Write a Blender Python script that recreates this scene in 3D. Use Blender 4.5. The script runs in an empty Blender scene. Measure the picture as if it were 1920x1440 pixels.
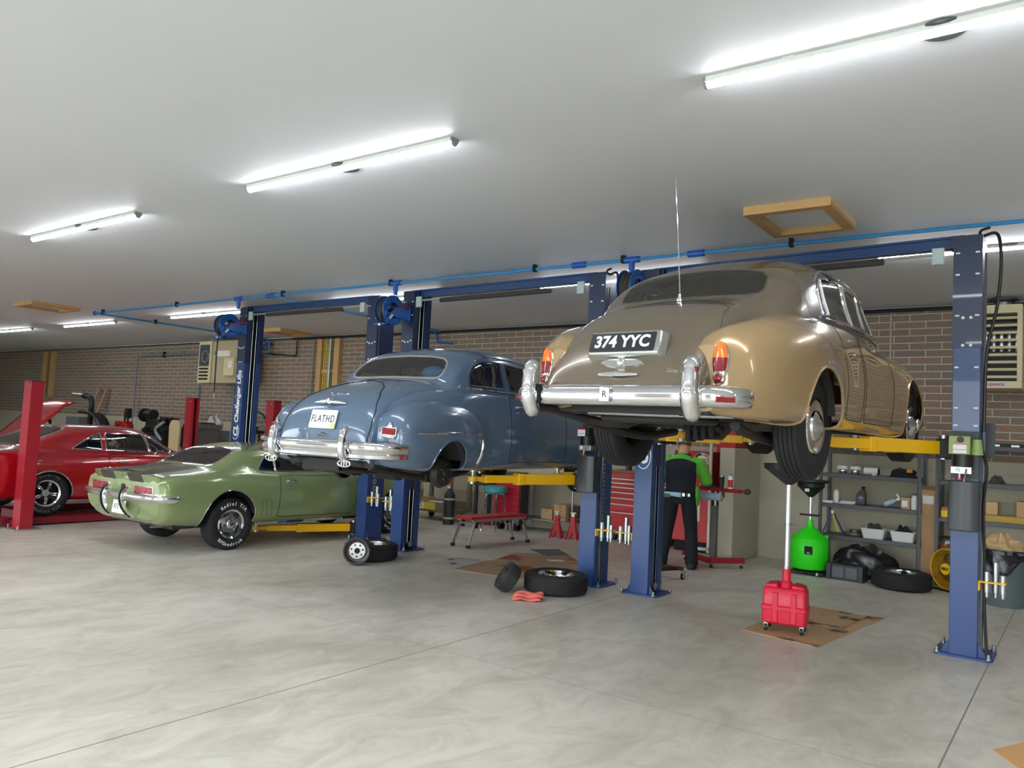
import bpy, bmesh, math, random
from mathutils import Vector as V, Matrix as MX
random.seed(7)
SC = bpy.context.scene
COL = SC.collection
PI = math.pi
def R(d): return math.radians(d)

# ------------------------------------------------------------------ materials
def lin(c):
    return tuple(((x / 12.92) if x <= 0.04045 else ((x + 0.055) / 1.055) ** 2.4) for x in c)
def rgb(*c):
    return lin([x / 255 for x in c]) + (1.0,)
MATS = {}
def mat(name, col, rough=0.5, metal=0.0, coat=0.0, noise=0.0, nscale=8.0, bump=0.0, bscale=60.0, spec=0.5, emit=0.0):
    if name in MATS: return MATS[name]
    m = bpy.data.materials.new(name); m.use_nodes = True
    nt = m.node_tree; b = nt.nodes['Principled BSDF']
    c = rgb(*col)
    b.inputs['Base Color'].default_value = c
    b.inputs['Roughness'].default_value = rough
    b.inputs['Metallic'].default_value = metal
    b.inputs['Specular IOR Level'].default_value = spec
    if coat:
        b.inputs['Coat Weight'].default_value = coat
        b.inputs['Coat Roughness'].default_value = 0.03
    if emit:
        b.inputs['Emission Color'].default_value = c
        b.inputs['Emission Strength'].default_value = emit
    tc = None
    if noise or bump:
        tc = nt.nodes.new('ShaderNodeTexCoord')
    if noise:
        n = nt.nodes.new('ShaderNodeTexNoise'); n.inputs['Scale'].default_value = nscale; n.inputs['Detail'].default_value = 6
        nt.links.new(tc.outputs['Object'], n.inputs['Vector'])
        mx = nt.nodes.new('ShaderNodeMix'); mx.data_type = 'RGBA'
        mx.inputs[6].default_value = tuple(x * (1 - noise) for x in c[:3]) + (1,)
        mx.inputs[7].default_value = tuple(min(1, x * (1 + noise)) for x in c[:3]) + (1,)
        nt.links.new(n.outputs['Fac'], mx.inputs[0]); nt.links.new(mx.outputs[2], b.inputs['Base Color'])
    if bump:
        n2 = nt.nodes.new('ShaderNodeTexNoise'); n2.inputs['Scale'].default_value = bscale; n2.inputs['Detail'].default_value = 4
        nt.links.new(tc.outputs['Object'], n2.inputs['Vector'])
        bp = nt.nodes.new('ShaderNodeBump'); bp.inputs['Strength'].default_value = bump; bp.inputs['Distance'].default_value = 0.01
        nt.links.new(n2.outputs['Fac'], bp.inputs['Height']); nt.links.new(bp.outputs['Normal'], b.inputs['Normal'])
    MATS[name] = m
    return m
def glass_mat(name, tint, gloss=0.12):
    m = bpy.data.materials.new(name); m.use_nodes = True
    nt = m.node_tree; nt.nodes.clear()
    o = nt.nodes.new('ShaderNodeOutputMaterial'); t = nt.nodes.new('ShaderNodeBsdfTransparent'); g = nt.nodes.new('ShaderNodeBsdfGlossy')
    t.inputs['Color'].default_value = rgb(*tint); g.inputs['Roughness'].default_value = 0.02
    f = nt.nodes.new('ShaderNodeFresnel'); f.inputs['IOR'].default_value = 1.5
    ad = nt.nodes.new('ShaderNodeMath'); ad.operation = 'ADD'; ad.inputs[1].default_value = gloss * 0.5; ad.use_clamp = True
    nt.links.new(f.outputs[0], ad.inputs[0])
    mx = nt.nodes.new('ShaderNodeMixShader')
    nt.links.new(ad.outputs[0], mx.inputs[0]); nt.links.new(t.outputs[0], mx.inputs[1]); nt.links.new(g.outputs[0], mx.inputs[2])
    nt.links.new(mx.outputs[0], o.inputs[0])
    return m
CHROME = mat('chrome', (235, 236, 238), 0.06, 1.0)
STEEL = mat('bare_steel', (176, 178, 180), 0.3, 1.0)
ALU = mat('aluminium', (205, 207, 210), 0.32, 1.0)
GALV = mat('galvanised', (165, 170, 174), 0.42, 0.8, noise=0.12)
RUB = mat('tyre_rubber', (31, 31, 32), 0.75, noise=0.15, nscale=20)
BLK = mat('black_plastic', (26, 27, 29), 0.42)
MATTE = mat('matte_black', (18, 18, 19), 0.8)
DARK = mat('underbody_dark', (46, 43, 41), 0.7, noise=0.35, nscale=9)
GREASY = mat('greasy_iron', (60, 56, 52), 0.5, 0.5, noise=0.4, nscale=12)
WHITE = mat('white_plastic', (236, 236, 234), 0.4)
PAPER = mat('paper_white', (238, 236, 230), 0.8)
LBLUE = mat('lift_blue', (34, 66, 122), 0.36, coat=0.3, noise=0.06, nscale=3)
LBLUED = mat('lift_navy', (24, 40, 78), 0.4, coat=0.2)
PIPEB = mat('air_line_blue', (62, 142, 205), 0.35)
FITB = mat('fitting_blue', (28, 92, 190), 0.35)
YEL = mat('lift_yellow', (245, 188, 12), 0.35, coat=0.3)
RED = mat('tool_red', (188, 22, 34), 0.35, coat=0.4)
REDP = mat('post_red', (160, 24, 40), 0.35, coat=0.3, noise=0.06, nscale=4)
CARD = mat('cardboard', (192, 156, 114), 0.85, noise=0.08, nscale=10)
CARDD = mat('cardboard_dark', (160, 120, 82), 0.85, noise=0.1, nscale=6)
WOOD = mat('pine', (202, 160, 108), 0.6, noise=0.15, nscale=7)
WOODD = mat('old_wood', (140, 112, 78), 0.7, noise=0.2, nscale=9)
GREYM = mat('grey_steel_paint', (88, 90, 94), 0.5)
LGREY = mat('light_grey_paint', (150, 152, 152), 0.5)
BEIGE = mat('heater_beige', (218, 204, 164), 0.5)
CREAM = mat('cream_leather', (214, 186, 132), 0.55)
YLAB = mat('label_yellow', (235, 212, 60), 0.6)
REDL = mat('tail_lamp_red', (140, 8, 20), 0.12, coat=0.6)
AMBER = mat('tail_lamp_amber', (240, 120, 14), 0.15, coat=0.6)
GLASS = glass_mat('car_glass', (224, 228, 226), 0.26)
GLASSD = glass_mat('car_glass_tinted', (130, 134, 132), 0.24)
SKIN = mat('skin', (206, 150, 122), 0.5)

# ------------------------------------------------------------------ mesh builder
class MB:
    def __init__(s): s.v = []; s.f = []; s.M = None; s.mi = []; s.cur = 0
    def add(s, vs, fs):
        b = len(s.v)
        if s.M is not None: vs = [s.M @ V(p) for p in vs]
        s.v += [tuple(p) for p in vs]; s.f += [tuple(b + i for i in f) for f in fs]; s.mi += [s.cur] * len(fs)
        return s
    def box(s, c, d, rz=0, rx=0, ry=0, taper=1.0):
        x, y, z = d[0] / 2, d[1] / 2, d[2] / 2; t = taper
        vs = [(-x, -y, -z), (x, -y, -z), (x, y, -z), (-x, y, -z), (-x * t, -y * t, z), (x * t, -y * t, z), (x * t, y * t, z), (-x * t, y * t, z)]
        m = MX.Translation(c) @ MX.Rotation(rz, 4, 'Z') @ MX.Rotation(ry, 4, 'Y') @ MX.Rotation(rx, 4, 'X')
        return s.add([m @ V(p) for p in vs], [(3, 2, 1, 0), (4, 5, 6, 7), (0, 1, 5, 4), (1, 2, 6, 5), (2, 3, 7, 6), (3, 0, 4, 7)])
    def bb(s, a, b): return s.box([(a[i] + b[i]) / 2 for i in range(3)], [abs(b[i] - a[i]) for i in range(3)])
    def bar(s, a, b, w, h=None, up=(0, 0, 1)):
        a, b = V(a), V(b); h = h or w; d = (b - a).normalized(); u = V(up)
        if abs(d.dot(u)) > 0.98: u = V((1, 0, 0))
        r = d.cross(u).normalized(); u = r.cross(d)
        vs = [p + r * (i * w / 2) + u * (j * h / 2) for p in (a, b) for i, j in ((-1, -1), (1, -1), (1, 1), (-1, 1))]
        return s.add(vs, [(3, 2, 1, 0), (4, 5, 6, 7), (0, 1, 5, 4), (1, 2, 6, 5), (2, 3, 7, 6), (3, 0, 4, 7)])
    def cyl(s, a, b, r, r2=None, n=20, caps=True):
        a, b = V(a), V(b); r2 = r if r2 is None else r2; d = (b - a).normalized()
        u = d.orthogonal().normalized(); w = d.cross(u)
        vs = [];
        for p, q in ((a, r), (b, r2)):
            for i in range(n):
                t = 2 * PI * i / n; vs.append(p + (u * math.cos(t) + w * math.sin(t)) * q)
        fs = [(i, (i + 1) % n, n + (i + 1) % n, n + i) for i in range(n)]
        if caps: fs += [tuple(range(n - 1, -1, -1)), tuple(range(n, 2 * n))]
        return s.add(vs, fs)
    def tube(s, pts, r, n=8, closed=False, caps=True):
        P = [V(p) for p in pts]; m = len(P); rr = r if isinstance(r, (list, tuple)) else [r] * m
        vs = []; u = None
        for i in range(m):
            if closed: d = P[(i + 1) % m] - P[i - 1]
            else: d = P[min(i + 1, m - 1)] - P[max(i - 1, 0)]
            if d.length < 1e-9: d = V((0, 0, 1))
            d.normalize()
            if u is None: u = d.orthogonal().normalized()
            else:
                u = u - d * u.dot(d)
                u = u.normalized() if u.length > 1e-6 else d.orthogonal().normalized()
            w = d.cross(u)
            for k in range(n):
                t = 2 * PI * k / n; vs.append(P[i] + (u * math.cos(t) + w * math.sin(t)) * rr[i])
        fs = []
        for i in range(m if closed else m - 1):
            j = (i + 1) % m
            for k in range(n): fs.append((i * n + k, i * n + (k + 1) % n, j * n + (k + 1) % n, j * n + k))
        if not closed and caps: fs += [tuple(range(n - 1, -1, -1)), tuple((m - 1) * n + k for k in range(n))]
        return s.add(vs, fs)
    def lathe(s, prof, c=(0, 0, 0), ax=(0, 0, 1), n=32, caps=False):
        c = V(c); d = V(ax).normalized(); u = d.orthogonal().normalized(); w = d.cross(u); m = len(prof); vs = []
        for r, h in prof:
            for k in range(n):
                t = 2 * PI * k / n; vs.append(c + d * h + (u * math.cos(t) + w * math.sin(t)) * r)
        fs = [(i * n + k, i * n + (k + 1) % n, (i + 1) * n + (k + 1) % n, (i + 1) * n + k) for i in range(m - 1) for k in range(n)]
        if caps: fs += [tuple(range(n - 1, -1, -1)), tuple((m - 1) * n + k for k in range(n))]
        return s.add(vs, fs)
    def prism(s, poly, a, b, ax='z'):
        n = len(poly)
        def P(p, h): return {'z': (p[0], p[1], h), 'y': (p[0], h, p[1]), 'x': (h, p[0], p[1])}[ax]
        vs = [P(p, a) for p in poly] + [P(p, b) for p in poly]
        return s.add(vs, [tuple(range(n - 1, -1, -1)), tuple(range(n, 2 * n))] + [(i, (i + 1) % n, n + (i + 1) % n, n + i) for i in range(n)])
    def sph(s, c, r, n=16, m=10, sc=(1, 1, 1)):
        prof = [(r * math.sin(PI * i / m), -r * math.cos(PI * i / m)) for i in range(m + 1)]
        vs = []; c = V(c)
        for q, h in prof:
            for k in range(n):
                t = 2 * PI * k / n; vs.append(c + V((q * math.cos(t) * sc[0], q * math.sin(t) * sc[1], h * sc[2])))
        return s.add(vs, [(i * n + k, i * n + (k + 1) % n, (i + 1) * n + (k + 1) % n, (i + 1) * n + k) for i in range(m) for k in range(n)])
    def grid(s, G):
        a, b = len(G), len(G[0])
        return s.add([p for r in G for p in r], [(i * b + j, i * b + j + 1, (i + 1) * b + j + 1, (i + 1) * b + j) for i in range(a - 1) for j in range(b - 1)])
    def build(s, name, m, parent=None, bevel=0, ang=35, seg=2, solid=0, sub=0, weld=False):
        me = bpy.data.meshes.new(name); me.from_pydata(s.v, [], s.f)
        ms = m if isinstance(m, (list, tuple)) else [m]
        for q in ms: me.materials.append(q)
        if len(ms) > 1: me.polygons.foreach_set('material_index', s.mi)
        bm = bmesh.new(); bm.from_mesh(me)
        bmesh.ops.remove_doubles(bm, verts=bm.verts, dist=1e-5)
        bmesh.ops.recalc_face_normals(bm, faces=bm.faces); bm.to_mesh(me); bm.free()
        return link(me, name, parent, bevel, ang, seg, solid, sub)
def link(me, name, parent=None, bevel=0, ang=35, seg=2, solid=0, sub=0):
    me.update()
    me.shade_smooth(); me.set_sharp_from_angle(angle=R(ang))
    o = bpy.data.objects.new(name, me); COL.objects.link(o)
    if parent is not None: o.parent = parent
    if solid:
        md = o.modifiers.new('solid', 'SOLIDIFY'); md.thickness = solid; md.offset = 0
    if sub:
        md = o.modifiers.new('sub', 'SUBSURF'); md.levels = sub; md.render_levels = sub
    if bevel:
        md = o.modifiers.new('bevel', 'BEVEL'); md.width = bevel; md.segments = seg; md.limit_method = 'ANGLE'; md.angle_limit = R(40); md.harden_normals = False
    return o
def tag(o, label, cat, group=None, kind=None):
    o['label'] = label; o['category'] = cat
    if group: o['group'] = group
    if kind: o['kind'] = kind
    return o
def thing(name, label, cat, loc=(0, 0, 0), rz=0.0, group=None):
    o = bpy.data.objects.new(name, None); COL.objects.link(o); o.empty_display_size = 0.1
    o.location = loc; o.rotation_euler = (0, 0, rz)
    return tag(o, label, cat, group)
def struct(o): o['kind'] = 'structure'; return o
def dup(root, loc, rz=None, label=None, group=None):
    r = root.copy(); COL.objects.link(r); r.location = loc
    if rz is not None: r.rotation_euler = (0, 0, rz)
    if label: r['label'] = label
    if group: r['group'] = group
    for ch in list(root.children):
        c = ch.copy(); COL.objects.link(c); c.parent = r
        for g in list(ch.children):
            d = g.copy(); COL.objects.link(d); d.parent = c
    return r
def text(s, size, name, m, parent, mtx, depth=0.002, align='CENTER', shear=0.0, bold=0.0, spacing=1.0):
    cu = bpy.data.curves.new(name, 'FONT'); cu.body = s; cu.size = size; cu.align_x = align; cu.align_y = 'CENTER'
    cu.extrude = depth; cu.shear = shear; cu.offset = bold; cu.space_character = spacing; cu.resolution_u = 3
    o = bpy.data.objects.new(name, cu); COL.objects.link(o)
    bpy.context.view_layer.update()
    me = bpy.data.meshes.new_from_object(o.evaluated_get(bpy.context.evaluated_depsgraph_get()))
    bpy.data.objects.remove(o); bpy.data.curves.remove(cu)
    me.transform(mtx); me.materials.clear(); me.materials.append(m)
    q = bpy.data.objects.new(name, me); COL.objects.link(q)
    if parent is not None: q.parent = parent
    return q
def frame(o, x, y):
    """matrix whose local x,y run along the given world vectors"""
    x = V(x).normalized(); y = V(y); y = (y - x * y.dot(x)).normalized(); z = x.cross(y)
    m = MX((x, y, z)).transposed().to_4x4(); m.translation = V(o); return m
def cr(P, n):
    """centripetal Catmull-Rom through P, n samples per span"""
    P = [V(p) for p in P]; out = []
    if len(P) < 3:
        for i in range(len(P) - 1):
            out += [P[i].lerp(P[i + 1], k / n) for k in range(n)]
        return out + [P[-1]]
    Q = [P[0] * 2 - P[1]] + P + [P[-1] * 2 - P[-2]]
    for i in range(1, len(Q) - 2):
        a, b, c, d = Q[i - 1], Q[i], Q[i + 1], Q[i + 2]
        t0 = 0; t1 = t0 + max((b - a).length, 1e-5) ** .5; t2 = t1 + max((c - b).length, 1e-5) ** .5; t3 = t2 + max((d - c).length, 1e-5) ** .5
        for k in range(n):
            t = t1 + (t2 - t1) * k / n
            A1 = a * ((t1 - t) / (t1 - t0)) + b * ((t - t0) / (t1 - t0)); A2 = b * ((t2 - t) / (t2 - t1)) + c * ((t - t1) / (t2 - t1)); A3 = c * ((t3 - t) / (t3 - t2)) + d * ((t - t2) / (t3 - t2))
            B1 = A1 * ((t2 - t) / (t2 - t0)) + A2 * ((t - t0) / (t2 - t0)); B2 = A2 * ((t3 - t) / (t3 - t1)) + A3 * ((t - t1) / (t3 - t1))
            out.append(B1 * ((t2 - t) / (t2 - t1)) + B2 * ((t - t1) / (t2 - t1)))
    return out + [Q[-2]]
def loft(st, nu=5, nv=5):
    """st: list of sections, each a list of 3D points -> dense grid"""
    cols = list(zip(*[cr(s, nu) for s in st]))          # per section point, along stations
    G = [cr(c, nv) for c in cols]
    return [list(r) for r in zip(*G)]
def circ(c, r, n=28, a0=0, a1=360):
    return [(c[0] + r * math.cos(R(a0 + (a1 - a0) * i / n)), c[1] + r * math.sin(R(a0 + (a1 - a0) * i / n))) for i in range(n if a1 - a0 == 360 else n + 1)]
def rpoly(pts, r, n=4):
    """round the corners of a 2D polygon"""
    out = []; m = len(pts)
    for i in range(m):
        p = V(pts[i]).to_2d() if len(pts[i]) > 2 else V((pts[i][0], pts[i][1])); a = V(pts[i - 1][:2]); b = V(pts[(i + 1) % m][:2])
        rr = pts[i][2] if len(pts[i]) > 2 else r
        da = (a - p); db = (b - p); q = min(rr, da.length * .45, db.length * .45)
        if q < 1e-4: out.append((p.x, p.y)); continue
        s = p + da.normalized() * q; e = p + db.normalized() * q
        for k in range(n + 1):
            t = k / n; out.append(tuple(s.lerp(p, t).lerp(p.lerp(e, t), t)))
    return out
# ------------------------------------------------------------------ camera
def setup_camera():
    yaw, pit, roll = -6.30112893e-01, 6.35352839e-02, -5.01598082e-02
    f = V((math.sin(yaw) * math.cos(pit), math.cos(yaw) * math.cos(pit), math.sin(pit)))
    r0 = V((math.cos(yaw), -math.sin(yaw), 0)); d0 = f.cross(r0)
    r = r0 * math.cos(roll) + d0 * math.sin(roll); d = d0 * math.cos(roll) - r0 * math.sin(roll)
    m = MX((r, -d, -f)).transposed().to_4x4(); m.translation = (0, 0, 1.68)
    cd = bpy.data.cameras.new('camera'); cd.sensor_width = 36; cd.lens = 1481.34 / 1920 * 36; cd.clip_start = 0.05; cd.clip_end = 300
    c = bpy.data.objects.new('camera', cd); c.matrix_world = m; COL.objects.link(c); SC.camera = c
setup_camera()
vs = SC.view_settings
SC.display_settings.display_device = 'sRGB'
vs.view_transform = 'Standard'; vs.look = 'None'; vs.gamma = 1; vs.use_curve_mapping = False; vs.exposure = 2.28
SC.cycles.use_denoising = True
SC.cycles.max_bounces = 8; SC.cycles.transparent_max_bounces = 12
SC.cycles.sample_clamp_indirect = 6
w = bpy.data.worlds.new('world'); SC.world = w; w.use_nodes = True
bg = w.node_tree.nodes['Background']; bg.inputs[0].default_value = (0.88, 0.95, 1.0, 1); bg.inputs[1].default_value = 1.75

# ------------------------------------------------------------------ room shell
CZ, WY = 3.76, 12.26
XL, XR, YF = -37.0, 6.0, -3.0
def floor_mat():
    m = bpy.data.materials.new('polished_concrete'); m.use_nodes = True; nt = m.node_tree; b = nt.nodes['Principled BSDF']; L = nt.links.new
    def N(t, **k):
        n = nt.nodes.new(t)
        for a, v in k.items(): n.inputs[a].default_value = v
        return n
    tc = N('ShaderNodeTexCoord'); 
    mp = N('ShaderNodeMapping'); mp.inputs['Scale'].default_value = (1.0, 0.55, 1); L(tc.outputs['Object'], mp.inputs[0])
    n1 = N('ShaderNodeTexNoise', Scale=0.55, Detail=7, Roughness=0.62, Distortion=0.6); L(mp.outputs[0], n1.inputs['Vector'])
    n2 = N('ShaderNodeTexNoise', Scale=3.2, Detail=8, Roughness=0.7, Distortion=1.2); L(mp.outputs[0], n2.inputs['Vector'])
    r1 = N('ShaderNodeValToRGB'); e = r1.color_ramp.elements
    e[0].position = 0.32; e[0].color = rgb(198, 191, 177); e[1].position = 0.66; e[1].color = rgb(226, 221, 210)
    L(n1.outputs[0], r1.inputs[0])
    r2 = N('ShaderNodeValToRGB'); e = r2.color_ramp.elements
    e[0].position = 0.33; e[0].color = (0.74, 0.73, 0.71, 1); e[1].position = 0.6; e[1].color = (1, 1, 1, 1)
    L(n2.outputs[0], r2.inputs[0])
    mu = N('ShaderNodeMix'); mu.data_type = 'RGBA'; mu.blend_type = 'MULTIPLY'; mu.inputs[0].default_value = 1.0
    L(r1.outputs[0], mu.inputs[6]); L(r2.outputs[0], mu.inputs[7])
    sx = N('ShaderNodeSeparateXYZ'); L(tc.outputs['Object'], sx.inputs[0])
    last = None
    for ax, val, wd in (('X', -4.085, .006), ('X', -0.64, .005), ('X', -12.4, .005), ('Y', 4.745, .0025)):
        s = N('ShaderNodeMath'); s.operation = 'SUBTRACT'; s.inputs[1].default_value = val; L(sx.outputs[ax], s.inputs[0])
        a = N('ShaderNodeMath'); a.operation = 'ABSOLUTE'; L(s.outputs[0], a.inputs[0])
        g = N('ShaderNodeMath'); g.operation = 'LESS_THAN'; g.inputs[1].default_value = wd; L(a.outputs[0], g.inputs[0])
        if last is None: last = g
        else:
            q = N('ShaderNodeMath'); q.operation = 'MAXIMUM'; L(last.outputs[0], q.inputs[0]); L(g.outputs[0], q.inputs[1]); last = q
    # small dark specks and chips
    n3 = N('ShaderNodeTexNoise', Scale=9.0, Detail=3, Roughness=0.5); L(tc.outputs['Object'], n3.inputs['Vector'])
    gt = N('ShaderNodeMath'); gt.operation = 'GREATER_THAN'; gt.inputs[1].default_value = 0.765; L(n3.outputs[0], gt.inputs[0])
    sp = N('ShaderNodeMath'); sp.operation = 'MULTIPLY'; sp.inputs[1].default_value = 0.45; L(gt.outputs[0], sp.inputs[0])
    jm = N('ShaderNodeMath'); jm.operation = 'MULTIPLY'; jm.inputs[1].default_value = 0.72; L(last.outputs[0], jm.inputs[0])
    mxm = N('ShaderNodeMath'); mxm.operation = 'MAXIMUM'; L(jm.outputs[0], mxm.inputs[0]); L(sp.outputs[0], mxm.inputs[1])
    fin = N('ShaderNodeMix'); fin.data_type = 'RGBA'; L(mxm.outputs[0], fin.inputs[0]); L(mu.outputs[2], fin.inputs[6]); fin.inputs[7].default_value = rgb(92, 86, 80)
    L(fin.outputs[2], b.inputs['Base Color'])
    rr = N('ShaderNodeMapRange'); rr.inputs[3].default_value = 0.30; rr.inputs[4].default_value = 0.52; L(n2.outputs[0], rr.inputs[0]); L(rr.outputs[0], b.inputs['Roughness'])
    b.inputs['Specular IOR Level'].default_value = 0.4
    return m
def brick_mat():
    m = bpy.data.materials.new('brick_wall'); m.use_nodes = True; nt = m.node_tree; b = nt.nodes['Principled BSDF']; L = nt.links.new
    tc = nt.nodes.new('ShaderNodeTexCoord'); mp = nt.nodes.new('ShaderNodeMapping'); mp.inputs['Rotation'].default_value = (R(-90), 0, 0)
    sp = nt.nodes.new('ShaderNodeSeparateXYZ'); cb = nt.nodes.new('ShaderNodeCombineXYZ')
    L(tc.outputs['Object'], sp.inputs[0]); L(sp.outputs[0], cb.inputs[0]); L(sp.outputs[2], cb.inputs[1])
    bt = nt.nodes.new('ShaderNodeTexBrick'); L(cb.outputs[0], bt.inputs['Vector'])
    bt.inputs['Scale'].default_value = 1; bt.inputs['Brick Width'].default_value = 0.405; bt.inputs['Row Height'].default_value = 0.1015
    bt.inputs['Mortar Size'].default_value = 0.0065; bt.inputs['Mortar Smooth'].default_value = 0.15; bt.inputs['Bias'].default_value = 0.0
    bt.inputs['Color1'].default_value = rgb(128, 119, 110); bt.inputs['Color2'].default_value = rgb(154, 124, 106); bt.inputs['Mortar'].default_value = rgb(206, 198, 182)
    no = nt.nodes.new('ShaderNodeTexNoise'); no.inputs['Scale'].default_value = 30; no.inputs['Detail'].default_value = 5; L(tc.outputs['Object'], no.inputs['Vector'])
    mr = nt.nodes.new('ShaderNodeMapRange'); mr.inputs[3].default_value = 0.75; mr.inputs[4].default_value = 1.2; L(no.outputs[0], mr.inputs[0])
    mx = nt.nodes.new('ShaderNodeMix'); mx.data_type = 'RGBA'; mx.blend_type = 'MULTIPLY'; mx.inputs[0].default_value = 1
    L(bt.outputs[0], mx.inputs[6]); L(mr.outputs[0], mx.inputs[7]); L(mx.outputs[2], b.inputs['Base Color'])
    b.inputs['Roughness'].default_value = 0.85
    bp = nt.nodes.new('ShaderNodeBump'); bp.inputs['Strength'].default_value = 0.6; bp.inputs['Distance'].default_value = 0.008; bp.invert = True
    L(bt.outputs['Fac'], bp.inputs['Height']); L(bp.outputs[0], b.inputs['Normal'])
    return m
CONC = mat('poured_concrete', (186, 178, 156), 0.8, noise=0.14, nscale=2.2, bump=0.25, bscale=22)
CEILM = mat('ceiling_white', (224, 226, 230), 0.55, noise=0.025, nscale=0.6)
WALLW = mat('wall_white', (205, 205, 202), 0.8)
BRICK = brick_mat()
struct(MB().bb((XL, YF, -0.2), (XR, WY + .3, 0)).build('floor', floor_mat()))
struct(MB().bb((XL, YF, CZ), (XR, WY + .3, CZ + .2)).build('ceiling', CEILM))
struct(MB().bb((XL, WY, 0), (XR, WY + .25, CZ)).build('wall_back', BRICK))
struct(MB().bb((XL - .2, YF, 0), (XL, WY + .2, CZ)).build('wall_left', BRICK))
struct(MB().bb((XR, YF, 0), (XR + .2, WY + .2, CZ)).build('wall_right', WALLW))
# front wall (behind the camera) with roll-up door openings standing open
def front():
    m = MB(); xs = [XL]
    ops = [(-23.5, -19.5), (-17.5, -13.5), (-11.5, -7.0), (-5.2, -1.0), (0.6, 4.6)]
    x = XL
    for a, b in ops:
        m.bb((x, YF - .25, 0), (a, YF, CZ)); m.bb((a, YF - .25, 3.25), (b, YF, CZ)); x = b
    m.bb((x, YF - .25, 0), (XR, YF, CZ)); struct(m.build('wall_front', WALLW))
front()
struct(MB().bb((XL, WY - .035, 0), (XR, WY - .001, 1.635)).build('trim_1', CONC))
struct(MB().bb((XL, WY - .02, 3.70), (XR, WY - .001, CZ - .001)).build('trim_2', WALLW))
struct(MB().bb((-4.30, 11.10, 0), (-4.08, WY - .036, 1.64)).build('trim_3', CONC, bevel=.012))
struct(MB().bb((-70, -60, -.25), (40, YF - .26, -.06)).build('ground_outside', mat('driveway', (150, 150, 148), .8)))
struct(MB().bb((-70, -60, -.05), (40, -16, .02)).build('lawn_outside', mat('lawn', (88, 128, 56), .9)))

# ------------------------------------------------------------------ ceiling lights
EMIT = mat('led_diffuser', (246, 250, 255), .4, emit=11.5)
def light_fix():
    t = thing('strip_light', '', 'ceiling light')
    L2 = 1.19
    MB().bb((-L2, -.036, -.032), (L2, .036, 0)).build('housing', WHITE, t, bevel=.004)
    prof = [(.025 * math.cos(R(a)), -.032 + .026 * math.sin(R(a))) for a in range(180, 361, 20)]
    MB().prism([(p[0], p[1]) for p in prof], -L2 + .012, L2 - .012, 'x').build('diffuser', EMIT, t)
    for s in (-1, 1):
        MB().prism([(p[0] * 1.08, -.032 + (p[1] + .032) * 1.08) for p in prof] + [(.038, -.03), (.038, 0), (-.038, 0), (-.038, -.03)], s * L2 - .008, s * L2 + .008, 'x').build('end_cap', LGREY, t)
        MB().bb((s * .72 - .03, -.042, -.012), (s * .72 + .03, .042, .0)).build('clip', WHITE, t)
    MB().lathe([(.11, 0), (.11, -.012), (.09, -.02), (0, -.02)], (0.0, 0.05, 0), n=28).build('canopy', GREYM, t)
    return t
LF = light_fix()
FIX = [(-9.07, 4.15, 'strip light upper left, leftmost of the three near the camera'),
       (-4.83, 4.15, 'strip light in the middle of the ceiling, above and left of the brown car'),
       (-0.57, 4.15, 'strip light cut off by the right edge of the picture, nearest the camera'),
       (-22.75, 8.88, 'strip light at the far left edge over the wood studs, farthest of its row'),
       (-18.68, 8.9, 'strip light left of the blue air line corner, second from the left edge'),
       (-14.05, 8.9, 'strip light behind the blue hose reel on the left lift'),
       (-9.1, 8.9, 'strip light seen under the left lift crossbeam'),
       (-4.9, 8.9, 'strip light behind the post beside the brown car, left of its roof'),
       (-0.6, 8.9, 'strip light behind the right post of the brown car lift'),
       (-9.07, -.58, 'strip light added unseen behind the camera to brighten the ceiling, left'), (-4.83, -.58, 'strip light added unseen behind the camera to brighten the ceiling, middle'), (-.57, -.58, 'strip light added unseen near the camera to brighten the ceiling'), (3.7, 4.15, 'strip light added unseen past the right edge to brighten the ceiling')]  # these four fixtures are out of view, added to brighten the ceiling
for i, (x, y, l) in enumerate(FIX):
    o = LF if i == 0 else dup(LF, (0, 0, 0))
    o.location = (x, y, CZ); o['label'] = 'white ' + l; o['group'] = 'ceiling strip lights'

# ------------------------------------------------------------------ attic hatch frames
def hatch(x0, x1, y0, y1, label, wd=.09, h=.075):
    t = thing('hatch_frame', label, 'hatch frame', ((x0 + x1) / 2, (y0 + y1) / 2, CZ), 0, 'wooden attic hatch frames')
    a, b = (x1 - x0) / 2, (y1 - y0) / 2
    for s in (-1, 1):
        MB().prism([(-a, s * b), (a, s * b), (a - wd, s * (b - wd)), (-a + wd, s * (b - wd))], -h, -.001).build('board', WOOD, t)
        MB().prism([(s * a, -b), (s * a, b), (s * (a - wd), b - wd), (s * (a - wd), -b + wd)], -h, -.001).build('board', WOOD, t)
    MB().bb((-a + wd, -b + wd, -.02), (a - wd, b - wd, -.001)).build('panel', CEILM, t)
hatch(-2.43, -1.70, 6.63, 7.50, 'square wooden frame round the ceiling hatch above the brown car')
hatch(-16.95, -16.15, 6.61, 7.50, 'square wooden frame on the ceiling at the left, left of the blue pipe corner')
hatch(-14.95, -14.30, 10.90, 11.75, 'wooden ceiling frame partly hidden behind the left blue lift post')

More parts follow.
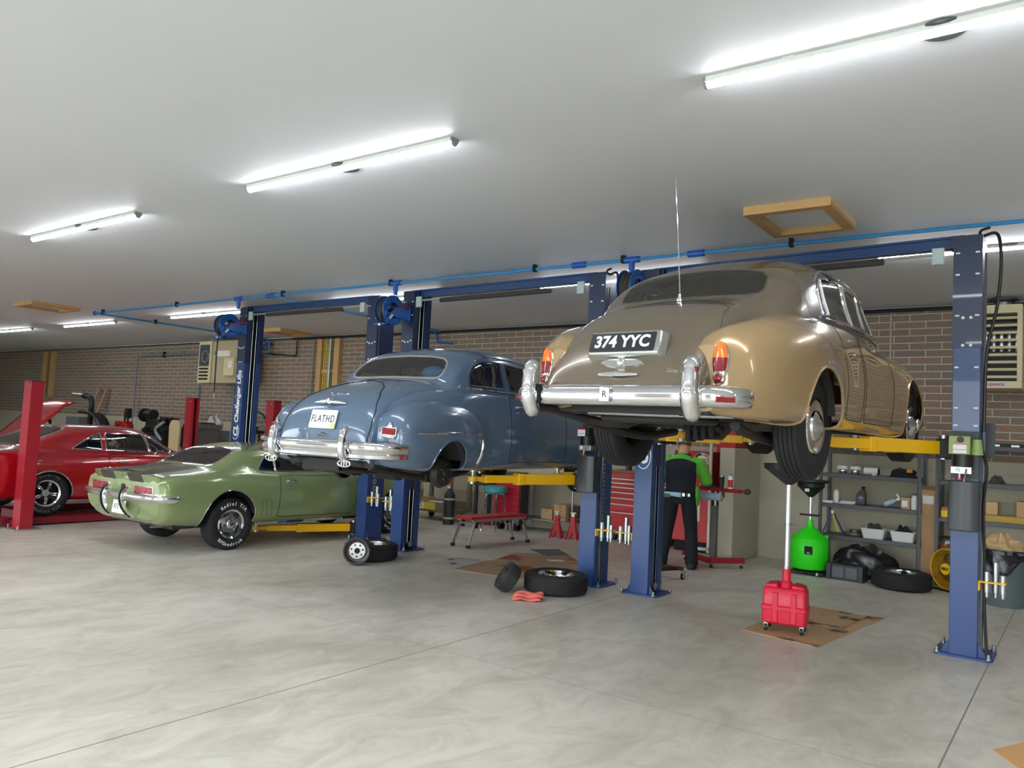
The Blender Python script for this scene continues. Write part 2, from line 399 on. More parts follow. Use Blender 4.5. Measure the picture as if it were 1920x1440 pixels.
# ------------------------------------------------------------------ blue compressed-air line
def airline():
    z = 3.70
    t = thing('air_line', 'light blue compressed-air pipe running along the ceiling over the lifts', 'pipe', (0, 7.83, z))
    MB().tube([(-16.23, 0, 0), (5.9, 0, 0)], .020, 10).build('pipe', PIPEB, t)
    MB().tube([(-16.23, 0, 0), (-16.23, 4.2, 0)], .020, 10).build('pipe', PIPEB, t)
    MB().tube([(-10.64, 0.0, 0), (-10.64, 4.2, 0)], .018, 10).build('pipe', PIPEB, t)
    MB().tube([(-16.23, 4.18, 0), (-16.23, 4.25, -.06), (-16.23, 4.25, -.3), (-19.6, 4.25, -.28), (-22.3, 4.25, -.30), (-22.31, 4.25, -.36), (-22.33, 4.25, -2.3)], .022, 8).build('drop_pipe', mat('grey_blue_pipe', (112, 132, 150), .4), t)
    MB().sph((-16.23, 0, 0), .045).build('elbow', FITB, t)
    for x in (-10.58, -4.82, -3.37):
        MB().cyl((x - .09, 0, 0), (x + .09, 0, 0), .036).build('coupling', FITB, t)
    for x in (-11.42, -7.8, -4.13):
        m = MB(); m.cyl((x - .09, 0, 0), (x + .09, 0, 0), .036).cyl((x, 0, 0), (x, 0, -.11), .034)
        m.build('tee', FITB, t)
        MB().tube([(x, 0, -.1), (x, 0, -.13)], .016, 8).build('drop', FITB, t)
        m = MB(); m.cyl((x, 0, -.12), (x, 0, -.165), .028).build('connector', FITB, t)
    for x in (-15.9, -13.27, -10.27, -7.9, -5.45, -4.24, -2.37, -0.3):
        m = MB(); m.bb((x - .022, -.03, -.03), (x + .022, .03, .058)).build('clip', MATTE, t, bevel=.006)
    for y in (1.29, 3.2):
        MB().bb((-16.26, y - .02, -.03), (-16.2, y + .02, .058)).build('clip', MATTE, t)
    for x in (-20.9,):
        MB().bb((x - .02, 4.21, -.36), (x + .02, 4.29, -.2)).build('clip', MATTE, t)
airline()
tag(MB().tube([(-33, 0, 0), (-15.5, 0, 0)], .016, 8).tube([(-15.5, 0, 0), (5.9, 0, 0)], .028, 10).build('gas_pipe', mat('black_pipe', (30, 32, 40), .4)), 'black pipe running along the top of the brick wall', 'pipe').location = (0, WY - .06, 3.715)
def wallbits():
    t = thing('branch_pipe', 'black pipe branch with blue valve on the wall beside the left blue post', 'pipe', (-16.0, WY - .06, 3.3))
    MB().tube([(.66, 0, .36), (.66, 0, .05), (.62, 0, 0), (-.4, -.05, .06)], .018, 8).build('pipe', BLK, t)
    MB().tube([(-.42, -.05, .28), (-.4, -.05, .1), (-.3, -.1, .06)], .02, 8).build('riser', FITB, t)
    m = MB(); m.cyl((-.45, -.05, .3), (-.3, -.05, .3), .05).build('valve', FITB, t)
    t = thing('wall_bracket', 'blue pipe bracket at the top of the brick wall behind the middle lift posts', 'bracket', (-10.8, WY - .06, 3.6))
    MB().tube([(-.34, 0, .12), (-.12, 0, .12), (-.09, 0, .06), (-.07, 0, -.06), (-.03, 0, -.1), (.34, 0, -.14)], .022, 8).build('pipe', FITB, t)
    m = MB(); m.sph((-.12, 0, .1), .045).build('elbow', FITB, t)
    for x, z0, l in ((-19.3, .0, 'thin grey conduit on the brick wall below the left heater'), (-17.72, .0, 'thin grey conduit on the brick wall beside the left blue post')):
        tag(MB().tube([(0, 0, 0), (0, 0, 2.6)], .018, 8).build('conduit', mat('grey_blue_pipe', (112, 132, 150), .4)), l, 'conduit').location = (x, WY - .055, z0)
    tag(MB().tube([(0, 0, 0), (0, 0, 3.68)], .016, 8).build('conduit', mat('dull_conduit', (150, 145, 134), .5)), 'thin conduit on the brick wall left of the wooden stud panel', 'conduit').location = (-14.73, WY - .055, .0)
    tag(MB().bb((-.012, -.006, 0), (.012, .006, 2.06)).build('wall_joint', mat('caulk', (176, 170, 158), .8)), 'vertical pale control joint in the brick wall behind the brown car', 'joint').location = (-2.27, WY - .004, 1.64)
    t = thing('stud_panel', 'pair of pine studs with yellow cables on the brick wall behind the blue car', 'studs', (-14.16, WY - .06, 3.67))
    for x in (-.3, .3): MB().bb((x - .075, -.05, -1.9), (x + .075, .055, 0)).build('stud', WOOD, t, bevel=.004)
    for k in range(6): MB().tube([(-.17 + .068 * k, -.0, -1.9), (-.17 + .068 * k, .0, -.02)], .011, 6).build('cable', YLAB if k != 4 else LGREY, t)
    for z in (-.75, -1.5): MB().bb((-.22, -.01, z - .04), (.22, .04, z + .04)).build('rail', WOOD, t)
    MB().tube([(.1, -.06, -1.9), (.1, -.06, -.01)], .028, 8).build('conduit', GALV, t)
    t = thing('stud_panel', 'pair of pine studs with cables on the brick wall at the far left', 'studs', (-28.1, WY - .06, 3.67))
    for x in (-.26, .27): MB().bb((x - .1, -.05, -1.5), (x + .1, .055, 0)).build('stud', WOOD, t, bevel=.004)
    for k in range(4): MB().tube([(-.1 + .07 * k, 0, -1.5), (-.1 + .07 * k, 0, -.02)], .012, 6).build('cable', WOODD, t)
    MB().bb((-.25, -.06, -1.85), (.05, .05, -1.5)).build('outlet_box', LGREY, t)
wallbits()
# ------------------------------------------------------------------ car body tools
def S(v, pts):
    return [V((p[0], v + (p[2] if len(p) > 2 else 0), p[1])) for p in pts]
def fan(sec, c):
    return [sec, [V(c)] * len(sec)]
class Shell:
    """right half of a body skin; windows, doors and arches are trimmed out of it"""
    def __init__(s): s.bm = bmesh.new(); s.out = []
    def grid(s, G):
        b = s.bm; R_ = [[b.verts.new(p) for p in r] for r in G]
        for i in range(len(R_) - 1):
            for j in range(len(R_[0]) - 1):
                try: b.faces.new((R_[i][j], R_[i][j + 1], R_[i + 1][j + 1], R_[i + 1][j]))
                except ValueError: pass
        return s
    def loft(s, st, nu=5, nv=5, cap0=None, cap1=None):
        G = loft(st, nu, nv)
        for row, c in ((0, cap0), (-1, cap1)):
            if c: s.grid([G[row], [V(c).lerp(p, .35) for p in G[row]], [V(c)] * len(G[row])])
        return s.grid(G)
    def fin(s):
        bmesh.ops.remove_doubles(s.bm, verts=s.bm.verts, dist=2e-4)
        bmesh.ops.dissolve_degenerate(s.bm, dist=1e-5, edges=s.bm.edges)
        return s
    def cut(s, poly, ax='x', test=None):
        """split the skin along a convex outline seen along axis ax; returns the faces inside"""
        i, j = {'x': (1, 2), 'y': (0, 2), 'z': (0, 1)}[ax]; b = s.bm
        P = list(poly); A = sum(P[k - 1][0] * P[k][1] - P[k][0] * P[k - 1][1] for k in range(len(P)))
        if A < 0: P.reverse()
        x0, x1 = min(p[0] for p in P), max(p[0] for p in P); y0, y1 = min(p[1] for p in P), max(p[1] for p in P)
        F = []
        for f in b.faces:
            vs = f.verts
            if max(v.co[i] for v in vs) < x0 or min(v.co[i] for v in vs) > x1 or max(v.co[j] for v in vs) < y0 or min(v.co[j] for v in vs) > y1: continue
            if test and not test(f.calc_center_median()): continue
            F.append(f)
        for k in range(len(P)):
            a, c = P[k - 1], P[k]; d = (c[0] - a[0], c[1] - a[1]); l = math.hypot(*d)
            if l < 1e-6 or not F: continue
            n = V((0, 0, 0)); n[i] = -d[1] / l; n[j] = d[0] / l; co = V((0, 0, 0)); co[i], co[j] = a
            es = {e for f in F for e in f.edges}; vv = {v for f in F for v in f.verts}
            r = bmesh.ops.bisect_plane(b, geom=F + list(es) + list(vv), dist=1e-6, plane_co=co, plane_no=n)
            cand = {g for g in r['geom'] if isinstance(g, bmesh.types.BMFace)}
            F = [f for f in cand if f.is_valid and (f.calc_center_median() - co).dot(n) > -1e-7]
        return F
    def loops(s, F, open_at_mid=True):
        fs = set(F); E = [e for f in fs for e in f.edges if sum(1 for q in e.link_faces if q in fs) == 1]
        E = [e for e in set(E) if not (open_at_mid and abs(e.verts[0].co.x) < 1e-4 and abs(e.verts[1].co.x) < 1e-4)]
        adj = {}
        for e in E:
            for a, c in (e.verts, reversed(e.verts)): adj.setdefault(a, []).append(c)
        out = []; seen = set()
        ends = [v for v in adj if len(adj[v]) == 1] + list(adj)
        for st in ends:
            if st in seen: continue
            path = [st]; seen.add(st); cur = st
            while True:
                nx = [q for q in adj[cur] if q not in seen]
                if not nx: break
                cur = nx[0]; seen.add(cur); path.append(cur)
            if len(path) > 3:
                out.append(([v.co.copy() for v in path], path[0] in adj[path[-1]]))
        return out
    def take(s, F):
        """lift faces out into their own mesh data"""
        vs = {}; v = []; f = []
        for q in F:
            idx = []
            for w in q.verts:
                if w not in vs: vs[w] = len(v); v.append(tuple(w.co))
                idx.append(vs[w])
            f.append(tuple(idx))
        bmesh.ops.delete(s.bm, geom=list(F), context='FACES')
        return v, f
    def rest(s):
        v = [tuple(x.co) for x in s.bm.verts]
        s.bm.verts.index_update()
        return v, [tuple(x.index for x in f.verts) for f in s.bm.faces]
def hitter(sh):
    """returns a function (u, w) -> point and normal where a ray from behind the car meets the skin"""
    from mathutils.bvhtree import BVHTree
    tr = BVHTree.FromBMesh(sh.bm)
    def hit(u, w, dirv=(0, 1, 0), org=None):
        o = V((abs(u), -4, w)) if org is None else V(org)
        p, n, i, d = tr.ray_cast(o, V(dirv))
        if p is None: return V((u, -1.2, w)), V((0, -1, 0))
        if n.dot(V(dirv)) > 0: n = -n
        if org is None and u < 0: p.x, n.x = -p.x, -n.x
        return p, n
    return hit
def surf_frame(hit, u, w, lift=0.0):
    """frame on the tail skin: local x across, local y up, local z outward"""
    p, n = hit(u, w); x = V((1, 0, 0)); x = (x - n * x.dot(n)).normalized(); y = n.cross(x)
    return frame(p + n * lift, x, y)
def mesh_half(name, vf, m, parent, side=0, ang=30, shrink=0.0):
    """side 0: both halves in one mesh; +1 / -1 the right / left half only"""
    v, f = vf; mb = MB()
    if side >= 0: mb.add(v, f)
    if side <= 0: mb.add([(-x, y, z) for x, y, z in v], [tuple(reversed(q)) for q in f])
    return mb.build(name, m, parent, ang=ang)
def trim(name, loops, r, m, parent, side=0, n=6):
    mb = MB(); sep = side == 0 and all(min(p.x for p in P) > .02 for P, cl in loops)
    for sg in ((1, -1) if side == 0 else (side,)):
        for P, cl in loops: mb.tube([(sg * p.x, p.y, p.z) for p in P], r, n, closed=cl)
        if sep and mb.f: mb.build(name, m, parent); mb = MB()
    if mb.f: return mb.build(name, m, parent)
SEAM = mat('panel_gap', (14, 14, 15), .7)
def tyre(t, c, ax, R_=.37, wd=.19, rim=.205, ribs=5, wall=None, name='tyre', parent=None):
    """c centre, ax outward axle direction"""
    h = wd / 2; pr = [(rim, -h * .75), (rim + .02, -h * .92), ((rim + R_) / 2, -h * 1.06), (R_ - .025, -h * .93), (R_ - .006, -h * .78)]
    for k in range(ribs):
        x0 = -h * .78 + 2 * h * .78 * k / ribs; x1 = -h * .78 + 2 * h * .78 * (k + 1) / ribs
        if k: pr += [(R_ - .009, x0 + .0025), (R_, x0 + .0035)]
        pr += [(R_ + .002, (x0 + x1) / 2), (R_, x1 - .0035)]
        if k < ribs - 1: pr += [(R_ - .009, x1 - .0025)]
    pr += [(R_ - .006, h * .78), (R_ - .025, h * .93), ((rim + R_) / 2, h * 1.06), (rim + .02, h * .92), (rim, h * .75), (rim - .012, h * .5), (rim - .012, -h * .5), (rim, -h * .75)]
    return MB().lathe(pr, c, ax, 56).build(name, RUB, t, ang=50)
def wheel(parent, c, ax, R_=.37, wd=.19, style='steel', spin=0, ribs=5, rimr=.205, hubcol=None):
    """a wheel part with tyre, rim and cap as sub-parts"""
    h = wd / 2
    t = tyre(parent, c, ax, R_, wd, rimr, ribs, name='wheel')
    c = V(c); ax = V(ax).normalized(); u = ax.orthogonal().normalized(); w = ax.cross(u)
    def P(r, a, d): return c + ax * d + (u * math.cos(a) + w * math.sin(a)) * r
    rr = rimr
    if style == 'disc':
        m = MB().lathe([(rr + .004, h * .8), (rr - .006, h * .88), (rr - .02, h * .78), (rr - .045, h * .55), (rr - .075, h * .62), (rr - .09, h * .80), (.115, h * .86), (.0, h * .86)], c, ax, 40)
        m.build('rim', hubcol or mat('wheel_taupe', (160, 138, 122), .3, coat=.5), t)
        MB().lathe([(.118, h * .86), (.112, h * 1.0), (.085, h * 1.16), (.06, h * 1.2), (.045, h * 1.3), (.02, h * 1.36), (0, h * 1.37)], c, ax, 36).build('hubcap', CHROME, t)
        MB().lathe([(rr + .004, h * .8), (rr - .004, h * .93), (rr - .016, h * .90)], c, ax, 40).build('trim_ring', CHROME, t)
    elif style == 'rally':
        MB().lathe([(rr + .004, h * .8), (rr - .006, h * .92), (rr - .03, h * .80), (rr - .045, h * .35), (rr - .05, h * .3)], c, ax, 48).build('trim_ring', CHROME, t)
        MB().lathe([(rr - .048, h * .3), (rr - .06, h * .42), (.095, h * .62), (.07, h * .5), (.0, h * .5)], c, ax, 40).build('rim', mat('rally_silver', (128, 128, 126), .38, .7), t)
        for k in range(5):
            a = 2 * PI * k / 5 + spin
            MB().grid([[P(r, a + da, h * (.45 + (rr - .06 - r) * 2.2) + .002) for da in (-.34, -.2, 0, .2, .34)] for r in (.118, .138)]).build('slot', MATTE, t)
        MB().lathe([(.062, h * .5), (.06, h * .8), (.05, h * .9), (.036, h * .92), (.03, h * 1.02), (0, h * 1.04)], c, ax, 30).build('hubcap', CHROME, t)
        m = MB()
        for k in range(5):
            a = 2 * PI * k / 5; m.cyl(P(.082, a, h * .5), P(.082, a, h * .66), .009, n=8)
        m.build('lug_nuts', CHROME, t)
    elif style == 'magnum':
        MB().lathe([(rr + .004, h * .8), (rr - .006, h * .92), (rr - .028, h * .8), (rr - .038, h * .2), (rr - .04, -h * .5)], c, ax, 48).build('trim_ring', CHROME, t)
        MB().lathe([(rr - .04, -h * .4), (0, -h * .4)], c, ax, 40).build('rim', MATTE, t)
        m = MB()
        for k in range(5):
            a = 2 * PI * k / 5 + spin
            m.grid([[P(r, a + da * (.034 / r), h * q + (.014 if da == 0 else 0)) for da in (-.62, -.3, 0, .3, .62)] for r, q in ((.045, .55), (.09, .6), (.135, .42), (rr - .035, .2))])
        m.build('spoke', CHROME, t)
        MB().lathe([(.05, h * .5), (.048, h * .75), (.03, h * .8), (0, h * .82)], c, ax, 28).build('hubcap', LGREY, t)
    elif style == 'open':
        m = MB().lathe([(rr + .003, h * .8), (rr - .004, h * .9), (rr - .02, h * .6), (rr - .035, h * .1), (.1, h * .05), (.09, h * .25), (.075, h * .25), (.07, h * .05), (.04, h * .05), (.04, -h * .3), (0, -h * .3)], c, ax, 40)
        m.build('rim', CHROME, t)
        m = MB()
        for k in range(8):
            a = 2 * PI * k / 8; m.box(P(.125, a, h * .1), (.03, .03, .016))
        m.build('lug', STEEL, t)
    return t
def ring_text(s, r, a0, da, size, m, parent, c, ax, d, name='lettering', flip=False):
    """raised white lettering round a sidewall; angles from straight up, clockwise seen from outside"""
    c = V(c); ax = V(ax).normalized(); up = V((0, 0, 1)); rt = up.cross(ax)
    mb = MB()
    for k, ch in enumerate(s):
        if ch == ' ': continue
        a = R(a0 + da * k); rad = rt * math.sin(a) + up * math.cos(a); tan = rt * math.cos(a) - up * math.sin(a)
        if flip: rad2, tan2 = -rad, -tan
        else: rad2, tan2 = rad, tan
        o = text(ch, size, 'tmp', m, None, frame(c + rad * r + ax * d, tan2, rad2), .001, bold=.0022)
        mb.add([tuple(v.co) for v in o.data.vertices], [tuple(p.vertices) for p in o.data.polygons]); bpy.data.objects.remove(o)
    return mb.build(name, m, parent)
def well(parent, c, r, x0, x1, name='wheel_well', m=DARK):
    """dark inner arch: half drum above the wheel, both ends"""
    mb = MB(); prof = circ(c, r, 22, 8, 172)
    mb.grid([[(x0, p[0], p[1]) for p in prof], [(x1, p[0], p[1]) for p in prof]])
    b = len(mb.v); n = len(prof)
    mb.add([(x0, p[0], p[1]) for p in prof], [tuple(range(n))])
    return mb.build(name, m, parent)
def seat(mb, c, w, d=.5, h=.55, tilt=.15):
    """bench: cushion and back"""
    x, y, z = c
    mb.box((x, y, z), (w, d, .16)); mb.box((x, y - d / 2 - .03, z + h / 2), (w, .14, h), rx=tilt)
def swheel(c, r, parent, m=BLK, tilt=R(65)):
    mb = MB(); c = V(c); q = MX.Rotation(tilt, 4, 'X')
    mb.tube([c + q @ V((r * math.cos(2 * PI * k / 28), r * math.sin(2 * PI * k / 28), 0)) for k in range(28)], .012, 7, closed=True)
    for a in (0, 120, 240): mb.tube([c, c + q @ V((r * math.cos(R(a + 90)), r * math.sin(R(a + 90)), 0))], .01, 6)
    mb.tube([c, c + q @ V((0, 0, -.35))], .02, 8)
    return mb.build('steering_wheel', m, parent)
# ------------------------------------------------------------------ cream and brown saloon on the right lift
def brown_car():
    SAND = mat('sand_paint', (178, 148, 106), .22, .25, coat=1.0); BROWN = mat('brown_paint', (118, 105, 88), .24, .25, coat=1.0)
    t = thing('classic_car', 'big vintage saloon in brown over sand paint, raised on the right blue lift', 'car', (-2.41, 5.97, 1.475), R(-2.5)); t.scale = (.955, 1, 1)
    # lower skin with fenders
    lo = Shell()
    lo.loft([
        S(-1.30, [(.45, .42), (.62, .41), (.70, .5), (.72, .62), (.70, .74), (.62, .82), (.48, .80)]),
        S(-1.19, [(.5, .40), (.78, .39), (.84, .50), (.85, .66), (.80, .84), (.66, .93), (.47, .88)]),
        S(-.95, [(.55, .39), (.90, .385), (.945, .52), (.95, .72), (.90, .92), (.74, 1.02), (.50, .96)]),
        S(-.55, [(.55, .385), (.95, .385), (1.0, .55), (1.0, .77), (.95, 1.0), (.80, 1.11), (.54, 1.07)]),
        S(-.1, [(.6, .385), (.97, .385), (1.015, .58), (1.01, .80), (.955, 1.05), (.83, 1.16), (.60, 1.15)]),
        S(.35, [(.6, .385), (.95, .385), (1.0, .58), (1.0, .80), (.94, 1.04), (.85, 1.165), (.66, 1.19)]),
        S(.8, [(.6, .385), (.92, .385), (.965, .56), (.97, .79), (.925, 1.02), (.85, 1.175), (.70, 1.19)]),
        S(1.5, [(.6, .385), (.91, .385), (.955, .56), (.965, .77), (.92, .98), (.835, 1.12), (.66, 1.17)]),
        S(2.1, [(.6, .385), (.91, .385), (.96, .56), (.97, .78), (.93, 1.0), (.80, 1.12), (.52, 1.14)]),
        S(2.7, [(.6, .39), (.91, .39), (.97, .56), (.97, .80), (.92, 1.0), (.78, 1.12), (.45, 1.12)]),
        S(3.1, [(.6, .42), (.88, .42), (.95, .56), (.955, .76), (.90, .92), (.76, 1.02), (.45, 1.05)]),
        S(3.45, [(.5, .48), (.76, .48), (.84, .58), (.85, .70), (.80, .80), (.68, .86), (.45, .92)])],
        6, 6, cap0=(.55, -1.33, .6), cap1=(.5, 3.55, .7))
    lo.fin(); hlo = hitter(lo)
    side = lambda c: c.x > .5
    ra = lo.cut([(-.58, .30)] + circ((-.19, .40), .385, 22, 180, 0) + [(.20, .30)], 'x', side)
    la = lo.loops(ra); lo.take(ra)
    fa = lo.cut(circ((2.72, .55), .40, 26), 'x', side); lfa = lo.loops(fa); lo.take(fa)
    rd = lo.cut(rpoly([(.30, .44), (.86, .44), (.90, 1.16), (.30, 1.16)], .06), 'x', lambda c: c.x > .75)
    ld = lo.loops(rd); rdoor = lo.take(rd)
    fd = lo.cut(rpoly([(.93, .44), (1.86, .44), (1.86, 1.10), (.95, 1.15)], .06), 'x', lambda c: c.x > .75)
    lf = lo.loops(fd); fdoor = lo.take(fd)
    mesh_half('fenders_and_sills', lo.rest(), SAND, t)
    for sg in (1, -1):
        d = mesh_half('rear_door', rdoor, SAND, t, sg); trim('door_gap', ld, .003, SEAM, d, sg)
        d2 = mesh_half('front_door', fdoor, SAND, t, sg); trim('door_gap', lf, .003, SEAM, d2, sg)
        for q, y in ((d, .36), (d2, 1.05)):
            m = MB(); m.tube([(sg * .97, y, 1.035), (sg * .99, y + .02, 1.04), (sg * .99, y + .13, 1.04), (sg * .97, y + .15, 1.035)], .011, 8); m.build('door_handle', CHROME, q)
    trim('arch_lip', la, .011, SAND, t); trim('arch_lip', lfa, .010, SAND, t)
    # upper skin: boot, cabin, bonnet
    up = Shell()
    up.loft([
        S(-1.47, [(.60, .42), (.595, .47), (.58, .51), (.53, .545), (.42, .565), (.22, .578), (0, .58)]),
        S(-1.40, [(.62, .42), (.61, .55), (.59, .62), (.54, .67), (.42, .71), (.22, .73), (0, .735)]),
        S(-1.24, [(.64, .45), (.63, .69), (.605, .78), (.56, .85), (.44, .905), (.23, .935), (0, .94)]),
        S(-.97, [(.66, .5), (.65, .87), (.625, .96), (.58, 1.04), (.46, 1.095), (.24, 1.128), (0, 1.135)]),
        S(-.65, [(.70, .6), (.69, 1.0), (.665, 1.08), (.62, 1.155), (.49, 1.20), (.26, 1.228), (0, 1.235)]),
        S(-.50, [(.79, .7), (.785, 1.06), (.765, 1.14), (.71, 1.225), (.56, 1.262), (.3, 1.286), (0, 1.292)]),
        S(-.30, [(.84, .8), (.835, 1.11), (.82, 1.23), (.775, 1.345), (.63, 1.43), (.34, 1.475), (0, 1.487)]),
        S(-.08, [(.86, .9), (.85, 1.16), (.82, 1.31), (.785, 1.43), (.66, 1.53), (.36, 1.58), (0, 1.592)]),
        S(.27, [(.86, .9), (.845, 1.18), (.80, 1.37), (.765, 1.525), (.64, 1.63), (.36, 1.695), (0, 1.71)]),
        S(.85, [(.86, .9), (.845, 1.19), (.79, 1.39), (.745, 1.57), (.62, 1.68), (.35, 1.75), (0, 1.765)]),
        S(1.3, [(.86, .9), (.84, 1.19), (.78, 1.39), (.725, 1.56), (.58, 1.675), (.32, 1.745), (0, 1.76)]),
        S(1.62, [(.85, .9), (.825, 1.19), (.76, 1.38), (.70, 1.53), (.56, 1.645), (.31, 1.705), (0, 1.72)]),
        S(1.85, [(.83, .9), (.80, 1.18), (.735, 1.30), (.67, 1.40), (.53, 1.46), (.3, 1.50), (0, 1.51)]),
        S(2.1, [(.78, .9), (.74, 1.14), (.68, 1.18), (.60, 1.21), (.46, 1.225), (.25, 1.235), (0, 1.24)]),
        S(2.6, [(.64, .9), (.6, 1.08), (.55, 1.14), (.48, 1.18), (.36, 1.2), (.2, 1.215), (0, 1.22)]),
        S(3.45, [(.5, .8), (.46, 1.0), (.42, 1.05), (.36, 1.10), (.28, 1.12), (.15, 1.135), (0, 1.14)])],
        6, 6, cap0=(0, -1.475, .44), cap1=(0, 3.5, .8))
    up.fin(); hup = hitter(up)
    rw = rpoly([(-.02, 1.315), (.58, 1.325, .06), (.55, 1.50, .14), (.30, 1.575, .2), (-.02, 1.59)], .001)
    bw = up.cut([(0, 1.278), (.25, 1.276), (.50, 1.272), (.575, 1.286), (.60, 1.33), (.585, 1.43), (.53, 1.48), (.42, 1.52), (.2, 1.545), (0, 1.55)], 'y', lambda c: c.y < .6 and c.z > 1.262)
    lb = up.loops(bw); bwin = up.take(bw)
    ws = up.cut(rpoly([(0, 1.27), (.66, 1.24), (.56, 1.58), (0, 1.66)], .05), 'y', lambda c: c.y > 1.55)
    lw = up.loops(ws); wsh = up.take(ws)
    sd = lambda c: c.x > .62
    wins = []
    for nm, poly in (('quarter_glass', rpoly([(.17, 1.215), (.30, 1.222), (.22, 1.50), (.15, 1.42)], .02)),
                     ('rear_door_glass', rpoly([(.335, 1.222), (.87, 1.235), (.80, 1.555), (.50, 1.56), (.26, 1.515)], .03)),
                     ('front_door_glass', rpoly([(.95, 1.235), (1.33, 1.245), (1.33, 1.545), (.89, 1.56)], .03)),
                     ('vent_glass', rpoly([(1.36, 1.245), (1.80, 1.245), (1.56, 1.50), (1.36, 1.54)], .03))):
        F = up.cut(poly, 'x', sd); L = up.loops(F); wins.append((nm, up.take(F), L))
    # boot lid
    bl = up.cut([(-.6, .50), (.54, .50), (.575, .56), (.59, .80), (.575, .98), (.52, 1.13), (.42, 1.19), (.25, 1.22), (0, 1.23), (-.6, 1.23)], 'y', lambda c: c.y < -.4)
    lbl = up.loops(bl); lid = up.take(bl)
    body = mesh_half('upper_body', up.rest(), BROWN, t)
    b = mesh_half('boot_lid', lid, BROWN, t); trim('lid_gap', lbl, .002, SEAM, b)
    g = mesh_half('rear_window', bwin, GLASS, t); trim('window_seal', lb, .007, mat('brown_seal', (86, 76, 64), .4), g)
    g = mesh_half('windscreen', wsh, GLASS, t); trim('screen_trim', lw, .009, CHROME, g)
    for nm, vf, L in wins:
        for sg in (1, -1):
            g = mesh_half(nm, vf, GLASS, t, sg); trim('window_trim', L, .012, CHROME, g, sg)
    # chrome waist line and drip rail
    for sg in (1, -1):
        MB().tube([(sg * a, b_, c_) for a, b_, c_ in cr([(.795, -.12, 1.165), (.84, .10, 1.185), (.862, .45, 1.195), (.862, .95, 1.205), (.855, 1.4, 1.205), (.83, 1.75, 1.20), (.79, 1.95, 1.18)], 6)], .014, 7).build('waist_trim', CHROME, t)
        MB().tube([(sg * a, b_, c_) for a, b_, c_ in cr([(.80, .08, 1.25), (.785, .10, 1.42), (.765, .24, 1.555), (.752, .55, 1.605), (.752, 1.0, 1.61), (.74, 1.4, 1.58), (.715, 1.62, 1.52), (.74, 1.82, 1.33)], 6)], .010, 6).build('drip_rail', CHROME, t)
    # bumper with overriders
    bp = []
    for v, yo in ((0, -1.50), (.36, -1.50), (.60, -1.485), (.73, -1.45), (.80, -1.39), (.83, -1.31), (.84, -1.22)): bp.append((v, yo))
    P = cr([(-x, y, 0) for x, y in bp[::-1]][:-1] + [(x, y, 0) for x, y in bp], 4)
    prof = [(.0, -.068), (.045, -.06), (.062, -.03), (.066, 0), (.06, .03), (.04, .055), (.0, .066), (-.012, .05), (-.012, -.05)]
    G = []
    for i, p in enumerate(P):
        d = (P[min(i + 1, len(P) - 1)] - P[max(i - 1, 0)]).normalized(); nrm = V((d.y, -d.x, 0))
        e = min(1, (1.0 - abs(i / (len(P) - 1) * 2 - 1)) * 9 + .35)
        G.append([p + nrm * a * e + V((0, 0, .49 + h * e)) for a, h in prof + prof[:1]])
    bm_ = MB().grid(G); bm_.add(G[0], [tuple(range(len(G[0])))]).add(G[-1], [tuple(range(len(G[-1])))])
    bump = bm_.build('rear_bumper', CHROME, t, ang=60)
    for sg in (1, -1):
        q = cr([(sg * .62, -1.52, .345), (sg * .62, -1.56, .42), (sg * .62, -1.585, .50), (sg * .62, -1.58, .58), (sg * .62, -1.565, .66), (sg * .62, -1.53, .705)], 5)
        n = len(q); rr = [.05 + .016 * math.sin(PI * (1 - i / (n - 1))) for i in range(n)]
        rr[0] = .03; rr[1] = .045; rr[-1] = .03; rr[-2] = .046; rr = [r * (.85 if .4 < i / n < .75 else 1) for i, r in enumerate(rr)]
        m = MB().tube(q, rr, 14); m.build('overrider', CHROME, bump, ang=70)
        MB().bb((sg * .56 - .004, -1.575, .425), (sg * .56 + .004, -1.44, .555)).build('rubber_strip', MATTE, bump)
        MB().bb((sg * .62 + sg * .02, -1.605, .62), (sg * .62 + sg * .052, -1.57, .655)).build('reflector', REDL, bump, bevel=.005)
        MB().box((sg * .80, -1.47, .47), (.12, .03, .035), rz=sg * .65).build('reflector', REDL, bump, bevel=.006)
    MB().bb((-.035, -1.585, .44), (.045, -1.55, .535)).build('badge', STEEL, bump, bevel=.004)
    text('R', .06, 'monogram', BLK, bump, frame((.005, -1.586, .488), (1, 0, 0), (0, 0, 1)), .001)
    # number plate: housing and characters
    px = V((1, 0, 0)); q0 = hup(.04, .845)[0]; q1 = hup(.04, .77)[0]; q0 = (q0 + q1) / 2
    mfr = frame(V((.04, q0.y - .055, .832)), px, V((0, .36, 1)))
    m = MB(); m.M = mfr; m.box((0, 0, -.018), (.60, .19, .075), taper=.9)
    h = m.build('plate_housing', mat('satin_silver', (190, 190, 186), .25, .8), t, bevel=.015)
    m = MB(); m.M = mfr @ MX.Translation((-.012, 0, .018)); m.prism(rpoly([(-.252, -.066), (.252, -.066), (.252, .066), (-.252, .066)], .012), 0, .005)
    pl = m.build('number_plate', mat('plate_black', (38, 40, 46), .4), h)
    text('374 YYC', .116, 'plate_characters', mat('plate_white', (235, 235, 235), .5), pl, mfr @ MX.Translation((-.012, 0, .0245)), .001, bold=.004, spacing=1.0)
    # boot handle, wing badge, script
    m = MB(); m.M = surf_frame(hup, .03, .70)
    m.sph((0, 0, .01), .035, sc=(1, 1, .9)); m.box((-.0, .0, .012), (.05, .085, .03)); m.prism([(.16 * math.cos(R(a)), .03 * math.sin(R(a))) for a in range(0, 360, 15)], 0, .012)
    m.build('boot_lamp', CHROME, t)
    m = MB(); m.M = surf_frame(hup, .03, .615)
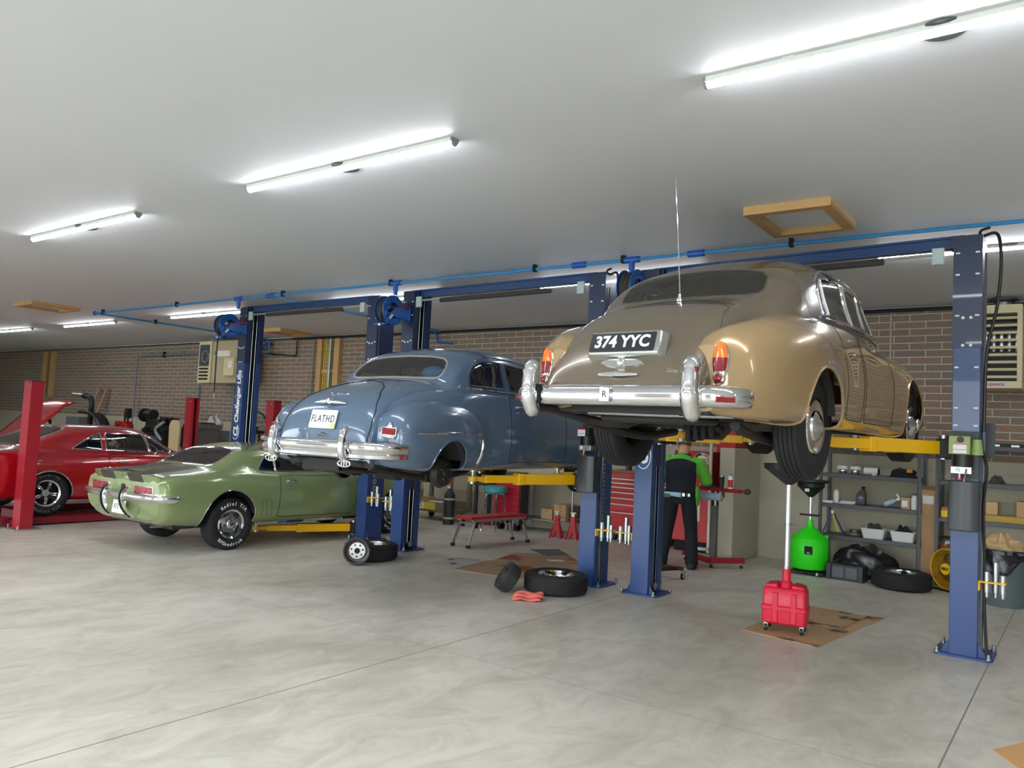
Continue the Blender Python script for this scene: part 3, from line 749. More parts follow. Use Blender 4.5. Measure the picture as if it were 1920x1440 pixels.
    m.tube([(-.15, .008, .012), (-.06, 0, .022), (0, 0, .028), (.06, 0, .022), (.15, .008, .012)], [.01, .016, .022, .016, .01], 10); m.build('boot_handle', CHROME, t)
    text('Silver Cloud', .038, 'script_badge', CHROME, t, surf_frame(hup, .47, .645, .002), .003, shear=.3)
    # tail lamps on the fender ends
    for sg in (1, -1):
        o = surf_frame(hlo, sg * .685, .735, -.006)
        def blob(y0, y1, nm, mt, w=.052, z=.012):
            mm = MB(); mm.M = o @ MX.Diagonal((.8, .8, 1, 1)); G = []
            for i in range(9):
                tt = i / 8; y = y0 + (y1 - y0) * tt; f = (y + .125) / .25; ww = w * (.62 + .55 * math.sin(PI * min(1, max(0, f * .8 + .15))))
                if f > .86: ww *= max(.02, math.sqrt(max(0, 1 - ((f - .86) / .14) ** 2)))
                G.append([(ww * math.sin(a * PI / 12), y, z + .022 * math.cos(a * PI / 12)) for a in range(-6, 7)])
            mm.grid(G); return mm.build(nm, mt, t)
        rimo = blob(-.135, .137, 'lamp_rim', CHROME, .06, .004)
        blob(.0, .125, 'indicator_lens', AMBER); blob(-.105, .0, 'tail_lens', REDL)
        m = MB(); m.M = o; m.lathe([(.04, 0), (.04, .03), (.033, .036), (0, .04)], (.0, -.128, .0), (0, 0, 1), 20); m.build('reflector_rim', CHROME, t)
        m = MB(); m.M = o; m.sph((0, -.128, .03), .031, sc=(1, 1, .6)); m.build('reflector', REDL, t)
    # wheels
    wt = mat('wheel_taupe', (160, 138, 122), .3, coat=.5)
    for sg in (1, -1):
        wheel(t, (sg * .775, -.02, .372), (sg, 0, 0), .385, .215, 'disc', rimr=.205)
        wheel(t, (sg * .77, 3.02, .50), (sg, 0, 0), .375, .215, 'disc', rimr=.205)
        well(t, (-.19, .40), .41, sg * .56, sg * .94); well(t, (2.72, .55), .41, sg * .56, sg * .90)
    # underside
    MB().bb((-.62, -1.30, .385), (.62, 3.2, .44)).build('floor_pan', DARK, t)
    m = MB(); m.bar((-.42, -1.25, .40), (-.42, 3.2, .40), .08, .05); m.build('chassis_rail', DARK, t)
    m = MB(); m.bar((.42, -1.25, .40), (.42, 3.2, .40), .08, .05); m.build('chassis_rail', DARK, t)
    m = MB(); m.tube([(-.7, -.02, .37), (-.2, -.02, .37), (-.12, -.02, .37), (.12, -.02, .37), (.2, -.02, .37), (.7, -.02, .37)], [.045, .055, .13, .13, .055, .045], 14); m.build('rear_axle', GREASY, t)
    for sg in (1, -1): MB().tube(cr([(sg * .62, -.9, .33), (sg * .57, -.4, .27), (sg * .58, 0, .25), (sg * .57, .5, .30)], 5), .035, 8).build('leaf_spring', DARK, t)
    MB().tube(cr([(-.62, -1.50, .40), (-.60, -1.35, .40), (-.5, -1.0, .34), (-.3, -.75, .33), (-.28, -.2, .52), (-.3, .6, .33)], 6), .032, 10, caps=False).build('exhaust', GREASY, t)
    MB().bb((-.35, -1.1, .33), (.45, -.75, .40)).build('fuel_tank', DARK, t, bevel=.04)
    m = MB()
    for k in range(4): m.bb((.10 + k * .062, -.62, .215 + .012 * k), (.146 + k * .062, -.50, .37))
    m.bb((.08, -.6, .29), (.38, -.52, .34)); m.build('lever_damper', MATTE, t, bevel=.015)
    MB().tube([(-.65, -1.15, .395), (-.2, -1.22, .385), (.3, -1.24, .38), (.7, -1.12, .385)], .016, 8).build('cross_tube', STEEL, t)
    # interior
    m = MB(); seat(m, (0, .35, .70), 1.25, .5, .48); m.build('rear_seat', CREAM, t, bevel=.05, seg=3)
    for sg in (1, -1):
        m = MB(); seat(m, (sg * .36, 1.30, .70), .60, .5, .55); m.build('front_seat', CREAM, t, bevel=.05, seg=3)
        MB().box((sg * .36, .20, 1.37), (.32, .09, .12)).build('headrest', CREAM, t, bevel=.03)
    MB().bb((-.7, -.35, 1.20), (.7, .15, 1.24)).build('parcel_shelf', CREAM, t)
    MB().grid([[(u, v, 1.66 - .16 * abs(u / .62) ** 3 - .10 * ((v - .85) / .8) ** 4) for u in (-.62, -.5, -.3, 0, .3, .5, .62)] for v in (.1, .25, .5, .85, 1.2, 1.45, 1.6)]).build('headlining', mat('headlining_cream', (206, 194, 166), .8), t)
    swheel((-.36, 1.62, 1.12), .2, t)
    # aerial
    m = MB(); m.lathe([(.026, 0), (.024, .02), (.012, .03), (.01, .06)], (.01, -.60, 1.24), (0, 0, 1), 14, caps=True); m.tube([(.01, -.60, 1.31), (0, -.64, 1.7), (-.01, -.70, 2.17)], [.005, .003, .0018], 6); m.build('aerial', CHROME, t)
    # front bumper
    MB().tube(cr([(-.9, 3.2, .52), (-.85, 3.55, .52), (-.5, 3.68, .52), (0, 3.7, .52), (.5, 3.68, .52), (.85, 3.55, .52), (.9, 3.2, .52)], 5), .055, 10).build('front_bumper', CHROME, t)
    return t
brown_car()
# ------------------------------------------------------------------ blue coupe on the middle lift
def blue_car():
    BLU = mat('slate_blue_paint', (90, 112, 138), .22, .15, coat=1.0)
    t = thing('classic_car', 'slate blue vintage coupe without rear wheels, raised on the middle blue lift', 'car', (-5.92, 6.13, .93), R(4.3))
    lo = Shell()
    lo.loft([
        S(-1.02, [(.3, .42), (.55, .42), (.62, .52), (.64, .66), (.60, .78), (.52, .86), (.40, .88)]),
        S(-.8, [(.4, .40), (.68, .40), (.74, .52), (.745, .70), (.70, .88), (.60, 1.0), (.45, 1.02)]),
        S(-.4, [(.5, .38), (.77, .38), (.82, .55), (.825, .75), (.79, .98), (.70, 1.11), (.5, 1.15)]),
        S(0, [(.5, .375), (.82, .375), (.865, .55), (.875, .76), (.85, 1.0), (.775, 1.155), (.6, 1.19)]),
        S(.5, [(.5, .375), (.83, .375), (.88, .55), (.89, .77), (.865, 1.0), (.805, 1.17), (.65, 1.20)]),
        S(1.5, [(.5, .375), (.83, .375), (.88, .55), (.89, .77), (.865, 1.0), (.805, 1.165), (.65, 1.20)]),
        S(2.4, [(.5, .375), (.83, .375), (.885, .55), (.895, .77), (.87, .97), (.78, 1.09), (.55, 1.13)]),
        S(3.3, [(.5, .39), (.84, .39), (.90, .55), (.905, .75), (.85, .92), (.74, 1.0), (.5, 1.02)]),
        S(3.9, [(.4, .46), (.66, .46), (.74, .56), (.75, .68), (.70, .78), (.6, .84), (.4, .88)])], 6, 6, cap1=(.3, 4.0, .65))
    lo.fin()
    ra = lo.cut([(-.60, .30)] + circ((-.32, .40), .275, 20, 180, 0) + [(-.045, .30)], 'x', lambda c: c.x > .4); lo.take(ra)
    fa = lo.cut([(2.53, .30)] + circ((2.90, .42), .37, 20, 180, 0) + [(3.27, .30)], 'x', lambda c: c.x > .4); lfa = lo.loops(fa); lo.take(fa)
    dr = lo.cut(rpoly([(.83, .44), (2.12, .44), (2.12, 1.12), (.83, 1.15)], .03), 'x', lambda c: c.x > .6); ld = lo.loops(dr); door = lo.take(dr)
    mesh_half('lower_body', lo.rest(), BLU, t)
    trim('arch_lip', lfa, .01, BLU, t)
    for sg in (1, -1):
        d = mesh_half('door', door, BLU, t, sg); trim('door_gap', ld, .004, SEAM, d, sg)
        m = MB(); m.tube([(sg * .86, .93, 1.045), (sg * .89, .95, 1.05), (sg * .89, 1.08, 1.05), (sg * .87, 1.10, 1.045)], .012, 8); m.build('door_handle', CHROME, d)
        m = MB(); m.cyl((sg * .85, .97, .985), (sg * .885, .97, .985), .012, n=10); m.build('lock', CHROME, d)
    fe = Shell()
    fe.loft([
        S(-1.03, [(.50, .52), (.62, .50), (.70, .57), (.725, .66), (.70, .74), (.64, .79), (.54, .77)]),
        S(-.97, [(.5, .42), (.74, .42), (.82, .53), (.845, .67), (.805, .81), (.71, .88), (.55, .86)]),
        S(-.82, [(.5, .40), (.83, .39), (.905, .52), (.925, .69), (.885, .87), (.78, .97), (.58, .96)]),
        S(-.45, [(.5, .39), (.86, .385), (.94, .53), (.96, .71), (.92, .91), (.815, 1.02), (.60, 1.03)]),
        S(-.1, [(.5, .39), (.87, .385), (.945, .53), (.965, .71), (.93, .90), (.825, 1.005), (.62, 1.03)]),
        S(.12, [(.6, .39), (.87, .385), (.94, .53), (.955, .70), (.925, .86), (.84, .95), (.7, .96)]),
        S(.23, [(.7, .40), (.86, .395), (.91, .52), (.925, .66), (.90, .78), (.845, .85), (.78, .86)]),
        S(.27, [(.75, .43), (.83, .43), (.865, .52), (.88, .64), (.86, .73), (.835, .77), (.78, .78)])],
        6, 6, cap0=(.55, -1.05, .65), cap1=(.78, .28, .6))
    fe.fin(); hfe = hitter(fe)
    ra = fe.cut([(-.58, .30)] + circ((-.32, .41), .255, 22, 180, 0) + [(-.065, .30)], 'x', lambda c: c.x > .4); la = fe.loops(ra); fe.take(ra)
    for sg in (1, -1):
        f = mesh_half('rear_fender', fe_rest if sg < 0 else (fe_rest := fe.rest()), BLU, t, sg); trim('arch_lip', la, .009, BLU, f, sg)
        q = [hfe(0, w_, (-1, 0, 0), (2, v_, w_))[0] for v_, w_ in ((-.97, .715), (-.8, .72), (-.5, .725), (-.2, .73), (.05, .735), (.2, .738))]
        MB().tube([(sg * p.x, p.y, p.z) for p in q], [.006, .013, .013, .013, .012, .006], 8).build('side_trim', CHROME, f)
        q = [hfe(0, w_, (-1, 0, 0), (2, v_, w_))[0] for v_, w_ in ((.16, .43), (.20, .52), (.215, .62), (.20, .68))]
        MB().tube([(sg * p.x, p.y, p.z) for p in q], [.02, .022, .022, .008], 8).build('stone_guard', CHROME, f)
        o = surf_frame(hfe, sg * .735, .715)
        m = MB(); m.M = o; m.box((0, 0, .012), (.15, .085, .05)); m.prism([(-.03, .04), (.03, .04), (0, .10)], 0, .03); m.box((0, -.052, .02), (.13, .02, .05)); m.build('lamp_rim', CHROME, t, bevel=.008)
        m = MB(); m.M = o; m.box((0, 0, .03), (.125, .062, .04)); m.build('tail_lens', REDL, t, bevel=.008)
    up = Shell()
    up.loft([
        S(-1.13, [(.58, .44), (.57, .47), (.55, .50), (.50, .525), (.38, .54), (.2, .55), (0, .555)]),
        S(-1.12, [(.60, .42), (.595, .53), (.58, .62), (.53, .69), (.42, .73), (.22, .75), (0, .755)]),
        S(-1.06, [(.61, .45), (.605, .62), (.59, .74), (.545, .83), (.43, .885), (.22, .915), (0, .92)]),
        S(-.93, [(.62, .5), (.615, .75), (.60, .87), (.555, .955), (.44, 1.01), (.23, 1.04), (0, 1.05)]),
        S(-.70, [(.65, .6), (.64, .88), (.625, .98), (.58, 1.06), (.46, 1.115), (.24, 1.147), (0, 1.157)]),
        S(-.35, [(.69, .7), (.685, 1.0), (.67, 1.09), (.62, 1.16), (.49, 1.215), (.26, 1.245), (0, 1.255)]),
        S(-.18, [(.74, .8), (.735, 1.08), (.715, 1.15), (.66, 1.20), (.52, 1.242), (.28, 1.267), (0, 1.274)]),
        S(-.06, [(.78, .85), (.775, 1.14), (.755, 1.24), (.71, 1.32), (.57, 1.375), (.31, 1.405), (0, 1.41)]),
        S(.12, [(.80, .85), (.795, 1.17), (.765, 1.31), (.72, 1.43), (.58, 1.505), (.32, 1.54), (0, 1.55)]),
        S(.34, [(.815, .9), (.81, 1.19), (.77, 1.35), (.72, 1.50), (.57, 1.59), (.32, 1.63), (0, 1.64)]),
        S(.75, [(.82, .9), (.815, 1.2), (.765, 1.38), (.715, 1.55), (.56, 1.645), (.31, 1.69), (0, 1.70)]),
        S(1.2, [(.82, .9), (.815, 1.2), (.76, 1.38), (.705, 1.55), (.55, 1.65), (.31, 1.695), (0, 1.705)]),
        S(1.65, [(.82, .9), (.81, 1.2), (.745, 1.37), (.685, 1.51), (.53, 1.605), (.3, 1.65), (0, 1.66)]),
        S(1.95, [(.81, .9), (.79, 1.19), (.72, 1.29), (.65, 1.37), (.5, 1.43), (.28, 1.46), (0, 1.47)]),
        S(2.25, [(.78, .9), (.74, 1.12), (.68, 1.16), (.58, 1.18), (.42, 1.19), (.22, 1.195), (0, 1.2)]),
        S(3.8, [(.5, .8), (.46, .95), (.42, 1.02), (.36, 1.05), (.28, 1.06), (.15, 1.07), (0, 1.07)])],
        6, 6, cap0=(0, -1.135, .45), cap1=(0, 3.85, .8))
    up.fin(); hup = hitter(up)
    bw = up.cut([(0, 1.285), (.3, 1.283), (.50, 1.278), (.57, 1.29), (.60, 1.33), (.59, 1.40), (.555, 1.46), (.48, 1.505), (.3, 1.53), (0, 1.54)], 'y', lambda c: c.y < .5 and c.z > 1.27)
    lb = up.loops(bw); bwin = up.take(bw)
    ws = up.cut(rpoly([(0, 1.23), (.66, 1.2), (.58, 1.50), (0, 1.60)], .05), 'y', lambda c: c.y > 1.6); wsh = up.take(ws)
    sd = lambda c: c.x > .6
    wins = []
    for nm, poly in (('quarter_glass', [(.13, 1.225), (.77, 1.232), (.75, 1.505), (.73, 1.52), (.53, 1.52), (.36, 1.49), (.22, 1.42), (.15, 1.33)]),
                     ('door_glass', rpoly([(.88, 1.235), (1.74, 1.23), (1.56, 1.49), (.85, 1.52)], .03))):
        F = up.cut(poly, 'x', sd); L = up.loops(F); wins.append((nm, up.take(F), L))
    bl = up.cut([(-.6, .50), (.47, .50), (.53, .53), (.56, .60), (.565, .75), (.54, .90), (.46, 1.04), (.33, 1.15), (.2, 1.20), (0, 1.225), (-.6, 1.225)], 'y', lambda c: c.y < -.3)
    lbl = up.loops(bl); lid = up.take(bl)
    mesh_half('upper_body', up.rest(), BLU, t)
    b = mesh_half('boot_lid', lid, BLU, t); trim('lid_gap', lbl, .0055, SEAM, b)
    g = mesh_half('rear_window', bwin, GLASS, t); trim('window_trim', lb, .012, mat('window_rubber_grey', (150, 146, 140), .5), g)
    mesh_half('windscreen', wsh, GLASS, t)
    for nm, vf, L in wins:
        for sg in (1, -1):
            g = mesh_half(nm, vf, GLASS, t, sg); trim('window_seal', L, .010, mat('dark_seal', (30, 34, 40), .5), g, sg)
    for sg in (1, -1):
        MB().tube([(sg * a, b_, c_) for a, b_, c_ in cr([(.60, -.16, 1.275), (.70, -.1, 1.23), (.77, .05, 1.205), (.815, .3, 1.20), (.83, .8, 1.195), (.83, 1.5, 1.19), (.79, 2.0, 1.17)], 6)], .009, 6).build('waist_trim', CHROME, t)
        MB().tube([(sg * a, b_, c_) for a, b_, c_ in cr([(.73, .28, 1.50), (.715, .5, 1.56), (.705, .9, 1.575), (.70, 1.3, 1.57), (.68, 1.65, 1.52)], 6)], .009, 6).build('drip_rail', CHROME, t)
    # bumper
    bp = [(0, -1.27), (.34, -1.265), (.58, -1.24), (.73, -1.18), (.82, -1.08), (.85, -.92)]
    P = cr([(-x, y, 0) for x, y in bp[::-1]][:-1] + [(x, y, 0) for x, y in bp], 5)
    prof = [(.0, -.085), (.03, -.075), (.036, -.045), (.02, -.03), (.03, -.01), (.042, .01), (.036, .05), (.012, .07), (-.01, .07), (-.01, -.085), (0, -.085)]
    G = []
    for i, p in enumerate(P):
        d = (P[min(i + 1, len(P) - 1)] - P[max(i - 1, 0)]).normalized(); nrm = V((d.y, -d.x, 0))
        G.append([p + nrm * a + V((0, 0, .545 + h)) for a, h in prof])
    bump = MB().grid(G).add(G[0], [tuple(range(len(prof)))]).add(G[-1], [tuple(range(len(prof)))]).build('rear_bumper', CHROME, t, ang=50)
    for sg in (1, -1):
        q = cr([(sg * .45, -1.24, .43), (sg * .45, -1.31, .47), (sg * .45, -1.335, .55), (sg * .45, -1.33, .62), (sg * .45, -1.315, .69), (sg * .45, -1.26, .73)], 5); n = len(q)
        MB().tube(q, [.018] + [.032 + .008 * math.sin(PI * i / n) for i in range(1, n - 1)] + [.016], 12).build('overrider', CHROME, bump, ang=70)
        m = MB()
        m.tube([(sg * .47 + .075 * math.cos(k * PI / 10) * (1 if abs(math.cos(k * PI / 10)) < .8 else 1), -1.31, .415 + .028 * math.sin(k * PI / 10)) for k in range(20)], .007, 6, closed=True)
        for k in (-.03, 0, .03): m.tube([(sg * .47 + k, -1.31, .39), (sg * .47 + k, -1.31, .44)], .006, 6)
        m.build('slotted_bracket', CHROME, bump)
    # plate and badges
    o = surf_frame(hup, 0, .80, .012)
    m = MB(); m.M = o; m.prism(rpoly([(-.165, -.09), (.165, -.09), (.165, .09), (-.165, .09)], .012), 0, .012); pl = m.build('number_plate', mat('plate_pale', (226, 230, 226), .4), t)
    text('FLATHD', .10, 'plate_characters', mat('plate_navy', (44, 50, 78), .5), pl, o @ MX.Translation((0, 0, .014)) @ MX.Diagonal((.70, 1, 1, 1)), .0006, spacing=1.22)
    m = MB(); m.M = o; m.box((.14, -.062, .014), (.035, .03, .002)); m.build('sticker', YLAB, pl)
    m = MB(); m.M = surf_frame(hup, .0, .955, .004); m.box((0, 0, .02), (.075, .075, .04)); m.tube([(-.20, 0, .012), (-.1, .002, .02), (0, 0, .025), (.1, .002, .02), (.20, 0, .012)], [.006, .02, .024, .02, .006], 10); m.sph((0, 0, .045), .026); m.build('boot_handle', CHROME, t, ang=60)
    m = MB(); m.M = surf_frame(hup, .0, .655, .004); m.tube([(-.075, 0, .006), (-.03, .004, .016), (0, .012, .02), (.03, .004, .016), (.075, 0, .006)], [.006, .012, .014, .012, .006], 8); m.build('boot_badge', CHROME, t)
    o = surf_frame(hup, 0, 1.06, .003); text('PLYMOUTH', .035, 'script_badge', CHROME, t, o, .003, spacing=1.5)
    # axle, drums, springs, tank
    m = MB(); m.tube([(-.66, -.12, .33), (-.2, -.12, .33), (-.13, -.12, .33), (.13, -.12, .33), (.2, -.12, .33), (.66, -.12, .33)], [.035, .045, .12, .12, .045, .035], 14); m.build('rear_axle', DARK, t)
    for sg in (1, -1):
        b = MB().lathe([(.15, -.05), (.16, -.02), (.15, 0), (.14, .03), (.135, .035), (.05, .045), (.045, .07), (.0, .07)], (sg * .68, -.12, .335), (sg, 0, 0), 36).build('brake_drum', GREASY, t)
        m = MB()
        for k in range(5):
            a = 2 * PI * k / 5 + .3; m.cyl((sg * .71, -.12 + .085 * math.cos(a), .335 + .085 * math.sin(a)), (sg * .745, -.12 + .085 * math.cos(a), .335 + .085 * math.sin(a)), .009, n=8)
        m.build('wheel_studs', STEEL, b)
        MB().tube(cr([(sg * .5, -1.0, .38), (sg * .5, -.5, .30), (sg * .5, -.12, .265), (sg * .5, .4, .30), (sg * .5, .6, .34)], 5), .03, 8).build('leaf_spring', DARK, t)
        MB().box((sg * .5, -.12, .27), (.09, .16, .09)).build('spring_clamp', DARK, t, bevel=.01)
        well(t, (-.32, .42), .285, sg * .52, sg * .90); well(t, (2.90, .42), .39, sg * .5, sg * .86)
        wheel(t, (sg * .70, 2.92, .36), (sg, 0, 0), .33, .18, 'disc', rimr=.2)
    MB().bb((-.55, -1.0, .37), (.55, 3.2, .43)).build('floor_pan', DARK, t)
    MB().box((-.1, -.78, .35), (.6, .42, .10)).build('fuel_tank', DARK, t, bevel=.03)
    MB().tube(cr([(.28, -1.15, .36), (.3, -.6, .33), (.25, -.2, .44), (.25, .4, .34), (.25, 1.8, .34)], 5), .028, 8, caps=False).build('exhaust', GREASY, t)
    m = MB(); m.bar((-.4, -1.0, .40), (-.4, 3.2, .40), .07, .05); m.build('chassis_rail', DARK, t)
    m = MB(); m.bar((.4, -1.0, .40), (.4, 3.2, .40), .07, .05); m.build('chassis_rail', DARK, t)
    m = MB(); seat(m, (0, .55, .70), 1.3, .45, .42); m.build('rear_seat', mat('grey_cloth', (120, 120, 122), .8), t, bevel=.05)
    m = MB(); seat(m, (0, 1.45, .70), 1.3, .5, .42); m.build('front_seat', mat('grey_cloth', (120, 120, 122), .8), t, bevel=.05)
    MB().bb((-.66, -.1, 1.20), (.66, .4, 1.24)).build('parcel_shelf', mat('grey_cloth', (120, 120, 122), .8), t)
    swheel((-.36, 1.75, 1.16), .21, t, CREAM)
    m = MB(); m.sph((0, 0, .10), .125, 20, 12, (1.25, .6, .6)); h = tag(m.build('cushion', mat('sky_blue_cloth', (92, 150, 205), .8, bump=.6, bscale=30)), 'round sky blue cushion on the shelf behind the blue coupe rear window', 'cushion')
    a = R(4.3); h.location = (-5.92 + .30 * math.cos(a) - .14 * math.sin(a), 6.13 + .33 * math.sin(a) + .14 * math.cos(a), .93 + 1.26)
blue_car()

# ------------------------------------------------------------------ green coupe on the floor
def green_car():
    GRN = mat('sage_green_paint', (140, 156, 106), .2, .25, coat=1.0); STR = mat('stripe_brown', (66, 58, 54), .5, coat=.15)
    t = thing('muscle_car', 'light green coupe with dark tail stripes standing on the floor under the left lift', 'car', (-9.82, 6.38, 0), R(.5)); t.scale = (.97, 1, 1)
    sh = Shell()
    sh.loft([
        S(-1.13, [(0, .42, .06), (.70, .43, .05), (.82, .50, .02), (.87, .62), (.87, .74), (.83, .86), (.77, .885), (.6, .90), (.4, .91), (.2, .912), (0, .914)]),
        S(-1.03, [(0, .36, .03), (.76, .38, .02), (.90, .48), (.93, .63), (.93, .76), (.885, .90), (.81, .935), (.62, .955), (.42, .965), (.2, .97), (0, .97)]),
        S(-.6, [(.5, .33), (.80, .34), (.93, .46), (.975, .66), (.96, .80), (.90, .955), (.80, .99), (.62, 1.01), (.42, 1.02), (.2, 1.025), (0, 1.027)]),
        S(-.35, [(.5, .33), (.82, .335), (.945, .46), (.985, .68), (.965, .82), (.89, .985), (.78, 1.025), (.63, 1.05), (.43, 1.06), (.21, 1.065), (0, 1.067)]),
        S(-.1, [(.5, .33), (.82, .33), (.945, .46), (.985, .68), (.96, .82), (.88, .99), (.79, 1.06), (.67, 1.15), (.46, 1.185), (.22, 1.195), (0, 1.197)]),
        S(.15, [(.5, .33), (.82, .33), (.94, .46), (.97, .68), (.95, .82), (.87, .985), (.795, 1.05), (.68, 1.235), (.49, 1.285), (.24, 1.305), (0, 1.31)]),
        S(.45, [(.5, .33), (.82, .33), (.94, .46), (.955, .67), (.94, .81), (.87, .965), (.80, 1.0), (.685, 1.25), (.5, 1.33), (.25, 1.358), (0, 1.364)]),
        S(1.0, [(.5, .32), (.82, .32), (.93, .46), (.945, .66), (.935, .80), (.87, .955), (.80, .985), (.67, 1.25), (.5, 1.338), (.25, 1.37), (0, 1.376)]),
        S(1.45, [(.5, .32), (.82, .315), (.93, .46), (.945, .66), (.935, .80), (.87, .95), (.80, .98), (.65, 1.22), (.48, 1.30), (.24, 1.335), (0, 1.34)]),
        S(1.85, [(.5, .32), (.82, .31), (.93, .46), (.945, .66), (.935, .80), (.865, .945), (.795, .97), (.70, 1.07), (.5, 1.13), (.25, 1.155), (0, 1.16)]),
        S(2.1, [(.5, .31), (.82, .31), (.93, .46), (.95, .66), (.935, .80), (.86, .94), (.76, .96), (.66, .98), (.46, .995), (.23, 1.0), (0, 1.0)]),
        S(3.0, [(.5, .33), (.82, .33), (.93, .46), (.97, .66), (.94, .79), (.86, .895), (.76, .91), (.6, .92), (.42, .925), (.2, .93), (0, .93)]),
        S(3.6, [(.4, .40), (.7, .40), (.83, .48), (.87, .62), (.86, .73), (.80, .83), (.7, .85), (.55, .86), (.38, .865), (.2, .87), (0, .87)])],
        6, 6, cap0=(0, -1.13, .66), cap1=(0, 3.62, .62))
    sh.fin(); hit = hitter(sh)
    xs = lambda c: c.x > .6
    ra = sh.cut([(-.565, .30)] + circ((-.18, .40), .385, 24, 180, 0) + [(.205, .30)], 'x', xs); la = sh.loops(ra); sh.take(ra)
    fa = sh.cut([(2.52, .28)] + circ((2.88, .38), .375, 24, 180, 0) + [(3.255, .28)], 'x', xs); lfa = sh.loops(fa); sh.take(fa)
    bw = sh.cut([(0, -.32), (.50, -.30), (.58, -.26), (.60, -.18), (.55, .03), (.49, .10), (0, .14)], 'z', lambda c: c.z > .9); lb = sh.loops(bw); bwin = sh.take(bw)
    ws = sh.cut(rpoly([(0, 2.02), (.66, 1.94), (.55, 1.56), (0, 1.55)], .04), 'z', lambda c: c.z > .9); wsh = sh.take(ws)
    W = []
    for nm, poly in (('quarter_glass', rpoly([(.30, 1.03), (.595, 1.01), (.585, 1.235), (.47, 1.235)], .02)),
                     ('door_glass', rpoly([(.615, 1.005), (1.70, .995), (1.42, 1.235), (.605, 1.245)], .02))):
        F = sh.cut(poly, 'x', xs); L = sh.loops(F); W.append((nm, sh.take(F), L))
    dr = sh.cut([(.56, .42), (.60, .40), (1.93, .38), (2.0, .55), (2.03, .85), (2.0, .945), (.60, .955), (.585, .7)], 'x', xs); ld = sh.loops(dr); door = sh.take(dr)
    st = sh.cut([(.17, -1.0), (.50, -1.0), (.50, -.345), (.19, -.36)], 'z', lambda c: c.z > .9); stripe = sh.take(st)
    mesh_half('body', sh.rest(), GRN, t)
    for sg in (1, -1): mesh_half('deck_stripe', stripe, STR, t, sg)
    g = mesh_half('rear_window', bwin, GLASSD, t); trim('window_trim', lb, .011, CHROME, g)
    mesh_half('windscreen', wsh, GLASS, t)
    trim('arch_trim', la, .008, CHROME, t); trim('arch_trim', lfa, .008, CHROME, t)
    for nm, vf, L in W:
        for sg in (1, -1):
            g = mesh_half(nm, vf, GLASSD, t, sg); trim('window_trim', L, .008, CHROME, g, sg)
    for sg in (1, -1):
        d = mesh_half('door', door, GRN, t, sg); trim('door_gap', ld, .0045, SEAM, d, sg)
        m = MB(); m.tube([(sg * .925, .70, .875), (sg * .945, .72, .885), (sg * .945, .84, .885), (sg * .93, .86, .88)], .010, 8); m.cyl((sg * .92, .74, .84), (sg * .95, .74, .84), .011, n=10); m.build('door_handle', CHROME, d)
        m = MB()
        for k in range(3):
            q = [hit(0, z, (-1, 0, 0), (2, .265 + .075 * k + dy, z))[0] for dy, z in ((0, .66), (.025, .60), (.035, .52), (.04, .45), (.055, .43))]
            m.tube([(sg * (p.x + .001), p.y, p.z) for p in q], .0075, 6)
        m.build('louvre', mat('louvre_olive', (92, 104, 66), .4), t)
        # tail lamps
        o = surf_frame(hit, sg * .52, .775, .004)
        m = MB(); m.M = o; m.box((0, 0, .0), (.43, .105, .02)); lm = m.build('lamp_bezel', CHROME, t, bevel=.006)
        for k in (-1, 0, 1):
            m = MB(); m.M = o; m.box((k * .138, 0, .008), (.122, .082, .02)); m.build('tail_lens', REDL, lm, bevel=.006)
        # bumperettes
        m = MB(); q = cr([(sg * .22, -1.19, .80), (sg * .22, -1.235, .76), (sg * .225, -1.26, .68), (sg * .235, -1.245, .58), (sg * .25, -1.19, .48), (sg * .26, -1.12, .42)], 5)
        G = [[p + V((a, b, 0)) for a, b in ((-.028, .03), (-.028, -.012), (0, -.02), (.028, -.012), (.028, .03))] for p in q]; m.grid(G); bz = m.build('bumper_guard', CHROME, t, ang=50)
        m = MB(); m.grid([[p + V((a, b, 0)) for a, b in ((-.012, -.015), (-.01, -.03), (.01, -.03), (.012, -.015))] for p in q]); m.build('rubber_strip', MATTE, bz)
    # bumper
    bp = [(0, -1.215), (.5, -1.205), (.8, -1.175), (.90, -1.13), (.945, -1.04), (.955, -.93)]
    P = cr([(-x, y, 0) for x, y in bp[::-1]][:-1] + [(x, y, 0) for x, y in bp], 5); prof = [(-.05, -.04), (0, -.045), (.025, -.02), (.03, .01), (.02, .035), (0, .042), (-.05, .04), (-.05, -.04)]; G = []
    for i, p in enumerate(P):
        d = (P[min(i + 1, len(P) - 1)] - P[max(i - 1, 0)]).normalized(); n = V((d.y, -d.x, 0)); e = .6 if i in (0, len(P) - 1) else 1
        G.append([p + n * a + V((0, 0, .69 + h * e)) for a, h in prof])
    MB().grid(G).add(G[0], [tuple(range(8))]).add(G[-1], [tuple(range(8))]).build('rear_bumper', CHROME, t, ang=50)
    # spoiler
    def spo(x0, x1, e, nm, m_, par):
        mb = MB(); pf = [(-1.125 - e, .862), (-1.145 - e, .90), (-1.175 - e, .955), (-1.165, .967 + e), (-1.12, .972 + e), (-1.0, .985 + e), (-.97, .975)]
        n = 10; G = []
        for i in range(n + 1):
            x = x0 + (x1 - x0) * i / n; s = max(0, (abs(x) - .62) / .2); G.append([(x, v + .10 * s * s, w - .05 * s * s) for v, w in pf])
        mb.grid(G)
        if not e: mb.add(G[0], [tuple(range(7))]).add(G[-1], [tuple(range(7))])
        return mb.build(nm, m_, par)
    sp = spo(-.80, .80, 0, 'spoiler', GRN, t)
    spo(.17, .50, .003, 'spoiler_stripe', STR, sp); spo(-.50, -.17, .003, 'spoiler_stripe', STR, sp)
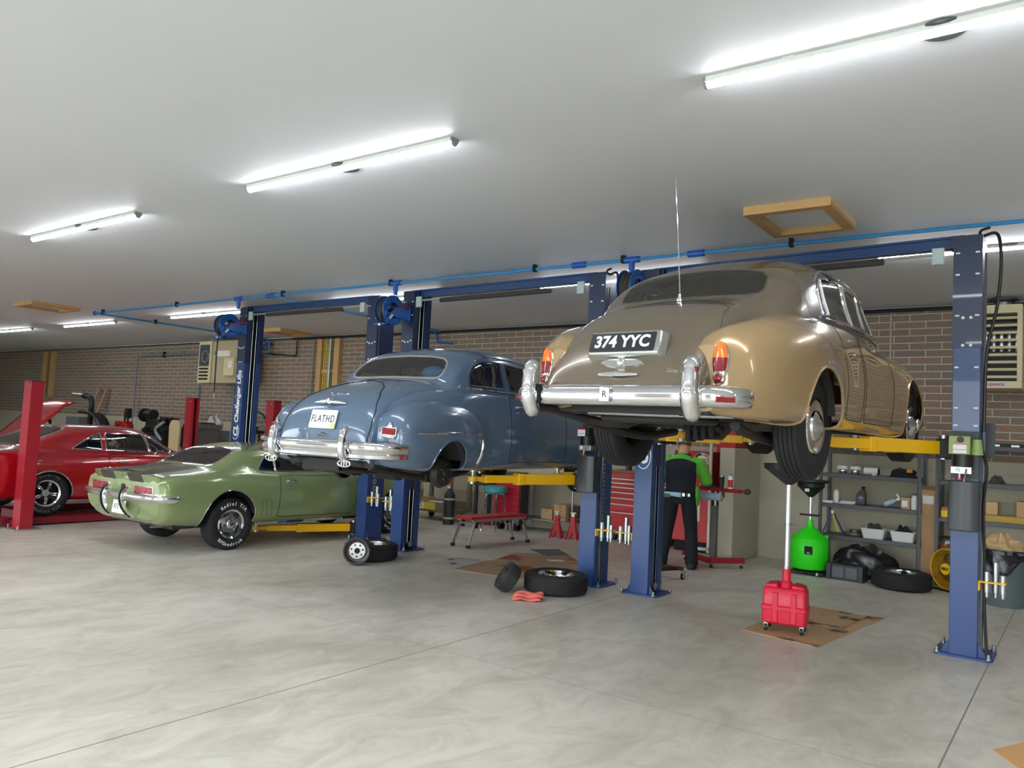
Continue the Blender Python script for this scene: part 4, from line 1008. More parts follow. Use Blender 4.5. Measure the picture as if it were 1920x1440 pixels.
    text('SS', .085, 'badge', BLK, t, surf_frame(hit, 0.02, .78, .006), .006, bold=.004)
    o = surf_frame(hit, .0, .55, .03); o = frame((0, -1.15, .53), (1, 0, 0), (0, .12, 1))
    m = MB(); m.M = o; m.prism(rpoly([(-.15, -.08), (.15, -.08), (.15, .08), (-.15, .08)], .01), 0, .01); pl = m.build('number_plate', PAPER, t)
    text('KFZ 4C', .09, 'plate_characters', mat('plate_teal', (60, 92, 92), .5), pl, o @ MX.Translation((0, 0, .012)) @ MX.Diagonal((.8, 1, 1, 1)), .0006)
    lt = mat('raised_white', (226, 224, 218), .6)
    for sg in (1, -1):
        for y, nm in ((-.10, 0), (2.90, 1)):
            w_ = wheel(t, (sg * .76, y, .335), (sg, 0, 0), .335, .23 if y < 0 else .21, 'rally', rimr=.195, ribs=6)
            if sg > 0:
                c = (sg * .76, y, .335); h = (.23 if y < 0 else .21) / 2 * 1.06 + .001
                ring_text('Radial T/A', .262, -38, 9.2, .062, lt, w_, c, (1, 0, 0), h)
                ring_text('BFGoodrich', .262, 222, -8.6, .058, lt, w_, c, (1, 0, 0), h, flip=True)
        well(t, (-.18, .40), .41, sg * .5, sg * .90); well(t, (2.88, .38), .40, sg * .5, sg * .90)
        MB().bar((sg * .90, .22, .325), (sg * .90, 2.5, .31), .02, .03).build('sill_trim', CHROME, t)
    MB().bb((-.74, -.85, .30), (.74, 3.4, .36)).build('floor_pan', DARK, t)
    m = MB(); m.tube([(-.7, -.10, .33), (-.12, -.10, .33), (.12, -.10, .33), (.7, -.10, .33)], [.04, .11, .11, .04], 12); m.build('rear_axle', DARK, t)
    MB().tube(cr([(.5, -1.02, .33), (.52, -.8, .32), (.5, -.5, .28)], 4), .022, 8, caps=False).build('exhaust', STEEL, t)
    MB().bb((-.8, .1, .5), (.8, 2.0, .56)).build('carpet', MATTE, t)
    m = MB(); seat(m, (0, .55, .62), 1.2, .4, .4); m.build('rear_seat', BLK, t, bevel=.04)
    for sg in (1, -1):
        m = MB(); seat(m, (sg * .36, 1.20, .60), .5, .5, .55); m.build('front_seat', BLK, t, bevel=.05)
    MB().bb((-.75, 1.8, .7), (.75, 2.0, .97)).build('dashboard', BLK, t, bevel=.03)
    swheel((-.36, 1.6, .93), .19, t)
green_car()

# ------------------------------------------------------------------ red coupe on the red four-post lift
def red_car():
    RD = mat('red_paint', (176, 10, 26), .2, .1, coat=1.0)
    t = thing('muscle_car', 'shiny red coupe with five-spoke wheels parked on the red runway lift', 'car', (-13.45, 5.6, .12))
    sh = Shell()
    sh.loft([
        S(-1.5, [(0, .45), (.80, .47), (.90, .55), (.92, .65), (.92, .75), (.88, .86), (.80, .89), (.6, .90), (.4, .9), (.2, .9), (0, .9)]),
        S(-.9, [(.5, .30), (.86, .32), (.95, .45), (.985, .62), (.975, .78), (.92, .92), (.82, .95), (.6, .96), (.4, .965), (.2, .97), (0, .97)]),
        S(-.4, [(.5, .25), (.88, .27), (.965, .42), (.995, .62), (.985, .78), (.92, .945), (.82, .985), (.66, 1.01), (.4, 1.015), (.2, 1.02), (0, 1.02)]),
        S(0, [(.5, .23), (.88, .25), (.965, .42), (.99, .62), (.975, .78), (.90, .94), (.81, 1.0), (.71, 1.14), (.48, 1.175), (.24, 1.185), (0, 1.188)]),
        S(.35, [(.5, .22), (.88, .24), (.96, .42), (.975, .62), (.96, .78), (.885, .925), (.80, .98), (.71, 1.225), (.51, 1.31), (.25, 1.335), (0, 1.338)]),
        S(.8, [(.5, .22), (.88, .23), (.955, .42), (.965, .60), (.95, .76), (.88, .91), (.80, .945), (.70, 1.245), (.5, 1.34), (.25, 1.365), (0, 1.37)]),
        S(1.3, [(.5, .22), (.88, .23), (.955, .42), (.965, .60), (.95, .76), (.88, .90), (.80, .935), (.69, 1.24), (.49, 1.335), (.25, 1.362), (0, 1.366)]),
        S(1.62, [(.5, .22), (.88, .23), (.955, .42), (.965, .60), (.95, .76), (.88, .90), (.80, .93), (.67, 1.195), (.47, 1.285), (.24, 1.312), (0, 1.318)]),
        S(2.15, [(.5, .22), (.88, .23), (.955, .42), (.97, .60), (.95, .76), (.88, .895), (.79, .925), (.68, .965), (.48, .99), (.24, 1.0), (0, 1.0)]),
        S(3.2, [(.5, .26), (.88, .27), (.955, .42), (.985, .60), (.95, .76), (.86, .87), (.76, .89), (.6, .90), (.4, .905), (.2, .91), (0, .91)]),
        S(3.8, [(.5, .34), (.8, .36), (.90, .45), (.93, .6), (.91, .73), (.84, .82), (.74, .84), (.6, .85), (.4, .855), (.2, .86), (0, .86)])],
        6, 6, cap0=(0, -1.52, .66), cap1=(0, 3.82, .6))
    sh.fin(); hit = hitter(sh); xs = lambda c: c.x > .6
    ra = sh.cut([(-.42, .2)] + circ((-.045, .30), .37, 24, 180, 0) + [(.325, .2)], 'x', xs); la = sh.loops(ra); sh.take(ra)
    fa = sh.cut([(2.6, .2)] + circ((2.97, .32), .37, 24, 180, 0) + [(3.34, .2)], 'x', xs); sh.take(fa)
    bw = sh.cut([(0, -.36), (.52, -.34), (.60, -.25), (.60, .0), (.56, .22), (.50, .30), (0, .34)], 'z', lambda c: c.z > .9); lb = sh.loops(bw); bwin = sh.take(bw)
    ws = sh.cut(rpoly([(0, 2.1), (.66, 2.05), (.56, 1.68), (0, 1.66)], .04), 'z', lambda c: c.z > .9); wsh = sh.take(ws)
    W = []
    for nm, poly in (('quarter_glass', rpoly([(.33, 1.0), (.81, .975), (.78, 1.245), (.68, 1.225)], .02)),
                     ('door_glass', rpoly([(.88, .97), (1.60, .955), (1.50, 1.245), (.86, 1.25)], .02)),
                     ('vent_glass', rpoly([(1.63, .955), (2.02, .95), (1.62, 1.20), (1.54, 1.235)], .02))):
        F = sh.cut(poly, 'x', xs); L = sh.loops(F); W.append((nm, sh.take(F), L))
    dr = sh.cut(rpoly([(.86, .30), (2.0, .30), (2.05, .92), (.86, .93)], .04), 'x', xs); ld = sh.loops(dr); door = sh.take(dr)
    mesh_half('body', sh.rest(), RD, t)
    g = mesh_half('rear_window', bwin, GLASSD, t); trim('window_trim', lb, .011, CHROME, g)
    mesh_half('windscreen', wsh, GLASS, t); trim('arch_trim', la, .009, CHROME, t)
    for nm, vf, L in W:
        for sg in (1, -1):
            g = mesh_half(nm, vf, GLASS, t, sg); trim('window_trim', L, .011, CHROME, g, sg)
    for sg in (1, -1):
        d = mesh_half('door', door, RD, t, sg); trim('door_gap', ld, .0045, SEAM, d, sg)
        q = [hit(0, .868, (-1, 0, 0), (2, y, .868))[0] for y in (.90, 1.05, 1.3)]
        MB().tube([(sg * (p.x + .004), p.y, p.z) for p in q], .010, 6).build('side_trim', CHROME, d)
        MB().tube([(sg * .93, .98, .80), (sg * .97, 1.0, .805), (sg * .97, 1.12, .805), (sg * .94, 1.14, .80)], .009, 6).build('door_handle', CHROME, d)
        q = [hit(0, .86, (-1, 0, 0), (2, y, .86))[0] for y in (.60, .70, .83)]
        MB().tube([(sg * (p.x + .004), p.y, p.z) for p in q], .010, 6).build('side_trim', CHROME, t)
        q = [hit(0, z, (-1, 0, 0), (2, y, z))[0] for y, z in ((-.30, .82), (-.20, .838), (-.17, .83), (-.20, .82), (-.30, .80))]
        MB().tube([(sg * (p.x + .006), p.y, p.z) for p in q], .010, 6).build('marker_badge', CHROME, t)
        MB().tube([(sg * .90, 1.62, .93), (sg * .95, 1.62, .97), (sg * .95, 1.75, .975)], .02, 8).build('door_mirror', CHROME, t)
        for y in (-.03, 2.97):
            w_ = wheel(t, (sg * .80, y, .335), (sg, 0, 0), .335, .23, 'magnum', rimr=.205, spin=.3, ribs=6)
            if sg > 0 and y < 1:
                lt = mat('faded_white', (120, 116, 112), .7)
                ring_text('BFGoodrich', .268, -45, 8.8, .052, lt, w_, (sg * .80, y, .335), (1, 0, 0), .115 * 1.06 + .001)
                ring_text('Radial T/A', .268, 215, -8.6, .052, lt, w_, (sg * .80, y, .335), (1, 0, 0), .115 * 1.06 + .001, flip=True)
        well(t, (-.045, .30), .39, sg * .5, sg * .93); well(t, (2.97, .32), .39, sg * .5, sg * .93)
    MB().bb((-.8, -1.2, .24), (.8, 3.4, .3)).build('floor_pan', DARK, t)
    MB().bb((-.8, .1, .42), (.8, 2.1, .48)).build('carpet', MATTE, t)
    cl = mat('white_vinyl', (225, 220, 208), .5)
    m = MB(); seat(m, (0, .55, .60), 1.25, .4, .42); m.build('rear_seat', cl, t, bevel=.05)
    for sg in (1, -1):
        m = MB(); seat(m, (sg * .36, 1.25, .58), .5, .5, .55); m.build('front_seat', BLK, t, bevel=.05)
    MB().bb((-.75, 1.85, .66), (.75, 2.1, .95)).build('dashboard', BLK, t, bevel=.03)
    swheel((-.38, 1.65, .92), .19, t)
red_car()
# ------------------------------------------------------------------ blue two-post lifts
BLACKV = mat('slot_black', (10, 11, 13), .6)
WTXT = mat('lettering_white', (238, 240, 244), .5)
def spool_rack(par, x, y, z, s):
    """yellow bracket with silver height adapters on the outer side of a post; s = outward direction"""
    r = MB().bb((x, y - .12, z - .05), (x + s * .012, y + .02, z + .03)).bb((x, y - .12, z + .02), (x + s * .20, y + .04, z + .032)).build('adapter_rack', YEL, par, bevel=.003)
    for dx, dy, h in ((.06, -.07, .17), (.12, -.03, .25), (.175, -.06, .15)):
        m = MB(); m.cyl((x + s * dx, y + dy, z - .06), (x + s * dx, y + dy, z - .06 + h), .025, n=16); m.cyl((x + s * dx, y + dy, z - .10), (x + s * dx, y + dy, z - .06), .016, n=12)
        m.build('height_adapter', STEEL, r)
def post(par, x, y, s, h, name_s, z1=1.78):
    """C-section post, slot opening towards s; name_s lettering"""
    W, D = .105, .17
    poly = [(-W, -D), (W, -D), (W, -D + .10), (W - .018, -D + .10), (W - .018, -D + .014), (-W + .014, -D + .014), (-W + .014, D - .014), (W - .018, D - .014), (W - .018, D - .10), (W, D - .10), (W, D), (-W, D)]
    if s < 0: poly = [(-a, b) for a, b in reversed(poly)]
    p = MB().prism([(x + a, y + b) for a, b in poly], .012, h).build('post', LBLUE, par, bevel=.004)
    MB().bb((x - W * s + s * .016, y - D + .016, .02), (x + s * .01, y + D - .016, h - .05)).build('slot_liner', BLACKV, p)
    MB().prism(rpoly([(x - .22, y - .22), (x + .22, y - .22), (x + .22, y + .24), (x - .22, y + .24)], .08), 0, .018).build('base_plate', mat('lift_plate_blue', (52, 74, 128), .45, noise=.2), p)
    for sx in (-1, 1):
        MB().add([(x + sx * .105, y - .14, .018), (x + sx * .17, y - .14, .018), (x + sx * .105, y - .14, .14), (x + sx * .105, y - .128, .018), (x + sx * .17, y - .128, .018), (x + sx * .105, y - .128, .14)], [(0, 1, 2), (5, 4, 3), (0, 3, 4, 1), (1, 4, 5, 2), (2, 5, 3, 0)]).build('gusset', LBLUE, p)
        for sy in (-.20, .22):
            m = MB(); m.cyl((x + sx * .19, y + sy, .018), (x + sx * .19, y + sy, .032), .022, n=12); m.cyl((x + sx * .19, y + sy, .032), (x + sx * .19, y + sy, .065), .012, n=10); m.build('anchor_bolt', STEEL, p)
    for k in (-.035, .04):
        MB().tube([(x + s * .095, y + k, .10), (x + s * .095, y + k, h - .1)], .0055, 6).build('cable', STEEL, p)
    m = MB(); m.cyl((x + s * .07, y + .01, .085), (x + s * .112, y + .01, .085), .042, n=20); m.build('pulley', STEEL, p)
    e = .006; ps = [(-W - e, -D - e), (W + e, -D - e), (W + e, -D + .09), (W + .001, -D + .09), (W + .001, -D - .001), (-W - .001, -D - .001), (-W - .001, D + .001), (W + .001, D + .001), (W + .001, D - .09), (W + e, D - .09), (W + e, D + e), (-W - e, D + e)]
    if s < 0: ps = [(-a, b) for a, b in reversed(ps)]
    MB().prism([(x + a, y + b) for a, b in ps], h - .98, h + .004).build('top_sleeve', LBLUED, p)
    for zz in (h - .72, h - .96):
        for k in (-.03, .03):
            m = MB(); m.cyl((x + k, y - D - .016, zz), (x + k, y - D - .004, zz), .013, n=10); m.build('bolt', WHITE, p)
    for zz in (h - .15, h - .34, h - .70, 2.45, 2.10, 1.95):
        for k in (-.075, .075): MB().bb((x + k - .016, y - D - .009, zz - .007), (x + k + .016, y - D - .004, zz + .007)).build('square_hole', WHITE, p)
    if name_s:
        z0 = name_s
        fx = x - .0 if s > 0 else x
        mt = frame((fx, y - D - .004, z0 + .24), (0, 0, 1), (-1, 0, 0))
        text('Challenger Lifts', .145, 'lettering', WTXT, p, mt, .0012, align='LEFT', bold=.006, shear=.12)
        text('CL', .165, 'emblem', WTXT, p, frame((fx, y - D - .004, z0), (0, 0, 1), (-1, 0, 0)), .0012, align='LEFT', bold=.007, shear=.2)
        mm = MB(); q = [(fx + .088 * math.cos(R(a)), y - D - .005, z0 + .09 + .135 * math.sin(R(a))) for a in range(-130, 40, 15)]
        mm.tube(q, .006, 6); mm.build('emblem_ring', WTXT, p)
    return p
def arm(par, a, b, z, ad=.095):
    a, b = V((a[0], a[1], z)), V((b[0], b[1], z)); d = (b - a).normalized(); L = (b - a).length
    r = MB().bar(a, a + d * (L * .58), .12, .115).build('arm', YEL, par, bevel=.006)
    MB().bar(a + d * (L * .5), a + d * (L * .9), .095, .085).build('arm_extension', YEL, r, bevel=.006)
    MB().bar(a + d * (L * .54), a + d * (L * .58 + .02), .132, .125).build('collar', YEL, r, bevel=.006)
    m = MB(); m.cyl(b + V((0, 0, -.03)), b + V((0, 0, .03)), .055, n=20); m.bar(a + d * (L * .86), b, .07, .05); m.build('arm_end', YEL, r, bevel=.005)
    m = MB(); m.cyl(b + V((0, 0, .0)), b + V((0, 0, ad - .015)), .028, n=16); m.cyl(b + V((0, 0, ad - .02)), b + V((0, 0, ad)), .06, n=20); m.cyl(b + V((0, 0, -.055)), b + V((0, 0, -.028)), .03, n=16); m.build('lift_pad', STEEL, r)
def lift(label, xl, xr, yl, yr, h, az, arms, power=None, letL=None):
    bx, by = (xl + xr) / 2, (yl + yr) / 2
    t = thing('two_post_lift', label, 'car lift', (bx, by, 0), 0, 'blue two-post lifts')
    L = lambda x, y: (x - bx, y - by)
    (ax, ay), (cx, cy) = L(xl, yl), L(xr, yr)
    pl = post(t, ax, ay, 1, h, letL); prr = post(t, cx, cy, -1, h, None)
    for p, x, y, s in ((pl, ax, ay, 1), (prr, cx, cy, -1)):
        spool_rack(p, x - s * .106, y - .05, .62, -s)
        MB().bb((x + s * .0, y - .13, az - .35), (x + s * .10, y + .13, az + .45)).build('carriage', LBLUED, p)
        MB().bb((x + s * .10, y - .19, az - .09), (x + s * .22, y + .19, az + .08)).build('carriage_head', BLACKV, p, bevel=.01)
        m = MB(); m.cyl((x + s * .17, y - .14, az - .1), (x + s * .17, y - .14, az + .11), .04, n=14); m.build('arm_pin', STEEL, p)
        m = MB(); m.cyl((x + s * .17, y + .14, az - .1), (x + s * .17, y + .14, az + .11), .04, n=14); m.build('arm_pin', STEEL, p)
    # crossbeam with padded stop bar
    a, b = V((ax + .10, ay - .05, h - .035)), V((cx - .10, cy - .05, h - .035))
    cb = MB().bar(a, b, .09, .095).bar(a + V((0, -.06, .045)), b + V((0, -.06, .045)), .045, .02).bar(a + V((0, -.06, -.045)), b + V((0, -.06, -.045)), .045, .02).build('crossbeam', LBLUE, t, bevel=.003)
    d = (b - a)
    MB().bar(a + d * .16 + V((0, -.09, -.12)), a + d * .80 + V((0, -.09, -.12)), .055, .06).build('padded_bar', mat('foam_grey', (62, 58, 58), .8), cb, bevel=.015)
    MB().bar(a + d * .02 + V((0, -.09, -.10)), a + d * .95 + V((0, -.09, -.10)), .02, .025).build('trip_bar', LGREY, cb)
    for q in (.03, .955):
        MB().bb(a + d * q + V((-.05, -.135, -.20)), a + d * q + V((.05, -.10, -.05))).build('switch_box', mat('switch_grey', (188, 204, 206), .4), cb, bevel=.008)
    for q, z in ((-.005, 0), (1.005, 0)):
        MB().bb(a + d * q + V((-.06, -.10, -.06)), a + d * q + V((.06, .06, .05))).build('beam_bracket', LBLUED, cb, bevel=.004)
    for p0, p1 in arms: arm(t, L(*p0), L(*p1), az)
    if power:
        x, y = cx, cy - .17
        pu = MB().prism([(x - .115, y - .001), (x - .115, y - .10), (x - .06, y - .135), (x + .06, y - .135), (x + .115, y - .10), (x + .115, y - .001)], 1.06, 1.48).build('oil_tank', mat('tank_grey', (60, 63, 68), .35), prr, bevel=.008)
        m = MB(); m.cyl((x - .01, y - .07, 1.60), (x - .01, y - .07, 1.70), .075, n=24); m.bb((x - .10, y - .03, 1.5), (x + .10, y, 1.9)); m.build('motor', BLK, pu)
        MB().bb((x - .10, y - .10, 1.535), (x + .06, y - .02, 1.60)).build('valve_block', ALU, pu, bevel=.006)
        m = MB(); m.cyl((x - .045, y - .105, 1.57), (x - .045, y - .13, 1.57), .018, n=14); m.build('gauge', WHITE, pu)
        m = MB(); m.cyl((x - .03, y - .10, 1.485), (x - .03, y - .10, 1.50), .032, n=16); m.build('filler_cap', RED, pu)
        MB().tube([(x - .03, y - .10, 1.5), (x - .03, y - .10, 1.54)], .008, 8).build('breather', WHITE, pu)
        MB().tube([(x + .02, y - .12, 1.58), (x + .015, y - .16, 1.52), (x + .01, y - .17, 1.47)], .007, 6).build('release_lever', CHROME, pu)
        if power == 'green':
            gm = mat('motor_green', (150, 172, 104), .4)
            MB().bb((x - .11, y - .15, 1.70), (x + .05, y - .02, 1.855)).build('switch_housing', gm, pu, bevel=.008)
            m = MB(); m.cyl((x + .09, y - .05, 1.70), (x + .09, y - .05, 1.83), .05, .035, n=16); m.build('capacitor_cover', gm, pu)
            m = MB(); m.cyl((x - .02, y - .152, 1.825), (x - .02, y - .165, 1.825), .026, n=16); m.build('push_button', BLK, pu)
            lx, lz = x - .075, 1.71
        else:
            MB().bb((x - .10, y - .13, 1.70), (x + .04, y - .02, 1.80)).build('switch_housing', BLK, pu, bevel=.008); lx, lz = x - .09, 1.70
        MB().bb((lx, y - .154, lz), (lx + .10, y - .150, lz + .085)).build('label', WHITE, pu)
        MB().bb((lx, y - .156, lz + .072), (lx + .10, y - .151, lz + .09)).build('label_band', RED, pu)
        MB().bb((lx, y - .156, lz + .028), (lx + .10, y - .151, lz + .032)).build('label_line', RED, pu)
        MB().tube(cr([(x + .12, y + .02, 1.75), (x + .16, y - .03, 1.6), (x + .135, y + .03, 1.3), (x + .14, y + .06, .9), (x + .15, y + .05, .4), (x + .17, y + .04, .06)], 5), .013, 8).build('hose', BLK, prr)
        MB().tube([(x + .13, y + .06, 3.45), (x + .13, y + .06, .1)], .010, 6).build('hydraulic_line', STEEL, prr)
        MB().tube(cr([(x + .08, y + .1, 3.6), (x + .20, y + .08, 3.62), (x + .24, y + .05, 3.45), (x + .22, y + .05, 3.0), (x + .15, y + .03, 2.6), (x + .13, y + .04, 1.9)], 6), .014, 8).build('hose', BLK, prr)
        MB().tube(cr([(x + .08, y + .1, 3.6), (x + .09, y + .05, 3.645), (x + .16, y + .02, 3.66)], 5), .012, 8).build('cable', BLK, prr)
    return t, L, pl, prr, cx, cy
t3, L3, pl3, pr3, c3x, c3y = lift('blue lift at the right, holding up the brown and sand saloon', -3.955, -.835, 8.13, 7.93, 3.60, 1.75,
    [((-1.06, 7.80), (-1.80, 6.62)), ((-1.06, 8.1), (-1.88, 8.5)), ((-3.73, 7.98), (-2.97, 6.72)), ((-3.73, 8.27), (-2.95, 8.5))], 'green', 1.42)
t2, L2, pl2, pr2, c2x, c2y = lift('blue lift in the middle, holding up the slate blue coupe', -7.735, -4.635, 8.22, 8.13, 3.62, 1.185,
    [((-4.86, 8.0), (-5.32, 6.66)), ((-4.86, 8.28), (-5.45, 8.55)), ((-7.51, 8.1), (-6.76, 6.7)), ((-7.51, 8.36), (-6.7, 8.55))], 'black', 1.45)
t1, L1, pl1, pr1, c1x, c1y = lift('blue lift at the left, lowered over the floor beside the green coupe', -11.92, -8.71, 8.47, 8.47, 3.66, .17,
    [((-8.94, 8.34), (-9.55, 7.10)), ((-8.94, 8.62), (-9.5, 8.95)), ((-11.69, 8.34), (-10.1, 7.3)), ((-11.69, 8.62), (-10.2, 8.95))], None, 1.40)
# sticker strip on the outer side of the middle lift's right post
for k in range(8):
    z = 1.46 - k * .098
    MB().bb((c2x + .105, c2y - .06, z - .035), (c2x + .109, c2y + .0, z + .035)).build('warning_sticker', mat('sticker_grey', (150, 150, 148), .6), pr2)
    MB().bb((c2x + .1085, c2y - .045, z - .015), (c2x + .1105, c2y - .018, z + .015)).build('sticker_symbol', BLK, pr2)
for k in range(9):
    z = 1.46 - k * .098
    (qx, qy) = c1x, c1y
    MB().bb((qx + .105, qy - .06, z - .035), (qx + .109, qy + .0, z + .035)).build('warning_sticker', mat('sticker_grey', (150, 150, 148), .6), pr1)
    MB().bb((qx + .1085, qy - .045, z - .015), (qx + .1105, qy - .018, z + .015)).build('sticker_symbol', BLK, pr1)
# panel fixed behind the right post of the right lift
MB().bb((c3x + .11, c3y + .02, 1.68), (c3x + .20, c3y + .05, 1.98)).build('side_panel', mat('panel_slate', (58, 62, 68), .5), pr3)

# ------------------------------------------------------------------ hose reels
def reel(label, x, y, z, drop, hook=True):
    t = thing('hose_reel', label, 'hose reel', (x, y, z), 0, 'hose reels on the lift posts')
    RB = mat('reel_blue', (20, 92, 178), .3, coat=.4)
    for s in (-1, 1):
        m = MB(); m.lathe([(.105, s * .085), (.12, s * .092), (.19, s * .092), (.205, s * .085), (.208, s * .075), (.19, s * .08), (.105, s * .078)], (0, 0, 0), (1, 0, 0), 36); d = m.build('flange', RB, t)
        for a in (20, 140, 260):
            MB().bar((s * .085, .02 * math.cos(R(a)), .02 * math.sin(R(a))), (s * .085, .115 * math.cos(R(a)), .115 * math.sin(R(a))), .03, .008).build('spoke', RB, d)
    m = MB()
    for k in range(6):
        for r in (.165,): m.tube([(-.062 + .025 * k, (r + .004 * (k % 2)) * math.cos(2 * PI * q / 30), (r + .004 * (k % 2)) * math.sin(2 * PI * q / 30)) for q in range(30)], .013, 6, closed=True)
    m.lathe([(.10, -.08), (.10, .08)], (0, 0, 0), (1, 0, 0), 24); m.build('wound_hose', mat('hose_grey', (64, 60, 56), .7), t)
    m = MB(); m.cyl((-.11, 0, 0), (.12, 0, 0), .03, n=14); m.build('axle', STEEL, t)
    m = MB(); m.bar((.115, -.02, -.02), (.115, .29, -.03), .012, .14); m.bb((.03, .27, -.12), (.13, .295, .08)); m.build('mount_arm', RB, t, bevel=.004)
    m = MB(); m.bar((.118, 0, 0), (.118, -.17, -.19), .012, .06); m.build('guide_arm', RB, t, bevel=.004)
    MB().box((.127, -.085, -.10), (.004, .08, .03), rx=R(48)).build('label', WHITE, t)
    MB().bb((-.07, -.21, -.225), (.125, -.15, -.20)).build('guide_plate', RB, t, bevel=.004)
    m = MB(); m.cyl((.02, -.18, -.235), (.02, -.18, -.205), .035, n=16); m.build('roller_guide', STEEL, t)
    MB().tube(cr([(.02, -.165, -.02), (.02, -.178, -.15), (.02, -.18, -.25), (.02, -.18, -.25 - drop * .5), (.025, -.175, -.25 - drop)], 5), .012, 8).build('hose', BLK, t)
    MB().tube([(.025, -.175, -.25 - drop), (.026, -.174, -.33 - drop)], .010, 8).build('hose_end', mat('brass', (190, 170, 110), .35, .8), t)
    MB().tube([(.115, .02, .01), (.16, .16, .07), (.12, .29, .09)], .011, 8).build('inlet_hose', RED, t)
    return t
reel('blue hose reel on the left lift post, with a long black hose hanging', -11.92, 7.985, 3.29, .92)
reel('blue hose reel high on the middle pair of posts, behind the blue coupe roof', -7.80, 7.735, 3.30, .55)
reel('dark hose reel half hidden behind the brown saloon roof', -4.02, 7.645, 3.33, .4)

# ------------------------------------------------------------------ red four-post lift
def four_post():
    bx, by = -13.5, 7.2
    t = thing('four_post_lift', 'red four-post runway lift with the shiny red coupe parked on it', 'car lift', (bx, by, 0))
    MR = mat('runway_maroon', (128, 22, 38), .5, noise=.15)
    for x, y, s in ((-12.19, 5.12, -1), (-12.66, 9.62, -1), (-14.93, 9.33, 1), (-14.85, 4.95, 1)):
        x -= bx; y -= by
        W, D = .115, .085
        poly = [(W * s, -D), (-W * s, -D), (-W * s, D), (W * s, D), (W * s, .03), (W * s - s * .015, .03), (W * s - s * .015, D - .015), (-W * s + s * .015, D - .015), (-W * s + s * .015, -D + .015), (W * s - s * .015, -D + .015), (W * s - s * .015, -.03), (W * s, -.03)]
        p = MB().prism([(x + a, y + b) for a, b in poly], .012, 2.09).build('post', REDP, t)
        MB().bb((x - .12, y - .09, 2.085), (x + .12, y + .09, 2.10)).build('post_cap', mat('dark_red', (96, 16, 26), .5), p)
        MB().bb((x - .21, y - .17, 0), (x + .21, y + .17, .014)).build('base_plate', GALV, p)
        m = MB(); m.cyl((x + .05, y - .088, 2.03), (x + .05, y - .095, 2.03), .018, n=12); m.build('cap_bolt', STEEL, p)
        for k in (-.16, .16):
            m = MB(); m.cyl((x + k, y - .12, .014), (x + k, y - .12, .06), .012, n=8); m.build('anchor_bolt', STEEL, p)
        MB().bb((x + s * .02, y - .028, .1), (x + s * .035, y + .028, 2.05)).build('ladder_strip', MATTE, p)
    for xa in (-12.98, -14.62):
        x0 = xa - bx
        m = MB(); m.bb((x0, -2.25, .10), (x0 + .54, 2.3, .115)); m.bb((x0, -2.25, .02), (x0 + .03, 2.3, .105)); m.bb((x0 + .51, -2.25, .02), (x0 + .54, 2.3, .105)); m.build('runway', MR, t, bevel=.003)
    MB().bb((-1.2, -2.16, .02), (1.2, -2.02, .10)).build('crossbeam', MR, t); MB().bb((-1.3, 2.12, .02), (.75, 2.26, .10)).build('crossbeam', MR, t)
    m = MB(); m.box((.95, -2.42, .07), (.34, .5, .012), rx=R(14)); m.build('ramp', MR, t)
    MB().bb((.70, -2.12, .12), (1.15, -2.06, .24)).build('wheel_stop', mat('dark_red', (96, 16, 26), .5), t)
four_post()
# ------------------------------------------------------------------ loose wheels, drums and rags on the floor
def flat_tyre(label, x, y, R_=.335, wd=.19, rz=0, style='open', rimr=.2):
    t = thing('car_wheel', label, 'wheel', (x, y, 0), rz)
    h = wd / 2
    tyre(t, (0, 0, h * 1.06 + .002), (0, 0, 1), R_, wd, rimr, 7, name='tyre')
    rr = rimr; z = h * 1.06
    MB().lathe([(rr + .006, z + h * .8), (rr - .004, z + h * .92), (rr - .018, z + h * .7), (rr - .03, z + h * .25), (.11, z + h * .2), (.10, z + h * .36), (.075, z + h * .36), (.07, z + h * .15), (.045, z + h * .15), (.045, z - h * .3), (0, z - h * .3)], n=44).build('rim', CHROME, t)
    for k in range(6):
        a = R(60 * k); MB().box((.145 * math.cos(a), .145 * math.sin(a), z + h * .27), (.06, .035, .02), rz=a).build('rim_lug', STEEL, t, bevel=.004)
    return t
flat_tyre('chrome wheel lying flat on the floor in front of the left pair of posts', -7.42, 7.29, .34, .20)
flat_tyre('chrome wheel lying flat on the floor beside the folded red rags', -4.66, 7.38, .345, .20)
flat_tyre('wheel lying flat on the floor under the metal shelves', -1.87, 11.05, .345, .205, .4)
def drum(label, loc, ax, r=.165, face=True):
    t = thing('brake_drum', label, 'brake drum', loc)
    a = V(ax).normalized()
    MB().lathe([(r * .8, -.05), (r, -.045), (r, .06), (r * .93, .075), (r * .86, .07), (r * .84, -.02), (r * .62, -.03)], (0, 0, 0), a, 40).build('shell', mat('drum_iron', (84, 80, 78), .5, .4, noise=.2) if face else mat('drum_black', (44, 44, 46), .55), t)
    if not face: MB().lathe([(r * .8, -.05), (r * .78, -.058), (r * .5, -.05), (r * .45, -.075), (r * .2, -.08), (r * .15, -.06), (0, -.06)], (0, 0, 0), a, 36).build('back_plate', mat('drum_black', (44, 44, 46), .55), t)
    MB().lathe([(r * .62, -.03), (r * .60, .0), (r * .2, .005), (r * .2, -.02)], (0, 0, 0), a, 36).build('hub_face', mat('pale_hub', (206, 204, 198), .4, .3) if face else GREASY, t)
    u = a.orthogonal().normalized(); w = a.cross(u)
    for k in range(7):
        q = R(360 / 7 * k); p = (u * math.cos(q) + w * math.sin(q)) * r * .43
        m = MB(); m.cyl(p + a * .0, p + a * .006, .011, n=10); m.build('stud_hole', MATTE, t)
    m = MB(); m.cyl(a * -.02, a * .0065, r * .21, n=20); m.build('bore', MATTE, t)
    return t
